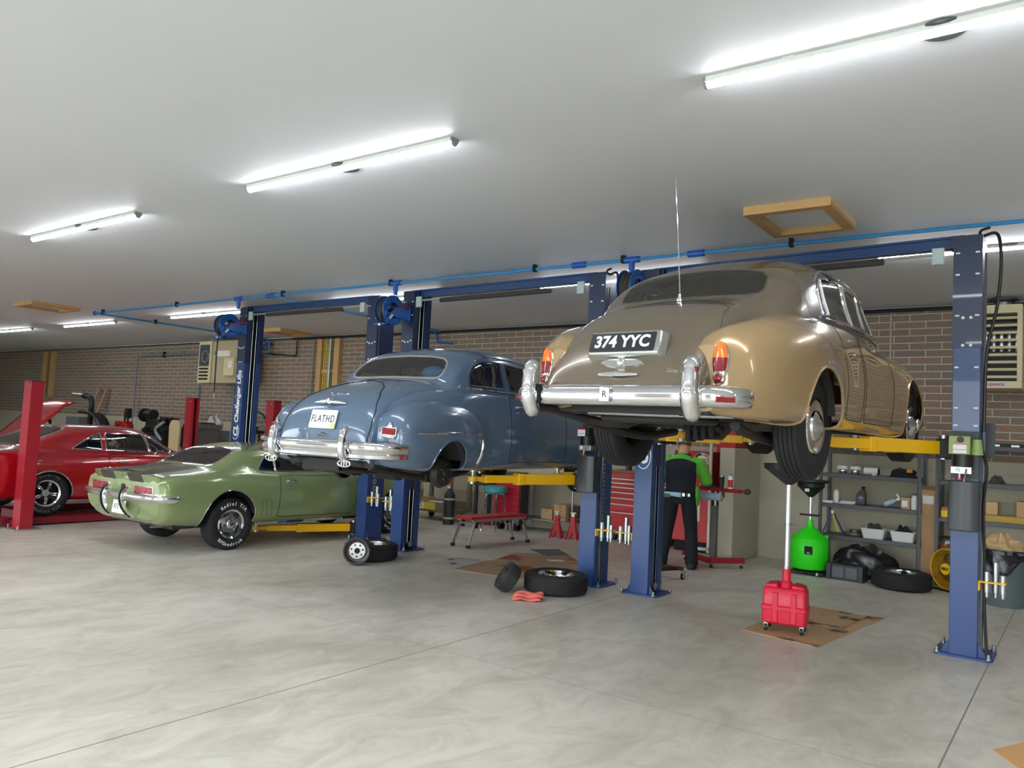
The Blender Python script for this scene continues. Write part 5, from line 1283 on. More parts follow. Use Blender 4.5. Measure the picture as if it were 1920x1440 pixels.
drum('brake drum standing on edge against the wheel by the left pair of posts', (-7.20, 6.84, .168), (.62, -.78, .06))
drum('black brake drum leaning on the wheel beside the folded red rags', (-5.02, 6.97, .155), (.50, .62, -.55), .16, False)
def blob(label, cat, name, loc, d, m, n=14, amp=.25, seed=1, rz=0, group=None):
    rnd = random.Random(seed); mb = MB(); ph = [rnd.uniform(0, 6.28) for _ in range(8)]; G = []
    for i in range(n + 1):
        row = []; a = PI / 2 * (1 - i / n)
        for j in range(2 * n + 1):
            b = 2 * PI * (j % (2 * n)) / (2 * n); f = 1 + amp * (math.sin(3 * b + ph[0]) * .5 + math.sin(5 * b + ph[1] + 3 * a) * .35 + math.sin(7 * a + ph[2] + 2 * b) * .4)
            row.append((d[0] / 2 * math.cos(a) * f * math.cos(b), d[1] / 2 * math.cos(a) * f * math.sin(b), max(0, d[2] * math.sin(a) * (f if a < 1.4 else 1))))
        G.append(row)
    mb.grid(G); o = mb.build(name, m, None, ang=25); o.location = loc; o.rotation_euler = (0, 0, rz)
    return tag(o, label, cat, group)
RAG = mat('rag_coral', (226, 112, 100), .9, bump=.5, bscale=25)
for i, (dx, dy, dz, rz) in enumerate(((0, 0, .001, .5), (.012, .006, .034, .56))):
    m = MB(); G = [[(x * .15 - .0, y * .085, .008 * math.sin(5 * x + 3 * y + i) + .006 * math.sin(9 * y) + (0.014 if abs(x) < 1 and abs(y) < 1 else 0)) for y in [q / 6 - 1 for q in range(13)]] for x in [q / 8 - 1 for q in range(17)]]
    m.grid(G); o = m.build('shop_rag', RAG, solid=.008); o.location = (-4.62 + dx, 6.79 + dy, .012 + dz); o.rotation_euler = (0, 0, rz)
    tag(o, ('coral red shop rag on the floor, lower of the folded pair', 'coral red shop rag on the floor, upper of the folded pair')[i], 'rag', 'folded shop rags')
def sheet(label, name, pts, m, z=.004, th=.004, cat='cardboard'):
    cx = sum(p[0] for p in pts) / len(pts); cy = sum(p[1] for p in pts) / len(pts)
    o = MB().prism([(p[0] - cx, p[1] - cy) for p in pts], 0, th).build(name, m); o.location = (cx, cy, z - .003)
    return tag(o, label, cat)
def stained(name, base, stain, sc=3.0, th=.56, off=0):
    m = mat(name, base, .85); nt = m.node_tree; b = nt.nodes['Principled BSDF']
    tc = nt.nodes.new('ShaderNodeTexCoord'); n = nt.nodes.new('ShaderNodeTexNoise'); n.inputs['Scale'].default_value = sc; n.inputs['Detail'].default_value = 4
    mp = nt.nodes.new('ShaderNodeMapping'); mp.inputs['Location'].default_value = (off, off * .7, 0); nt.links.new(tc.outputs['Object'], mp.inputs[0]); nt.links.new(mp.outputs[0], n.inputs['Vector'])
    r = nt.nodes.new('ShaderNodeValToRGB'); r.color_ramp.elements[0].position = th; r.color_ramp.elements[0].color = rgb(*base); r.color_ramp.elements[1].position = th + .07; r.color_ramp.elements[1].color = rgb(*stain)
    nt.links.new(n.outputs[0], r.inputs[0]); nt.links.new(r.outputs[0], b.inputs['Base Color']); return m
sheet('big flattened brown cardboard on the floor behind the coral rags', 'cardboard_sheet', [(-6.20, 7.55), (-5.40, 7.65), (-4.95, 8.15), (-5.20, 9.0), (-5.95, 9.75), (-6.55, 9.3), (-6.35, 8.4)], stained('card_rust', (180, 148, 118), (150, 82, 50), 1.6, .54), .004)
sheet('grey rubber mat on the floor in front of the red jack stands', 'floor_mat', [(-6.62, 9.72), (-6.36, 10.1), (-5.93, 9.72), (-6.12, 9.40)], mat('mat_grey', (104, 104, 106), .8), .008, .005, 'mat')
sheet('grey stained newspaper on the floor left of the brown cardboard', 'newspaper', [(-6.74, 7.55), (-6.78, 8.25), (-6.36, 8.42), (-6.24, 7.55)], stained('news_grey', (182, 178, 172), (96, 92, 90), 4, .56), .009, .002, 'newspaper')
sheet('small white paper on the brown cardboard', 'paper_scrap', [(-5.93, 9.12), (-5.80, 9.28), (-5.68, 9.20), (-5.80, 9.06)], PAPER, .009, .002, 'paper')
sheet('flattened cardboard on the floor under the red oil drain', 'cardboard_sheet', [(-2.55, 7.25), (-1.84, 7.13), (-1.66, 8.90), (-2.46, 8.75)], stained('card_oil', (190, 156, 118), (92, 70, 50), 2.2, .56, 3), .004)
sheet('oil-stained cardboard piece on the sheet behind the red oil drain', 'cardboard_sheet', [(-2.40, 7.98), (-1.86, 7.98), (-1.80, 8.80), (-2.36, 8.86)], stained('card_oil_two', (184, 150, 112), (72, 54, 40), 3.0, .52, 8), .012, .006)
sheet('cardboard corner on the floor at the lower right edge', 'cardboard_sheet', [(-.43, 5.48), (-.26, 5.20), (.3, 5.4), (.2, 5.95), (-.22, 5.90)], mat('card_orange', (214, 164, 108), .85), .004)

# ------------------------------------------------------------------ work platform, stool, tables, jack stands
def platform():
    a = math.atan2(-.12, 1.2)
    t = thing('work_platform', 'red-topped aluminium step platform standing on the floor behind the cardboard', 'step bench', (-7.33, 9.72, 0), a)
    MB().bb((-.16, -.62, .40), (.16, .62, .445)).build('top', RED, t, bevel=.006)
    for s in (-1, 1): MB().bb((s * .165 - .008, -.6, .37), (s * .165 + .008, .6, .41)).build('side_rail', ALU, t)
    for e in (-1, 1):
        for s in (-1, 1):
            l = MB().bar((s * .14, e * .52, .39), (s * .16, e * .66, .03), .035, .025).build('leg', ALU, t)
            MB().box((s * .16, e * .665, .022), (.05, .05, .044)).build('foot', BLK, l, bevel=.005)
            MB().bb((s * .14 - .012, e * .5 - .03, .28), (s * .14 + .018, e * .5 + .03, .40)).build('hinge', BLK, l)
        for z, y in ((.12, .625), (.34, .54)): MB().bar((-.15, e * y, z), (.15, e * y, z), .03, .025).build('rung', ALU, t)
platform()
def stool():
    t = thing('bar_stool', 'round teal stool with chrome legs behind the red step platform', 'stool', (-8.26, 11.0, 0))
    MB().lathe([(0, .66), (.19, .66), (.205, .68), (.205, .74), (.19, .765), (.14, .78), (0, .785)], n=32).build('seat', mat('teal_vinyl', (44, 150, 148), .35), t)
    for k in range(4):
        a = R(45 + 90 * k); c, s = math.cos(a), math.sin(a)
        MB().tube([(c * .05, s * .05, .645), (c * .14, s * .14, .64), (c * .155, s * .155, .60), (c * .22, s * .22, .0)], .013, 8).build('leg', CHROME, t)
    MB().tube([(.20 * math.cos(R(k * 15)), .20 * math.sin(R(k * 15)), .24) for k in range(24)], .009, 7, closed=True).build('foot_ring', CHROME, t)
stool()
def chest(name, label, loc, rz, w, d, h, rows, mt, top=None, split=True, z0=.18, dark=None):
    t = thing(name, label, 'tool chest', loc, rz)
    MB().bb((-w / 2, -d / 2, z0), (w / 2, d / 2, h)).build('carcass', dark or mt, t, bevel=.006)
    if top: MB().bb((-w / 2 - .01, -d / 2 - .01, h), (w / 2 + .01, d / 2, h + .035)).build('top', top, t, bevel=.004)
    for k, (za, zb) in enumerate(rows):
        cols = ((-w / 2 + .02, w * .12), (w * .12 + .012, w / 2 - .02)) if split else ((-w / 2 + .02, w / 2 - .02),)
        for xa, xb in cols:
            dr = MB().bb((xa, -d / 2 - .018, za), (xb, -d / 2, zb)).build('drawer', mt, t, bevel=.003)
            if k and split: MB().bb((xa + .01, -d / 2 - .036, zb - .030), (xb - .01, -d / 2 - .017, zb - .012)).build('handle', mat('drawer_pull', (206, 196, 180), .3, .7), dr, bevel=.003)
    for sx in (-1, 1):
        for sy in (-1, 1):
            m = MB(); m.cyl((sx * (w / 2 - .12) - .025, sy * (d / 2 - .1), .075), (sx * (w / 2 - .12) + .025, sy * (d / 2 - .1), .075), .072, n=20); c = m.build('caster', BLK, t)
            MB().bb((sx * (w / 2 - .12) - .04, sy * (d / 2 - .1) - .04, .10), (sx * (w / 2 - .12) + .04, sy * (d / 2 - .1) + .04, z0)).build('caster_fork', STEEL, c)
    return t
zz = [1.13, 1.055, .985, .915, .83, .735, .635, .50, .22]
chest('tool_chest', 'large red tool chest with a wooden top between the blue post and the mechanic', (-5.93, 12.0, 0), 0, 1.14, .44, 1.14, [(zz[i + 1] + .006, zz[i] - .004) for i in range(8)], RED, mat('bench_wood', (150, 116, 76), .6, noise=.2))
chest('tool_chest', 'small red tool chest with smooth drawers behind the teal stool', (-8.22, 11.40, 0), 0, .60, .25, .84, [(.24 + .1 * i, .335 + .1 * i) for i in range(6)][::-1], mat('chest_crimson', (176, 20, 44), .4), None, False, .2, mat('chest_dark', (44, 40, 44), .5))
def table():
    t = thing('steel_table', 'grey steel table with a lower shelf against the wall, cartons on it', 'table', (-7.65, 11.88, 0))
    MB().bb((-.68, -.30, .87), (.62, .30, .905)).build('top', GALV, t, bevel=.004)
    MB().bb((-.66, -.28, .20), (.60, .28, .225)).build('shelf', GALV, t, bevel=.004)
    for x in (-.64, .58):
        for y in (-.27, .27):
            m = MB(); m.cyl((x, y, 0), (x, y, .87), .018, n=12); m.build('leg', STEEL, t)
table()
def carton(label, loc, d, rz=0, m=None, tape=True, name='carton', cat='box'):
    t = thing(name, label, cat, loc, rz)
    MB().bb((-d[0] / 2, -d[1] / 2, 0), (d[0] / 2, d[1] / 2, d[2])).build('box', m or CARD, t, bevel=.003)
    if tape: MB().bb((-.025, -d[1] / 2 - .0015, d[2] * .75), (.025, d[1] / 2 + .0015, d[2] + .0015)).build('tape', mat('tape_brown', (170, 130, 86), .4), t)
    return t
carton('small brown carton on the lower shelf of the steel table', (-7.66, 11.82, .226), (.22, .22, .18), .1)
carton('larger brown carton on the lower shelf of the steel table', (-7.36, 11.84, .226), (.25, .30, .28), -.05)
carton('dark box beside the larger carton on the steel table shelf', (-7.13, 11.9, .226), (.18, .26, .25), 0, mat('box_dark', (58, 56, 54), .7), False)
for i, (x, c, h, l) in enumerate(((-7.55, (235, 235, 232), .12, 'white bottle standing on the steel table'), (-7.42, (196, 36, 40), .12, 'red bottle standing on the steel table, left'), (-7.30, (240, 238, 230), .10, 'short white bottle on the steel table'), (-7.20, (200, 40, 44), .14, 'red bottle standing on the steel table by the blue post'))):
    t = thing('bottle', l, 'bottle', (x, 11.8, .906), 0, 'bottles on the steel table')
    MB().lathe([(0, 0), (.03, 0), (.032, .01), (.032, h * .7), (.014, h * .85), (.014, h * .9)], n=16).build('body', mat('bottle_%d' % i, c, .4), t)
    MB().lathe([(.016, h * .9), (.016, h), (0, h)], n=12).build('cap', BLK, t)
def jack(label, x, y, rz):
    t = thing('jack_stand', label, 'jack stand', (x, y, 0), rz, 'red jack stands')
    JR = mat('jack_red', (190, 52, 58), .5)
    for s in (-1, 1):
        for q in (-1, 1):
            MB().add([(s * .10, q * .10, 0), (s * .10, q * .045, 0), (s * .028, q * .028, .30), (s * .028, 0, .30), (s * .10 - .006 * s, q * .10, 0), (s * .10 - .006 * s, q * .045, 0), (s * .022, q * .028, .30), (s * .022, 0, .30)], [(0, 1, 3, 2), (7, 5, 4, 6), (0, 2, 6, 4), (1, 5, 7, 3), (0, 4, 5, 1), (2, 3, 7, 6)]).build('leg', JR, t)
    for q in (-1, 1): MB().prism([(-.11, .0), (-.045, 0), (0, .13), (.045, 0), (.11, 0), (.035, .30), (-.035, .30)], q * .03 - .004, q * .03 + .004, 'y').build('side_plate', JR, t)
    MB().bb((-.04, -.04, .29), (.04, .04, .37)).build('collar', JR, t, bevel=.005)
    m = MB(); m.bb((-.02, -.02, .37), (.02, .02, .43)); m.build('ratchet_post', STEEL, t)
    MB().bb((-.045, -.03, .425), (.045, .03, .445)).build('saddle', mat('brass', (190, 170, 110), .35, .8), t)
    MB().tube([(.04, 0, .34), (.13, -.02, .33)], .008, 6).build('handle', STEEL, t)
jack('red jack stand on the floor in front of the steel table', -7.13, 11.25, .2); jack('red jack stand half hidden behind the blue post', -6.85, 11.3, .2)
# clutter on the tool chest
def vise():
    t = thing('bench_vise', 'dark bench vise and clutter on the wooden top of the red tool chest', 'vise', (-5.98, 11.95, 1.175))
    MB().bb((-.06, -.07, 0), (.06, .07, .03)).build('base', GREASY, t, bevel=.004)
    MB().bb((-.04, -.06, .03), (.04, .06, .10)).build('body', GREASY, t, bevel=.008); MB().bb((-.05, -.13, .06), (.05, -.10, .12)).build('jaw', STEEL, t)
    MB().tube([(0, -.13, .06), (0, -.22, .06)], .012, 8).build('screw', STEEL, t)
vise()
for i, (x, y, h, r, c, l) in enumerate(((-5.72, 11.93, .22, .035, (230, 230, 228), 'white spray can on the wooden top of the red tool chest'), (-6.20, 11.95, .10, .05, (60, 58, 56), 'dark tin on the left end of the red tool chest'))):
    t = thing('can', l, 'can', (x, y, 1.175)); MB().lathe([(0, 0), (r, 0), (r, h * .85), (r * .6, h * .93), (r * .4, h), (0, h)], n=18).build('body', mat('can_%d' % i, c, .35), t)

# ------------------------------------------------------------------ red cabinet, board and work stand by the pillar
def cabinet():
    t = thing('red_cabinet', 'tall red metal cabinet behind the mechanic with a round motor oil sign', 'cabinet', (-4.99, 11.95, .06))
    MB().bb((-.30, -.22, .10), (.28, .24, 1.50)).build('body', mat('cabinet_red', (196, 36, 46), .4), t, bevel=.01)
    MB().bb((.285, -.235, -.04), (.325, -.19, 1.72)).build('edge_trim', mat('trim_cream', (226, 214, 196), .5), t)
    MB().bb((-.26, -.20, -.06), (.26, .2, .10)).build('plinth', MATTE, t)
    o = MB().lathe([(.165, 0), (.165, .006), (0, .006)], (.165, -.222, 1.33), (0, -1, 0), 40).build('sign', mat('sign_black', (24, 24, 24), .4), t)
    MB().lathe([(.155, .0075), (.150, .0078)], (.165, -.222, 1.33), (0, -1, 0), 40).build('sign_rim', PAPER, o)
    MB().lathe([(.112, .0075), (0, .0078)], (.165, -.222, 1.33), (0, -1, 0), 40).build('sign_disc', mat('sign_cream', (232, 222, 196), .5), o)
    OR = mat('sign_orange', (206, 96, 52), .5)
    text('BERG', .085, 'sign_words', OR, o, frame((.165, -.2305, 1.358), (1, 0, 0), (0, 0, 1)), .0005, bold=.003); text('MOTOR', .062, 'sign_words', OR, o, frame((.165, -.2305, 1.292), (1, 0, 0), (0, 0, 1)), .0005, bold=.002)
    ring_text('WATSON', .132, 2, 13, .036, PAPER, o, (.165, -.222, 1.33), (0, -1, 0), .0075, 'sign_ring')
    MB().bb((.06, -.224, .42), (.15, -.2205, .88)).build('poster', mat('sign_cream', (232, 222, 196), .5), t)
    text('MOTOR OIL', .05, 'poster_words', OR, t, frame((.105, -.2255, .65), (0, 0, 1), (-1, 0, 0)), .0005)
    MB().tube([(.19 + .045 * math.cos(R(15 * k)), -.2235, .97 + .06 * math.sin(R(15 * k))) for k in range(24)], .006, 5, closed=True).build('decal_ring', PAPER, t)
cabinet()
def board():
    t = thing('hose_cabinet', 'dark open locker between the red cabinet and the concrete pillar', 'locker', (-4.49, 11.98, .06))
    MB().bb((-.13, .10, -.0), (.16, .24, 1.80)).build('back', mat('locker_maroon', (86, 20, 26), .6), t)
    MB().bb((-.13, -.2, 1.50), (.17, .24, 1.82)).build('header', mat('cabinet_red', (196, 36, 46), .4), t, bevel=.006)
    MB().tube(cr([(-.02, .07, 1.5), (.06, .0, 1.35), (-.04, .02, 1.1), (.07, .03, .8), (.0, .04, .5)], 5), .012, 6).build('hanging_hose', MATTE, t)
    for k in range(3): MB().tube(cr([(-.06 + .05 * k, .05, 1.56), (-.02 + .05 * k, -.05, 1.44 - .02 * k), (.02 + .04 * k, .02, 1.62)], 5), .008, 6).build('cable', (MATTE, FITB, RED)[k], t)
board()
t = thing('extinguisher', 'small yellow fire extinguisher hanging beside the concrete pillar', 'extinguisher', (-4.48, 11.86, 1.33))
MB().lathe([(0, 0), (.045, 0), (.05, .01), (.05, .12), (.05, .125)], n=20).build('cylinder', mat('safety_yellow', (236, 214, 20), .4), t); MB().lathe([(.05, .125), (.048, .17), (.05, .171)], n=20).build('label_band', MATTE, t); MB().lathe([(.05, .171), (.05, .21), (.03, .235), (.014, .24), (.014, .26), (0, .26)], n=20).build('shoulder', mat('safety_yellow', (236, 214, 20), .4), t)
m = MB(); m.tube([(0, .03, .25), (0, .12, .27)], .01, 6); m.build('hanger', STEEL, t)
def stand():
    t = thing('work_stand', 'red rolling work stand with a long arm in front of the mechanic', 'work stand', (-4.15, 10.6, 0))
    DR = mat('stand_red', (150, 22, 36), .45)
    MB().bb((-.045, -.035, .06), (.035, .04, .84)).build('column', mat('stand_grey', (92, 92, 92), .5), t, bevel=.006); m = MB(); m.cyl((0, 0, .84), (0, 0, 1.03), .02, n=14); m.build('inner_column', STEEL, t)
    MB().bar((-.34, .12, 1.06), (.36, -.02, 1.06), .11, .05).build('tray', DR, t, bevel=.006); MB().bar((.34, -.015, 1.06), (.42, -.035, 1.065), .03).build('arm', DR, t)
    m = MB(); m.sph((.46, -.04, 1.065), .045, 12, 8, (1.1, .8, .95)); m.build('knob', mat('knob_brown', (62, 50, 44), .6), t)
    MB().bar((-.55, .28, .10), (.02, -.10, .09), .08, .07).build('base_arm', DR, t, bevel=.006); MB().bar((.0, -.12, .10), (.36, .20, .11), .08, .07).build('base_arm', DR, t, bevel=.006)
    for x, y in ((-.52, .25), (.02, -.12), (.33, .18)):
        m = MB(); m.cyl((x - .014, y, .032), (x + .014, y, .032), .031, n=14); c = m.build('caster', BLK, t); MB().bb((x - .02, y - .02, .035), (x + .02, y + .02, .07)).build('caster_fork', STEEL, c)
    MB().bb((-.5, .3, .16), (-.2, .35, .20)).build('back_bar', STEEL, t)
stand()
t = thing('paper_towel_roll', 'pale blue paper towel roll hanging under the red work stand tray', 'towel roll', (-4.17, 10.50, .965)); m = MB(); m.cyl((-.15, 0, 0), (.15, 0, 0), .052, n=24); m.build('roll', mat('towel_blue', (150, 178, 196), .85), t); m = MB(); m.cyl((.15, 0, 0), (.165, 0, 0), .03, n=16); m.build('core', CARD, t); MB().bar((.168, 0, 0), (.168, 0, .08), .01, .04).build('holder', BLK, t)
t = thing('tumbler', 'black insulated tumbler standing on the red work stand', 'tumbler', (-4.06, 10.57, 1.088)); MB().lathe([(0, 0), (.032, 0), (.04, .15), (.038, .155)], n=20).build('cup', BLK, t); MB().lathe([(.041, .155), (.041, .172), (.03, .178), (0, .178)], n=20).build('lid', STEEL, t)
t = thing('spray_can', 'white spray can with a red band on the red work stand', 'spray can', (-3.93, 10.56, 1.088)); MB().lathe([(0, 0), (.032, 0), (.032, .15), (.02, .175)], n=20).build('body', WHITE, t); MB().lathe([(.0325, .02), (.0325, .12)], n=20).build('band', mat('band_red', (190, 40, 44), .4), t) ; MB().lathe([(.022, .175), (.02, .205), (0, .21)], n=16).build('cap', LGREY, t)
blob('dark greasy tool and cloth on the red work stand tray', 'cloth', 'cloth_heap', (-4.28, 10.69, 1.086), (.20, .12, .06), mat('dark_cloth', (52, 54, 62), .9), seed=5)
def dolly():
    t = thing('dolly', 'black wheeled dolly frame on the floor behind the blue post', 'dolly', (-4.08, 8.98, 0))
    m = MB(); MB().bar((-.30, -.25, .13), (.02, -.28, .13), .05, .04).build('frame_bar', BLK, t); MB().bar((-.30, .28, .13), (.06, .30, .13), .05, .04).build('frame_bar', BLK, t); MB().bar((-.25, -.28, .13), (.0, .32, .13), .05, .04).build('frame_bar', BLK, t)
    for x, y in ((.02, -.28), (.06, .30), (-.28, -.26), (-.28, .28)):
        m = MB(); m.cyl((x - .013, y, .042), (x + .013, y, .042), .041, n=16); c = m.build('caster', MATTE, t); m = MB(); m.cyl((x - .016, y, .042), (x + .016, y, .042), .02, n=12); m.build('caster_hub', WHITE, c); MB().bb((x - .02, y - .02, .05), (x + .02, y + .02, .11)).build('caster_fork', STEEL, c)
dolly()

# ------------------------------------------------------------------ oil drains
def red_drain():
    t = thing('oil_drain', 'red oil drain on casters with a silver pole and black funnel under the brown saloon', 'oil drain', (-2.23, 7.50, .006), R(8))
    RP = mat('drain_red', (214, 24, 58), .38)
    def sec(w, d, z): return [(p[0], p[1], z) for p in rpoly([(-w, -d), (w, -d), (w, d), (-w, d)], .035)]
    G = [sec(.175, .11, .075), sec(.19, .125, .09), sec(.195, .13, .20), sec(.20, .135, .205), sec(.20, .135, .235), sec(.19, .125, .245), sec(.185, .12, .38), sec(.17, .105, .40)]
    m = MB(); m.grid([g + [g[0]] for g in G]).add(G[0], [tuple(reversed(range(len(G[0]))))]).add(G[-1], [tuple(range(len(G[-1])))]); b = m.build('tank', RP, t, ang=40)
    for x in (-.075, .085):
        for y in (-1, 1): MB().box((x, y * .122, .225), (.055, .028, .27), taper=.9).build('rib', RP, b, bevel=.008)
    for x in (-1, 1): MB().prism([(x * .05, .395), (x * .175, .395), (x * .165, .425), (x * .07, .44)], -.10, .10, 'y').build('shoulder', RP, b, bevel=.012)
    MB().lathe([(.07, .39), (.055, .44), (.04, .46), (.038, .56), (.034, .565), (.03, .565)], n=22).build('neck', RP, t)
    m = MB(); m.cyl((0, 0, .55), (0, 0, .97), .023, n=18); m.build('pole', mat('pole_white', (222, 224, 226), .3, .6), t); m = MB(); m.cyl((0, 0, .97), (0, 0, 1.36), .026, n=18); m.build('upper_pole', mat('pole_white', (222, 224, 226), .3, .6), t)
    m = MB(); m.cyl((0, 0, .55), (0, 0, .585), .032, n=16); m.tube([(0, 0, .57), (-.05, -.03, .57)], .008, 6); m.build('pole_clamp', STEEL, t)
    m = MB(); m.cyl((0, 0, .96), (0, 0, .985), .029, n=16); m.tube([(0, 0, .97), (.06, -.02, .97)], .007, 6); m.build('pole_clamp', STEEL, t)
    MB().lathe([(.026, 1.335), (.05, 1.35), (.215, 1.475), (.225, 1.478), (.23, 1.525), (.222, 1.525), (.21, 1.485), (.045, 1.36)], n=36).build('funnel', mat('funnel_black', (40, 42, 45), .45), t)
    for x in (-.155, .155):
        for y in (-.09, .09):
            m = MB(); m.cyl((x - .013, y, .036), (x + .013, y, .036), .035, n=16); c = m.build('caster', BLK, t); MB().bb((x - .018, y - .02, .04), (x + .018, y + .02, .085)).build('caster_fork', STEEL, c)
red_drain()
def green_drain():
    t = thing('oil_drain', 'bright green round oil drain with a black funnel in front of the metal shelves', 'oil drain', (-3.04, 11.22, 0))
    GP = mat('drain_green', (44, 224, 24), .38)
    MB().lathe([(0, .07), (.22, .07), (.24, .09), (.245, .30), (.245, .455), (.225, .48), (.10, .60), (.055, .62), (.045, .65), (.045, .72), (.036, .725)], n=40).build('tank', GP, t, ang=50)
    for a in (160, 20): m = MB(); m.bb((.21 * math.cos(R(a)) - .025, .21 * math.sin(R(a)) - .02, .46), (.21 * math.cos(R(a)) + .025, .21 * math.sin(R(a)) + .02, .53)); m.build('lug', GP, t, bevel=.01)
    m = MB(); m.cyl((0, 0, .70), (0, 0, 1.05), .025, n=16); m.build('pole', mat('pole_white', (222, 224, 226), .3, .6), t)
    MB().tube([(-.13, -.03, .79), (-.03, -.05, .79), (.03, -.05, .79), (.13, -.03, .79)], .014, 8).build('handle', BLK, t)
    MB().lathe([(.026, 1.03), (.05, 1.05), (.175, 1.17), (.18, 1.235), (.172, 1.235), (.165, 1.175), (.04, 1.06)], n=32).build('funnel', BLK, t); MB().lathe([(.18, 1.22), (.25, 1.245), (.25, 1.265), (.17, 1.25)], n=32).build('funnel_rim', BLK, t)
    MB().bb((-.03, -.19, 1.11), (.03, -.155, 1.15)).build('clip', STEEL, t)
    m = MB(); m.M = MX.Rotation(R(12), 4, 'Z'); G = [[(.2465 * math.sin(R(a)), -.2465 * math.cos(R(a)), z) for a in (-12, -6, 0, 6, 12)] for z in (.28, .39)]; m.grid(G); m.build('label', MATTE, t)
    text('OIL', .03, 'label_words', PAPER, t, frame((.051, -.2425, .30), (math.cos(R(12)), math.sin(R(12)), 0), (0, 0, 1)), .0005)
    MB().bb((-.22, -.24, .03), (.24, .2, .05)).build('base', BLK, t, bevel=.008)
    for x, y in ((-.19, -.2), (.17, -.22), (.0, .2)):
        m = MB(); m.cyl((x - .013, y, .03), (x + .013, y, .03), .03, n=14); m.build('caster', STEEL, t)
green_drain()

# ------------------------------------------------------------------ metal shelving and what stands on it
SHG = mat('shelf_grey', (86, 88, 92), .5)
def shelving(label, x0, x1, levels):
    t = thing('shelf_unit', label, 'shelf unit', (x0, 11.74, 0)); w = x1 - x0; d = .46
    for x in (0, w):
        for y in (0, d):
            MB().bb((x - .022, y - .004, 0), (x + .022, y + .004, 1.85)).bb((x + (.018 if x == 0 else -.022), y - .02, 0), (x + (.022 if x == 0 else -.018), y + .02, 1.85)).build('upright', SHG, t)
    for z in levels: MB().bb((0, 0, z - .055), (w, d, z)).build('shelf', SHG, t, bevel=.004)
shelving('dark grey metal shelf unit on the right, with white tubs on a low shelf', -3.05, -1.79, (1.36, .94, .50, 1.83))
shelving('dark grey metal shelf unit at the right edge behind the blue post', -1.58, .6, (1.36, .88, .41, 1.83))
def lathe_thing(name, label, cat, loc, parts, group=None):
    t = thing(name, label, cat, loc, 0, group)
    for nm, prof, m in parts: MB().lathe(prof, n=24).build(nm, m, t)
    return t
for i, (x, l) in enumerate(((-2.80, 'left of the two white topped jars on the upper shelf'), (-2.63, 'right of the two white topped jars on the upper shelf'))):
    lathe_thing('jar', l, 'jar', (x, 11.92, 1.361), [('base', [(0, 0), (.05, 0), (.055, .01), (.055, .05), (.045, .06)], CHROME), ('lid', [(.045, .06), (.075, .065), (.075, .105), (.06, .115), (0, .115)], WHITE)], 'white topped jars')
t = thing('paper_roll', 'white roll lying on the upper shelf beside the jars', 'roll', (-2.43, 11.95, 1.415)); m = MB(); m.cyl((-.09, 0, 0), (.09, 0, 0), .052, n=22); m.build('roll', PAPER, t); m = MB(); m.cyl((.09, 0, 0), (.105, 0, 0), .045, n=18); m.build('end', MATTE, t)
blob('heap of dark folded cloths on the upper shelf under the front tyre', 'cloth', 'cloth_heap', (-2.03, 11.95, 1.361), (.36, .24, .11), mat('navy_cloth', (34, 34, 42), .9), seed=3)
carton('small orange tool box on the dark cloths on the upper shelf', (-1.93, 11.84, 1.43), (.07, .06, .05), .3, mat('orange_box', (212, 130, 44), .6), False)
carton('small cream carton on the upper shelf front edge', (-2.36, 11.80, 1.361), (.06, .05, .025), 0, mat('cream_box', (214, 206, 176), .6), False)
lathe_thing('bottle', 'tall white bottle on the middle shelf behind the black funnel', 'bottle', (-2.88, 11.92, .941), [('body', [(0, 0), (.035, 0), (.037, .01), (.037, .15), (.02, .18)], WHITE), ('cap', [(.02, .18), (.018, .215), (0, .22)], LGREY)])
for i in range(3): carton(('white flat booklet on the middle shelf, lowest of the pile', 'white flat booklet on the middle shelf, second in the pile', 'white flat booklet on the middle shelf, top of the pile')[i], (-2.72 + .01 * i, 11.88, .941 + .013 * i), (.20, .15, .012), .05 * i, PAPER, False, 'booklet', 'booklet')
carton('flat white box on the middle shelf at the left end', (-2.96, 11.82, .941), (.14, .12, .03), 0, WHITE, False)
def jug():
    t = thing('oil_jug', 'black oil jug standing on the middle shelf', 'jug', (-2.54, 11.9, .941))
    MB().prism(rpoly([(-.06, 0), (.06, 0), (.06, .19), (.03, .22), (.02, .24), (-.02, .20), (-.06, .14)], .015), -.035, .035, 'y').build('body', BLK, t, bevel=.01); MB().bb((.005, -.02, .225), (.045, .02, .255)).build('cap', MATTE, t, bevel=.004)
    MB().bb((-.045, -.037, .04), (.04, -.0355, .13)).build('label', mat('label_violet', (78, 72, 104), .5), t); text('OIL', .035, 'label_words', PAPER, t, frame((0, -.0375, .10), (1, 0, 0), (0, 0, 1)), .0003)
jug()
def spray():
    t = thing('spray_bottle', 'clear blue spray bottle lying tilted on the middle shelf', 'spray bottle', (-2.23, 11.86, .975)); q = MX.Rotation(R(62), 4, 'Y')
    m = MB(); m.M = q; m.lathe([(0, 0), (.035, 0), (.037, .02), (.037, .11), (.014, .16)], n=20); m.build('body', mat('pale_blue_plastic', (168, 192, 212), .25), t)
    m = MB(); m.M = q; m.box((-.0, 0, .19), (.035, .03, .05)); m.box((-.045, 0, .205), (.06, .02, .02)); m.build('trigger_head', WHITE, t, bevel=.004)
spray()
wl = carton('small carton with a white label on the middle shelf right end', (-1.97, 11.9, .941), (.11, .12, .15), 0, CARD, False); MB().bb((-.045, -.0622, .03), (.025, -.0605, .11)).build('label', PAPER, wl)
lathe_thing('bottle', 'white plastic jug on the middle shelf against the right upright', 'jug', (-1.86, 11.86, .941), [('body', [(0, 0), (.045, 0), (.048, .02), (.048, .15), (.022, .19)], WHITE), ('cap', [(.023, .19), (.022, .215), (0, .217)], GREYM)])
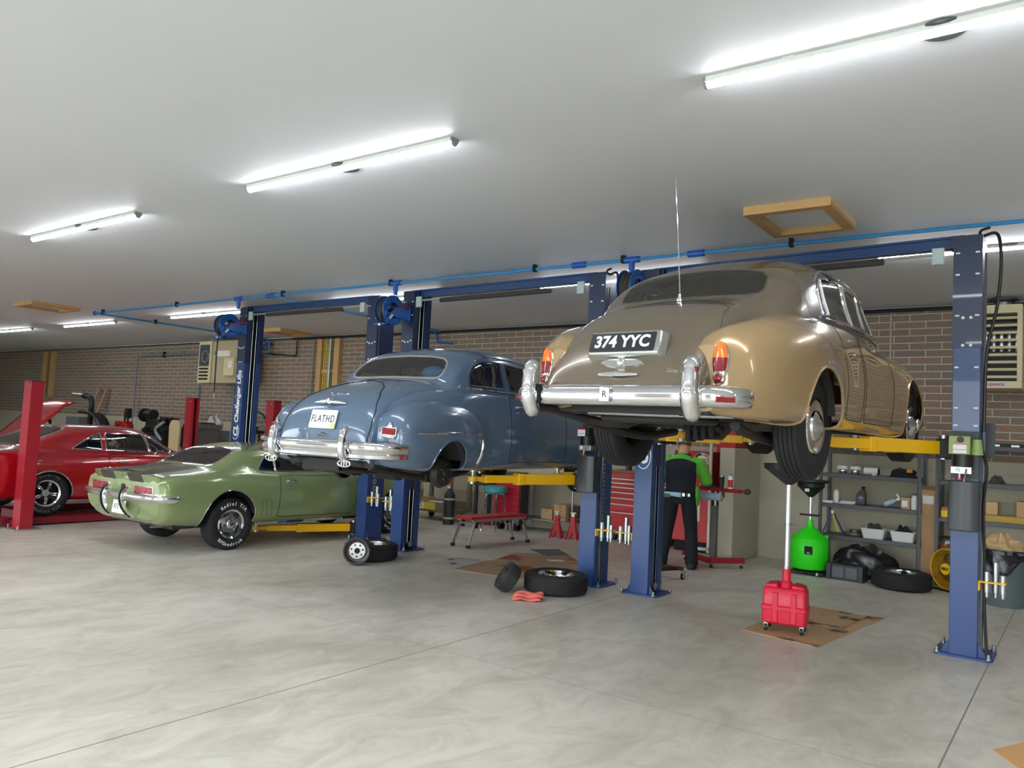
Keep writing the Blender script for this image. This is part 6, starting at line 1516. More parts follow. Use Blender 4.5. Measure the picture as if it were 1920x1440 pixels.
def bluestand():
    t = thing('bearing_puller', 'blue A shaped bearing puller with a yellow bar on the lower shelf', 'puller', (-2.90, 11.84, .52)); BP = mat('puller_blue', (36, 66, 130), .4)
    MB().bar((-.12, -.05, .0), (0, 0, .30), .035, .02).build('leg', BP, t); MB().bar((.13, .08, .0), (0, 0, .30), .035, .02).build('leg', BP, t); MB().bar((.09, -.06, .03), (.0, -.01, .27), .02, .02).build('strut', YLAB, t); m = MB(); m.cyl((0, -.03, .295), (0, .03, .295), .022, n=14); m.build('pivot', STEEL, t)
bluestand()
lathe_thing('brake_disc', 'grey brake disc lying on the lower shelf beside the white tubs', 'brake disc', (-2.64, 12.02, .501), [('disc', [(.06, 0), (.15, 0), (.155, .01), (.155, .035), (.15, .045), (.075, .045), (.07, .08), (.03, .08), (.03, .0)], mat('disc_iron', (112, 104, 94), .45, .5))])
def tub(label, x, cl, seed):
    t = thing('plastic_tub', label, 'tub', (x, 11.88, .501)); G = []
    for z, w, d in ((0, .125, .10), (.01, .13, .105), (.13, .155, .125), (.132, .172, .142), (.137, .172, .142), (.137, .15, .12), (.03, .128, .1)):
        p = rpoly([(-w, -d), (w, -d), (w, d), (-w, d)], .03); G.append([(a, b, z) for a, b in p] + [(p[0][0], p[0][1], z)])
    MB().grid(G).add(G[0], [tuple(range(len(G[0]) - 1))]).build('tub', WHITE, t, ang=40)
    blob(cl, 'cloth', 'cloth_heap', (x, 11.88, .54), (.26, .20, .15), (MATTE, mat('charcoal_cloth', (66, 64, 64), .9))[seed % 2], seed=seed)
tub('white plastic tub on the lower shelf, left one holding grey cloth', -2.36, 'grey cloth piled in the left white tub', 11); tub('white plastic tub on the lower shelf, right one holding black cloth', -1.99, 'black cloth piled in the right white tub', 12)
blob('black plastic rubbish bags heaped on the floor under the shelves', 'bag', 'plastic_bag', (-2.45, 11.62, 0), (.85, .5, .40), mat('bag_black', (24, 24, 27), .25), seed=21, amp=.18)
t = thing('oil_pan', 'black ribbed plastic tray box on the floor under the shelves', 'box', (-2.53, 11.12, 0), R(-4)); MB().bb((-.23, -.10, .0), (.23, .12, .20)).build('body', mat('tray_black', (46, 48, 52), .35), t, bevel=.012)
for x in (-.20, .20): MB().bb((x - .03, -.125, .005), (x + .03, -.09, .205)).build('rib', mat('tray_black', (46, 48, 52), .35), t, bevel=.006)
MB().bb((-.16, -.108, .03), (-.01, -.098, .17)).build('panel', mat('tray_grey', (84, 88, 96), .3), t, bevel=.004); MB().bb((.01, -.108, .03), (.16, -.098, .17)).build('panel', mat('tray_grey', (84, 88, 96), .3), t, bevel=.004)
t = thing('tall_carton', 'tall narrow brown carton standing open between the two shelf units', 'box', (-1.70, 11.98, 0)); MB().bb((-.085, -.08, 0), (.085, .08, 1.22)).build('box', CARD, t, bevel=.004); MB().add([(-.085, -.08, 1.22), (.085, -.08, 1.22), (.075, -.03, 1.27), (-.08, -.03, 1.27)], [(0, 1, 2, 3)]).build('flap', CARDD, t); MB().bb((-.07, -.0822, 1.03), (.06, -.0805, 1.14)).build('tape_patch', PAPER, t)
blob('crumpled dark cloth on the upper shelf right of the blue post', 'cloth', 'cloth_heap', (-.93, 11.92, 1.361), (.16, .14, .09), mat('brown_cloth', (74, 66, 62), .9), seed=8)
carton('lilac box on the upper shelf at the right picture edge', (-.55, 11.9, 1.361), (.14, .12, .11), 0, mat('lilac_box', (150, 140, 206), .6), False)
carton('small yellow and red box on the middle shelf left of the blue post', (-1.46, 11.85, .881), (.16, .1, .09), 0, mat('yellow_box', (240, 206, 30), .5), False)
carton('flat salmon box lying on the small yellow box', (-1.46, 11.85, .972), (.15, .1, .04), 0, mat('salmon_box', (206, 120, 88), .6), False)
carton('black box behind the yellow box on the middle shelf', (-1.40, 12.05, .881), (.18, .12, .34), 0, MATTE, False)
carton('small upright carton on the middle shelf right of the blue post', (-.98, 12.02, .881), (.13, .14, .24), 0, mat('card_pale', (206, 170, 124), .85), False)
carton('long flat yellowish carton on the middle shelf front', (-.80, 11.84, .881), (.55, .13, .08), 0, mat('card_yellow', (188, 154, 70), .8), False)
cb = carton('big printed carton on the middle shelf at the right picture edge', (-.50, 12.02, .881), (.42, .22, .27), 0, CARD, False)
for z, s in ((.19, .05), (.12, .05)): text(('Citric', 'Cleaner')[s == .05 and z < .15], .07, 'print', CARDD, cb, frame((-.02, -.1115, z), (1, 0, 0), (0, 0, 1)), .0004)
t = thing('plastic_bag', 'clear bag with orange parts on the low shelf left of the blue post', 'bag', (-1.44, 11.9, .412)); m = MB(); m.bb((-.13, -.12, 0), (.10, .1, .12)); m.build('orange_parts', mat('orange_parts', (214, 128, 70), .6), t, bevel=.02); m = MB(); m.bb((-.14, -.13, .0), (.14, .12, .22)); m.build('bag', glass_mat('clear_bag', (216, 214, 212), .3), t, bevel=.05)
def floorfan():
    t = thing('drum_fan', 'round yellow drum fan on the floor behind the blue post', 'fan', (-1.36, 11.42, .27), R(-38)); YF_ = mat('fan_yellow', (222, 170, 26), .45)
    MB().lathe([(.245, -.1), (.255, -.09), (.255, .09), (.245, .1), (.235, .09), (.235, -.09), (.245, -.1)], (0, 0, 0), (0, 1, 0), 44).build('drum', YF_, t)
    for yy, nm in ((-.09, 'front_guard'),):
        m = MB()
        for k in range(1, 9): m.tube([(.028 * k * math.cos(R(15 * q)), yy, .028 * k * math.sin(R(15 * q))) for q in range(24)], .003, 4, closed=True)
        for k in range(10): m.tube([(0, yy, 0), (.24 * math.cos(R(36 * k)), yy, .24 * math.sin(R(36 * k)))], .003, 4)
        m.build(nm, mat('guard_amber', (150, 112, 34), .4), t)
    m = MB(); m.cyl((0, -.105, 0), (0, -.085, 0), .07, n=28); c = m.build('hub_badge', mat('badge_yellow', (248, 198, 20), .4), t); text('MAX', .05, 'badge_words', BLK, c, frame((0, -.106, 0), (1, 0, 0), (0, 0, 1)), .0005, bold=.003)
    for k in range(4):
        a = R(90 * k + 20); MB().add([(0, .02, 0), (.21 * math.cos(a), -.02, .21 * math.sin(a)), (.21 * math.cos(a + .8), .05, .21 * math.sin(a + .8))], [(0, 1, 2)]).build('blade', mat('blade_grey', (86, 72, 40), .5), t, solid=.003)
    MB().tube([(-.26, 0, 0), (-.28, -.05, -.20), (-.26, -.14, -.255), (.26, -.14, -.255), (.28, -.05, -.20), (.26, 0, 0)], .014, 8).build('stand', BLK, t)
floorfan()
def bin_():
    t = thing('waste_bin', 'grey round waste bin lined with a black bag by the right edge', 'waste bin', (-.76, 10.86, 0)); MB().lathe([(0, 0), (.20, 0), (.212, .02), (.25, .58), (.265, .60), (.265, .63), (.255, .63), (.24, .6)], n=36).build('bin', mat('bin_grey', (96, 108, 112), .5), t)
    rnd = random.Random(4); G = []
    for z in range(7):
        G.append([((.262 + .012 * math.sin(5 * j + z) + .006 * (z % 2)) * math.cos(2 * PI * j / 36), (.262 + .012 * math.sin(5 * j + z) + .006 * (z % 2)) * math.sin(2 * PI * j / 36), .645 - z * .035 * (1 + .55 * math.sin(j * .5 + 1))) for j in range(37)])
    MB().grid(G).build('liner', mat('bag_black', (24, 24, 27), .25), t, ang=20)
    blob('crumpled kraft paper sticking out of the grey waste bin', 'paper', 'kraft_paper', (-.78, 10.86, .60), (.42, .30, .18), mat('kraft', (196, 164, 118), .85), seed=31, amp=.35)
bin_()
m = MB(); m.bb((0, 0, 0), (2.0, .03, .10)); o = m.build('rail', mat('rail_black', (28, 28, 30), .5)); t = thing('tool_rail', 'black tool rail on the brick wall at the right edge', 'rail', (-1.05, 12.22, 1.78)); o.parent = t
for k in range(4): MB().bb((.04 + .22 * k, -.03, .06), (.13 + .22 * k, 0, .085)).build('clip', ALU, t)

# ------------------------------------------------------------------ heaters
def heater_right():
    t = thing('unit_heater', 'beige louvred unit heater hanging under the ceiling at the right edge', 'heater', (-.87, 11.78, 2.57)); 
    fr = MB().bb((-.26, -.10, 0), (.22, .44, .09)).build('bottom_panel', BEIGE, t, bevel=.004); MB().bb((-.26, -.10, .96), (.22, .44, 1.07)).build('top_panel', BEIGE, t, bevel=.004); MB().bb((.165, -.10, .09), (.22, .44, .96)).build('side_panel', BEIGE, t); MB().bb((-.26, -.10, .09), (-.215, .44, .96)).build('side_panel', BEIGE, t)
    MB().bb((-.215, .05, .09), (.165, .40, .96)).build('core', mat('heater_core', (34, 34, 44), .5), t)
    for k in range(5): m = MB(); m.cyl((-.18 + .085 * k, .03, .48), (-.18 + .085 * k, .03, .74), .03, n=14); m.build('heat_tube', STEEL, t)
    for k in range(9): MB().box((-.025, -.09, .145 + .094 * k), (.375, .012, .034), rx=R(-25)).build('louvre', BEIGE, t)
    m = MB(); m.M = MX.Translation((-.045, -.103, .045)); m.prism(rpoly([(-.115, -.03), (.115, -.03), (.115, .03), (-.115, .03)], .028), 0, .004, 'y'); b = m.build('badge', mat('badge_silver', (214, 206, 204), .4), t); text('LENNOX', .046, 'badge_words', mat('badge_red', (168, 60, 72), .4), b, frame((-.055, -.1045, .045), (1, 0, 0), (0, 0, 1)), .0005, bold=.002)
    m = MB(); m.cyl((.0, .2, 1.07), (.0, .2, 1.18), .085, n=24); m.build('flue', GALV, t); MB().lathe([(.085, 1.14), (.17, 1.165), (.17, 1.175), (0, 1.18)], (.0, .2, 0), n=28).build('flue_collar', mat('collar_grey', (110, 112, 114), .4, .5), t)
heater_right()
def heater_left():
    t = thing('unit_heater', 'beige unit heater hanging by the left blue post with its side panel towards the room', 'heater', (-17.95, 11.55, 2.58), R(0)); 
    MB().bb((-.27, -.10, 0), (.27, -.06, 1.05)).build('face_frame', BEIGE, t, bevel=.004); MB().bb((-.27, -.06, 0), (1.40, .48, 1.05)).build('casing', mat('heater_tan', (186, 172, 138), .5), t, bevel=.006)
    MB().bb((-.21, -.112, .42), (.19, -.10, .96)).build('grille', mat('grille_slate', (60, 68, 80), .5), t); 
    for k in range(5): MB().bb((-.21, -.122, .49 + .09 * k), (.19, -.112, .505 + .09 * k)).build('grille_bar', mat('grille_dark', (34, 38, 48), .5), t)
    for k in range(4): MB().bb((-.20, -.112, .08 + .085 * k), (.18, -.10, .125 + .085 * k)).build('louvre_slot', MATTE, t)
    m = MB(); m.tube([(.05 + .14 * math.cos(R(20 * k)), -.12, .66 + .14 * math.sin(R(20 * k))) for k in range(18)], .014, 6, closed=True); m.build('fan_ring', LGREY, t)
    MB().bb((.45, -.075, .66), (1.0, -.061, .80)).build('instruction_label', PAPER, t); MB().bb((.38, -.075, .70), (.44, -.061, .80)).build('warning_label', mat('label_maroon', (104, 76, 66), .6), t)
    MB().bb((1.0, -.22, .17), (1.40, -.061, .60)).build('control_box', BEIGE, t, bevel=.006); MB().bb((1.2, -.235, .36), (1.36, -.221, .52)).build('box_label', PAPER, t)
    for x in (-.2, 1.3): MB().tube([(x, .2, 1.05), (x, .2, 1.18)], .01, 6).build('hanger', STEEL, t)
heater_left()

# ------------------------------------------------------------------ far left background
def cart():
    t = thing('cart', 'wooden shop cart with a SOLD sign under the blue coupe', 'cart', (-9.98, 11.55, 0)); W2 = mat('cart_wood', (128, 116, 92), .7, noise=.2, nscale=8)
    MB().bb((-.50, -.30, .16), (.50, .30, .20)).build('deck', W2, t); MB().bb((-.52, -.32, .18), (.52, -.29, .34)).build('front_board', W2, t); MB().bb((-.52, .29, .18), (.52, .32, .34)).build('rear_board', W2, t); MB().bb((-.50, -.30, .86), (.50, .30, .90)).build('top_shelf', W2, t)
    for x in (-.48, .48):
        for y in (-.28, .28): MB().bb((x - .035, y - .03, .16), (x + .035, y + .03, .95)).build('post', W2, t)
    for x in (-.4, .4):
        for y in (-.22, .22): m = MB(); m.cyl((x - .02, y, .07), (x + .02, y, .07), .07, n=18); c = m.build('caster', BLK, t); MB().bb((x - .03, y - .03, .08), (x + .03, y + .03, .16)).build('caster_fork', STEEL, c)
    MB().bb((-.46, -.33, .20), (.16, -.322, .33)).build('yellow_sign', mat('sign_yellow', (214, 200, 60), .6), t); s = MB().bb((-.46, -.334, .20), (-.12, -.328, .33)).build('sold_sign', PAPER, t); text('SOLD', .10, 'sign_words', mat('sold_red', (190, 50, 54), .6), s, frame((-.29, -.3355, .265), (1, 0, 0), (0, 0, 1)), .0005, bold=.003)
    MB().bb((.435, -.325, .42), (.53, -.315, .58)).build('green_label', mat('label_green', (60, 220, 60), .5), t); MB().bb((.44, -.325, .60), (.50, -.315, .68)).build('white_label', PAPER, t); MB().bb((.44, -.325, .69), (.505, -.315, .86)).build('orange_label', mat('label_orange', (206, 96, 60), .5), t)
cart()
carton('white box in the wooden cart tray', (-10.0, 11.5, .201), (.30, .22, .14), .2, WHITE, False); carton('brown carton in the wooden cart tray, left', (-10.28, 11.55, .201), (.2, .2, .2), -.1); carton('yellow parts box on top of the wooden cart', (-9.86, 11.5, .901), (.34, .24, .06), 0, mat('parts_yellow', (196, 168, 56), .6), False); carton('brown parts box on top of the wooden cart', (-10.2, 11.55, .901), (.24, .22, .09), .2)
def bollard():
    t = thing('bollard', 'dark bollard with pale green bands in front of the wooden cart', 'bollard', (-9.33, 11.05, 0)); MB().lathe([(0, 0), (.10, 0), (.10, .52), (.085, .56), (.05, .60), (.04, .64), (0, .645)], n=24).build('body', mat('bollard_dark', (42, 44, 48), .55), t)
    for z in (.10, .44): MB().lathe([(.1015, z), (.1015, z + .035)], n=24).build('band', mat('band_green', (176, 190, 120), .6), t)
bollard()
def darkshelf():
    t = thing('steel_bench', 'dark steel bench frame behind the wooden cart and bollard', 'bench', (-8.72, 11.95, 0))
    for x in (-.55, .25):
        for y in (-.2, .2): MB().bar((x, y, 0), (x, y, .95), .05).build('leg', mat('frame_dark', (64, 64, 66), .5), t)
    MB().bb((-.6, -.25, .70), (.3, .25, .74)).build('shelf', mat('frame_dark', (64, 64, 66), .5), t); MB().bb((-.6, -.25, .93), (.3, .25, .98)).build('top', mat('frame_dark', (64, 64, 66), .5), t)
darkshelf()
carton('red crate on the floor under the dark bench frame', (-8.93, 11.75, 0), (.28, .3, .16), 0, mat('crate_red', (140, 30, 38), .5), False); lathe_thing('bottle', 'grey white jug on the floor under the dark bench frame', 'jug', (-8.70, 11.95, 0), [('body', [(0, 0), (.09, 0), (.09, .3), (.03, .38)], mat('jug_grey', (190, 190, 190), .5)), ('cap', [(.03, .38), (.03, .41), (0, .41)], BLK)])
def bigfan():
    t = thing('pedestal_fan', 'large round black pedestal fan behind the left blue post', 'fan', (-15.9, 11.62, 0)); m = MB()
    for k in range(1, 7): m.tube([(.065 * k * math.cos(R(12 * q)), -.08 + .012 * k, 1.47 + .065 * k * math.sin(R(12 * q))) for q in range(30)], .004, 4, closed=True)
    for k in range(16): m.tube([(0, -.08, 1.47), (.39 * math.cos(R(22.5 * k)), 0, 1.47 + .39 * math.sin(R(22.5 * k)))], .004, 4)
    m.build('guard', BLK, t); m = MB(); m.tube([(.44 * math.cos(R(10 * q)), .0, 1.47 + .44 * math.sin(R(10 * q))) for q in range(36)], .018, 6, closed=True); m.build('guard_ring', BLK, t)
    for k in range(3):
        a = R(120 * k + 15); MB().grid([[(r * math.cos(a + s), .03 * s, 1.47 + r * math.sin(a + s)) for s in (-.3, 0, .3)] for r in (.05, .2, .34)]).build('blade', LGREY, t, solid=.004)
    m = MB(); m.cyl((0, .03, 1.47), (0, .2, 1.47), .09, n=20); m.build('motor', BLK, t); m = MB(); m.cyl((0, .1, .03), (0, .1, 1.4), .025, n=12); m.build('pole', BLK, t); m = MB(); m.cyl((0, .1, 0), (0, .1, .035), .26, n=28); m.build('base', BLK, t)
bigfan()
def partscab():
    t = thing('parts_cabinet', 'grey parts drawer cabinet with yellow labels left of the left blue post', 'cabinet', (-16.90, 11.15, 0)); MB().bb((-.44, -.15, .0), (.40, .18, 1.42)).build('case', mat('cab_grey', (112, 116, 122), .5), t)
    for r in range(5):
        for c in range(6): d = MB().bb((-.42 + .136 * c, -.17, .98 + .085 * r), (-.295 + .136 * c, -.15, 1.055 + .085 * r)).build('drawer', mat('drawer_dark', (60, 62, 66), .5), t); MB().bb((-.41 + .136 * c, -.174, .985 + .085 * r), (-.305 + .136 * c, -.169, 1.008 + .085 * r)).build('drawer_label', YLAB, d)
partscab()
blob('clear crumpled plastic bag on the grey parts cabinet', 'bag', 'plastic_bag', (-16.90, 11.15, 1.42), (.5, .3, .32), mat('bag_clear', (176, 178, 176), .3), seed=14)
def trashl():
    t = thing('waste_bin', 'tall grey waste bin beside the red lift post on the left', 'waste bin', (-16.42, 10.55, 0)); G = []
    for z, w in ((0, .22), (1.45, .28), (1.46, .31), (1.56, .31), (1.56, .27)):
        p = rpoly([(-w, -w), (w, -w), (w, w), (-w, w)], .06); G.append([(a, b, z) for a, b in p] + [(p[0][0], p[0][1], z)])
    MB().grid(G).build('bin', mat('bin_taupe', (104, 100, 96), .5), t, ang=40); m = MB(); m.bb((-.2, -.2, 1.5), (.22, .2, 1.6)); m.build('rubbish', DARK, t, bevel=.03)
trashl()
def pad():
    t = thing('creeper', 'beige padded board standing upright left of the red lift post', 'creeper', (-16.30, 9.8, 0)); MB().prism(rpoly([(-.21, 0), (.20, 0), (.22, 1.5), (.17, 1.62), (-.12, 1.62), (-.20, 1.5), (-.17, 1.0)], .06), -.03, .03, 'y').build('pad', mat('pad_beige', (186, 166, 126), .7), t, bevel=.012); MB().bb((-.05, .03, .1), (.05, .06, 1.4)).build('spine', STEEL, t)
pad()
t = thing('upright_panel', 'dark upright panel beside the beige padded board', 'panel', (-15.98, 9.9, 0)); MB().bb((-.14, -.03, 0), (.12, .03, 1.55)).build('panel', mat('panel_charcoal', (48, 48, 52), .5), t, bevel=.01)
def engine():
    t = thing('engine_block', 'black engine on a stand in front of the brick wall, left of the beige board', 'engine', (-18.75, 11.0, 0)); m = MB()
    MB().bb((-.45, -.3, .95), (.45, .3, 1.45)).build('block', MATTE, t, bevel=.03); MB().bb((-.5, -.25, 1.4), (.1, .25, 1.62)).build('head', GREASY, t, bevel=.03)
    for k in range(5): m = MB(); m.cyl((-.4 + .2 * k, -.34, 1.30 + .06 * (k % 2)), (-.4 + .2 * k, -.12, 1.42 + .05 * k % .2), .07, n=14); m.build('port', MATTE, t)
    m = MB(); m.cyl((-.55, -.2, 1.72), (-.2, -.2, 1.72), .13, n=20); m.build('filter', BLK, t); m = MB(); m.cyl((-.62, -.22, 1.7), (-.55, -.22, 1.7), .17, n=20); m.build('pulley', MATTE, t); MB().tube(cr([(.4, -.3, 1.1), (.2, -.36, 1.35), (.45, -.3, 1.55)], 5), .04, 8).build('hose', LGREY, t); MB().bb((-.1, -.33, 1.0), (.25, -.305, 1.2)).build('tag', mat('tag_blue', (60, 74, 120), .5), t); MB().bb((-.3, -.2, 0), (.3, .2, .95)).build('stand', DARK, t)
    for k in range(3): MB().tube([(-.1 + .25 * k, 0, 1.45), (-.05 + .25 * k, -.1, 1.66), (.1 + .25 * k, 0, 1.62)], .03, 6).build('pipe', MATTE, t)
engine()
def redjack():
    t = thing('transmission_jack', 'red transmission jack against the wall behind the red coupe', 'jack', (-19.85, 10.6, 0)); MB().bb((-.18, -.1, 0), (.18, .1, 1.45)).build('body', mat('jack_scarlet', (180, 26, 34), .45), t, bevel=.02); MB().bb((-.42, -.1, 1.40), (.1, .1, 1.52)).build('head', mat('jack_scarlet', (180, 26, 34), .45), t, bevel=.02)
    for x in (-.1, .05): MB().tube([(x, 0, 1.45), (x - .02, 0, 1.78)], .025, 8).build('lever', MATTE, t)
    MB().bb((-.05, -.06, 1.6), (.12, .06, 1.85)).build('pump', MATTE, t, bevel=.02); m = MB(); m.cyl((-.32, -.12, 1.33), (-.32, .1, 1.33), .08, n=16); m.build('wheel', MATTE, t)
redjack()
def tchanger():
    t = thing('tyre_changer', 'black tyre changer with a silver arm standing behind the red coupe', 'tyre changer', (-20.1, 9.8, 0)); MB().tube(cr([(0, 0, 0), (0, 0, 1.5), (0, 0, 1.95), (-.05, 0, 2.05), (-.3, 0, 2.10)], 5), .065, 10).build('column', BLK, t); m = MB(); m.cyl((-.35, 0, 2.11), (-.95, 0, 2.13), .065, n=18); m.build('cylinder', ALU, t); m = MB(); m.cyl((-.28, 0, 2.10), (-.42, 0, 2.11), .075, n=18); m.build('coupling', BLK, t); MB().bar((-.6, 0, 1.70), (.1, 0, 1.68), .06).build('cross_arm', BLK, t)
    q = [(.05 + .75 * math.sin(R(a)), 0, 1.0 + .70 * math.cos(R(a))) for a in range(0, 91, 9)]; mb = MB(); mb.grid([[(x, y0, z) for y0 in (-.16, -.05, .05, .16)] for x, _, z in q]); mb.build('guard', BLK, t, solid=.02); MB().bb((-.4, -.3, 0), (.6, .4, .9)).build('base', GREYM, t, bevel=.03)
tchanger()
def ladder():
    t = thing('stepladder', 'wooden stepladder leaning on the brick wall behind the tyre changer', 'ladder', (-24.5, 11.9, 0), R(0))
    for x in (-.22, .22): MB().bar((x - .12, -.35, 0), (x + .25, .22, 2.45), .10, .05).build('rail', mat('ladder_tan', (176, 136, 96), .6), t)
    for k in range(8): z = .25 + .28 * k; f = z / 2.45; MB().bar((-.34 + .37 * f, -.35 + .57 * f, z), (.10 + .37 * f, -.35 + .57 * f, z), .07, .03).build('step', mat('ladder_tan', (176, 136, 96), .6), t)
ladder()
t = thing('monitor', 'small grey screen box standing behind the red coupe roof', 'monitor', (-23.4, 11.0, 0)); MB().bb((-.38, -.1, 1.28), (.38, .15, 1.56)).build('screen', mat('screen_grey', (96, 100, 106), .4), t, bevel=.01); MB().bb((-.1, -.05, 0), (.1, .1, 1.28)).build('pedestal', GREYM, t)
def hoodcar():
    t = thing('red_car', 'red car with its bonnet raised, behind the red coupe at the left', 'car', (-18.9, 6.3, 0)); RD = MATS['red_paint']
    sh = Shell(); sh.loft([S(-1.6, [(0, .4), (.7, .4), (.88, .6), (.86, .85), (.7, .92), (0, .93)]), S(-.4, [(0, .25), (.85, .27), (.95, .6), (.92, .88), (.8, .97), (0, .98)]), S(.8, [(0, .25), (.87, .26), (.96, .6), (.92, .88), (.8, .97), (0, .98)]), S(2.0, [(0, .25), (.87, .26), (.95, .6), (.90, .86), (.78, .93), (0, .94)]), S(3.1, [(0, .4), (.75, .4), (.85, .6), (.82, .78), (.7, .82), (0, .83)])], 5, 5, cap0=(0, -1.62, .65), cap1=(0, 3.12, .62)); sh.fin(); mesh_half('body', sh.rest(), RD, t)
    G = [[(x, 1.15 + 1.02 * f, .98 + 1.02 * f - .10 * max(0, f - .8) * 5 + .05 * (1 - (x / .75) ** 2)) for x in [(-.75 + .15 * k) for k in range(11)]] for f in [q / 10 for q in range(11)]]
    MB().grid(G).build('bonnet', RD, t, solid=.03)
    for x in (-.6, .6): MB().bar((x, 1.9, .95), (x, 1.75, 1.50), .03, .06).build('prop', MATTE, t)
    MB().bar((-.6, .95, .95), (-.5, .75, 1.22), .03).build('screen_post', CHROME, t); MB().bar((.6, .95, .95), (.5, .75, 1.22), .03).build('screen_post', CHROME, t); MB().bar((-.5, .75, 1.22), (.5, .75, 1.22), .03).build('screen_header', CHROME, t)
    for sg in (1, -1):
        for y in (-.9, 2.1): wheel(t, (sg * .78, y, .33), (sg, 0, 0), .33, .2, 'rally', rimr=.195)
hoodcar()
# ------------------------------------------------------------------ the mechanic
def person():
    t = thing('person', 'mechanic in a green and black work shirt seen from behind, head bowed', 'person', (-4.46, 10.12, 0), R(12)); t.scale = (1.12, 1.08, 1.0)
    def ell(mb, pts, n=16):
        """limb or trunk from ellipse sections (centre, rx, ry)"""
        P = [V(p[0]) for p in pts]; G = []
        for i, p in enumerate(pts):
            d = (P[min(i + 1, len(P) - 1)] - P[max(i - 1, 0)]).normalized(); r = V((1, 0, 0)); r = (r - d * r.dot(d))
            r = r.normalized() if r.length > .2 else V((0, 1, 0)); u = d.cross(r)
            G.append([P[i] + r * math.cos(2 * PI * k / n) * p[1] + u * math.sin(2 * PI * k / n) * p[2] for k in range(n)])
        b = [g + [g[0]] for g in G]; mb.grid(b); mb.add(G[0], [tuple(range(n))]); mb.add(G[-1], [tuple(range(n))])
    def rem(mb, name, mt, vox, sm=3):
        me = bpy.data.meshes.new(name); me.from_pydata(mb.v, [], mb.f); bm = bmesh.new(); bm.from_mesh(me); bmesh.ops.remove_doubles(bm, verts=bm.verts, dist=1e-6); bmesh.ops.recalc_face_normals(bm, faces=bm.faces); bm.to_mesh(me); bm.free()
        o = bpy.data.objects.new(name, me); COL.objects.link(o); o.parent = t
        md = o.modifiers.new('remesh', 'REMESH'); md.mode = 'VOXEL'; md.voxel_size = vox; md.use_smooth_shade = True
        md = o.modifiers.new('smooth', 'SMOOTH'); md.iterations = sm; md.factor = .5
        bpy.context.view_layer.update(); nm = bpy.data.meshes.new_from_object(o.evaluated_get(bpy.context.evaluated_depsgraph_get()))
        bpy.data.objects.remove(o); nm.materials.clear()
        for q in (mt if isinstance(mt, list) else [mt]): nm.materials.append(q)
        o = bpy.data.objects.new(name, nm); COL.objects.link(o); o.parent = t; nm.shade_smooth(); return o
    hipz, sz = .93, 1.44
    lh, rh = (-.10, 0, hipz), (.10, 0, hipz); lk, rk = (-.155, .045, .50), (.135, .05, .50); la, ra = (-.20, -.02, .09), (.165, -.02, .09)
    ls, rs = (-.205, .03, sz), (.205, .03, sz); le, re = (-.275, .09, 1.16), (.295, .10, 1.17); lw, rw = (-.17, .30, 1.14), (.25, .28, 1.16)
    nk, hd = V((0, .06, 1.50)), V((.0, .16, 1.63))
    b = MB()
    ell(b, [((0, .0, .90), .16, .11), ((0, .0, 1.0), .16, .11), ((0, .01, 1.12), .145, .10), ((0, .015, 1.3), .175, .12), ((0, .03, 1.43), .17, .09), ((0, .045, 1.49), .07, .065), ((0, .09, 1.56), .058, .06), ((0, .12, 1.60), .055, .06)])
    for h, k, a in ((lh, lk, la), (rh, rk, ra)):
        h, k, a = V(h), V(k), V(a); ell(b, [(h, .085, .09), (h.lerp(k, .5), .072, .078), (k, .055, .058), (k.lerp(a, .35), .054, .06), (a, .038, .042)]); ell(b, [(a + V((0, -.05, -.05)), .04, .035), (a + V((.0, .06, -.06)), .045, .03), (a + V((.0, .14, -.07)), .035, .02)])
    for s, e, w in ((ls, le, lw), (rs, re, rw)):
        s, e, w = V(s), V(e), V(w); ell(b, [(s, .055, .055), (s.lerp(e, .5), .047, .047), (e, .040, .040), (e.lerp(w, .3), .040, .040), (w, .026, .028)])
        # hand: palm, four bent fingers, thumb at the side
        sg = 1 if s.x > 0 else -1; f = (w - e).normalized(); up = V((0, 0, 1)); r = f.cross(up).normalized(); up = r.cross(f)
        ell(b, [(w, .026, .02), (w + f * .05, .038, .016), (w + f * .095, .038, .014)])
        for q, L in ((-1.5, .07), (-.5, .08), (.5, .078), (1.5, .06)):
            p0 = w + f * .09 + r * (q * .019); p1 = p0 + f * (L * .45) - up * .008; p2 = p1 + f * (L * .3) - up * .022; p3 = p2 + f * (L * .12) - up * .025
            b.tube([p0 - f * .02, p0, p1, p2, p3], [.0085, .009, .0085, .008, .0065], 8)
        p0 = w + f * .03 - r * sg * .03; b.tube([p0, p0 - r * sg * .018 + f * .03 - up * .01, p0 - r * sg * .022 + f * .062 - up * .02], [.012, .0105, .008], 8)
    # head: skull, jaw, nose, ears, brows; bowed forward
    q = MX.Translation(hd) @ MX.Rotation(R(-38), 4, 'X'); hb = MB(); hb.M = q
    hb.sph((0, -.01, .02), .095, 18, 14, (.80, 1.0, 1.05)); hb.sph((0, .045, -.055), .06, 14, 10, (.85, .8, .95)); hb.sph((0, .098, -.022), .017, 10, 8, (.8, 1.1, 1.5)); hb.sph((-.076, -.005, -.01), .026, 10, 8, (.35, .7, 1.1)); hb.sph((.076, -.005, -.01), .026, 10, 8, (.35, .7, 1.1)); hb.sph((0, .083, -.066), .02, 10, 6, (1.2, .5, .5)); hb.sph((0, .075, .02), .03, 10, 6, (1.9, .6, .4))
    b.v += []; o = len(b.v); b.v += hb.v; b.f += [tuple(o + i for i in f) for f in hb.f]
    body = rem(b, 'body', SKIN, .0065, 2)
    for s in (-1, 1):
        m = MB(); m.M = q; m.sph((s * .031, .083, -.004), .011, 10, 8); m.build('eye', WHITE, t)
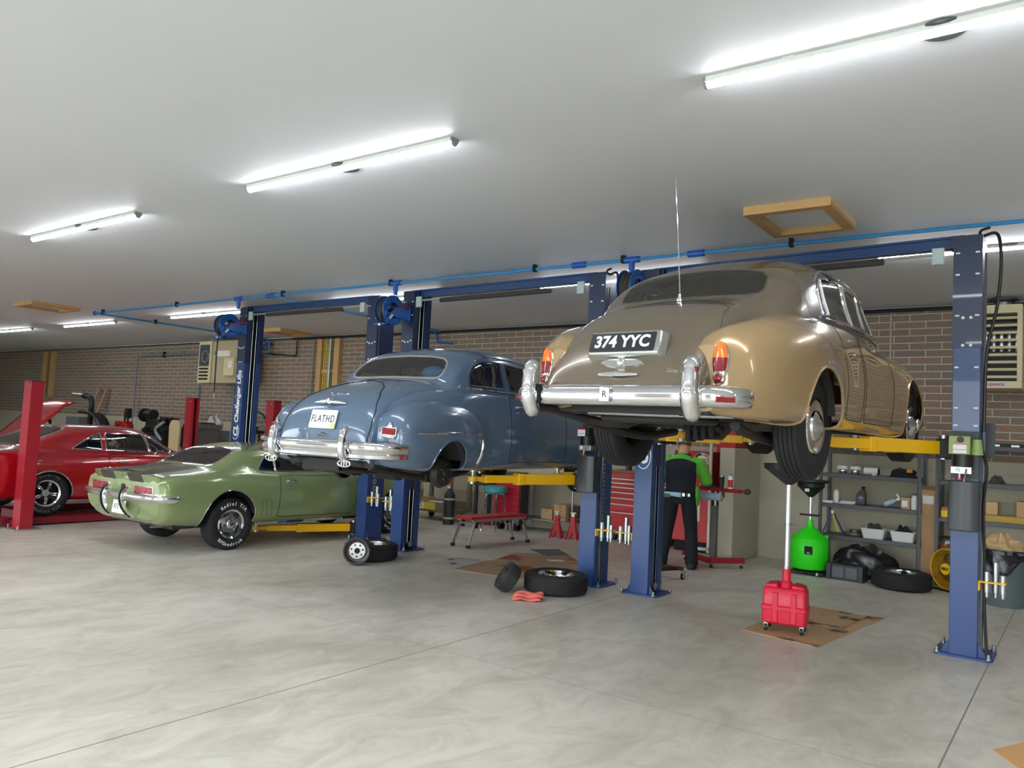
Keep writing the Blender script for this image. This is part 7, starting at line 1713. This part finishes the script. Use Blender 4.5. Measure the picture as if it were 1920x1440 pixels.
    m = MB(); m.M = q; m.sph((0, -.018, .032), .098, 18, 14, (.82, 1.0, 1.0)); m.v = [(x, y, z) for x, y, z in m.v]; hr = rem(m, 'hair', mat('hair_brown', (92, 68, 50), .8, bump=.5, bscale=80), .008, 2)
    # trousers
    p = MB(); ell(p, [((0, .0, .86), .165, .12), ((0, .0, .95), .185, .135), ((0, .0, 1.03), .178, .13), ((0, .0, 1.06), .172, .126)])
    for h, k, a in ((lh, lk, la), (rh, rk, ra)):
        h, k, a = V(h), V(k), V(a); ell(p, [(h, .098, .115), (h.lerp(k, .45), .092, .098), (k, .078, .082), (k.lerp(a, .5), .078, .082), (a + V((0, 0, .03)), .078, .088), (a + V((0, .02, -.02)), .08, .095)])
    rem(p, 'trousers', mat('trouser_black', (25, 26, 30), .85, bump=.4, bscale=18), .011, 4)
    for a in (la, ra):
        a = V(a); m = MB(); ell(m, [(a + V((0, -.075, -.088)), .03, .02), (a + V((0, -.06, -.05)), .05, .055), (a + V((0, .04, -.055)), .052, .05), (a + V((0, .13, -.062)), .052, .036), (a + V((0, .185, -.068)), .036, .022)])
        ell(m, [(a + V((0, -.01, -.08)), .05, .07), (a + V((0, -.01, .02)), .052, .06)]); m.v = [(x, y, max(z, .004)) for x, y, z in m.v]; rem(m, 'boot', mat('boot_black', (24, 24, 25), .6), .008, 2)
    # shirt: green with a black back panel
    s_ = MB(); ell(s_, [((0, .0, .97), .185, .14), ((0, .0, 1.08), .18, .135), ((0, .01, 1.22), .185, .138), ((0, .015, 1.34), .20, .142), ((0, .02, 1.43), .195, .115), ((0, .04, 1.485), .105, .085), ((0, .06, 1.515), .085, .075)])
    for s, e, w in ((ls, le, lw), (rs, re, rw)):
        s, e, w = V(s), V(e), V(w); ell(s_, [(s + V((-.06 if s.x > 0 else .06, 0, .0)), .085, .085), (s, .078, .080), (s.lerp(e, .5), .076, .078), (e, .072, .075), (e.lerp(w, .22), .072, .07)])
    ell(s_, [((.19, .05, 1.10), .03, .07), ((.20, .04, .95), .03, .07), ((.20, .03, .84), .02, .05)])
    SG = mat('shirt_green', (92, 176, 52), .8, bump=.3, bscale=20); SB = mat('shirt_black', (26, 29, 40), .9)
    sh = rem(s_, 'shirt', [SG, SB], .010, 4)
    for f in sh.data.polygons:
        c = f.center
        if abs(c.x) < .185 and c.z < 1.47 - 1.6 * c.x * c.x and c.y < .075: f.material_index = 1
    m = MB(); m.tube([(.088 * math.cos(2 * PI * k / 20), .062 + .078 * math.sin(2 * PI * k / 20), 1.522) for k in range(20)], .014, 8, closed=True); m.build('collar', SB, t)
    m = MB(); m.tube([(.178 * math.cos(2 * PI * k / 28), .132 * math.sin(2 * PI * k / 28), 1.02) for k in range(28)], .016, 6, closed=True); m.build('belt', MATTE, t)
    for x, c in ((.07, CHROME), (.11, BLK), (.135, STEEL)): MB().bb((x - .013, -.16, .97), (x + .013, -.13, 1.01)).build('belt_clip', c, t)
    MB().grid([[(-.16 + .20 * a, -.142 - .012 * math.sin(3 * a), 1.015 - .045 * b - .02 * a * b) for b in (0, .5, 1)] for a in (0, .2, .4, .6, .8, 1)]).build('hanging_cloth', mat('cloth_skyblue', (168, 206, 222), .85), t, solid=.004)
    MB().bb((-.20, -.16, .94), (-.09, -.13, .99)).build('pouch', GREYM, t, bevel=.006)
person()
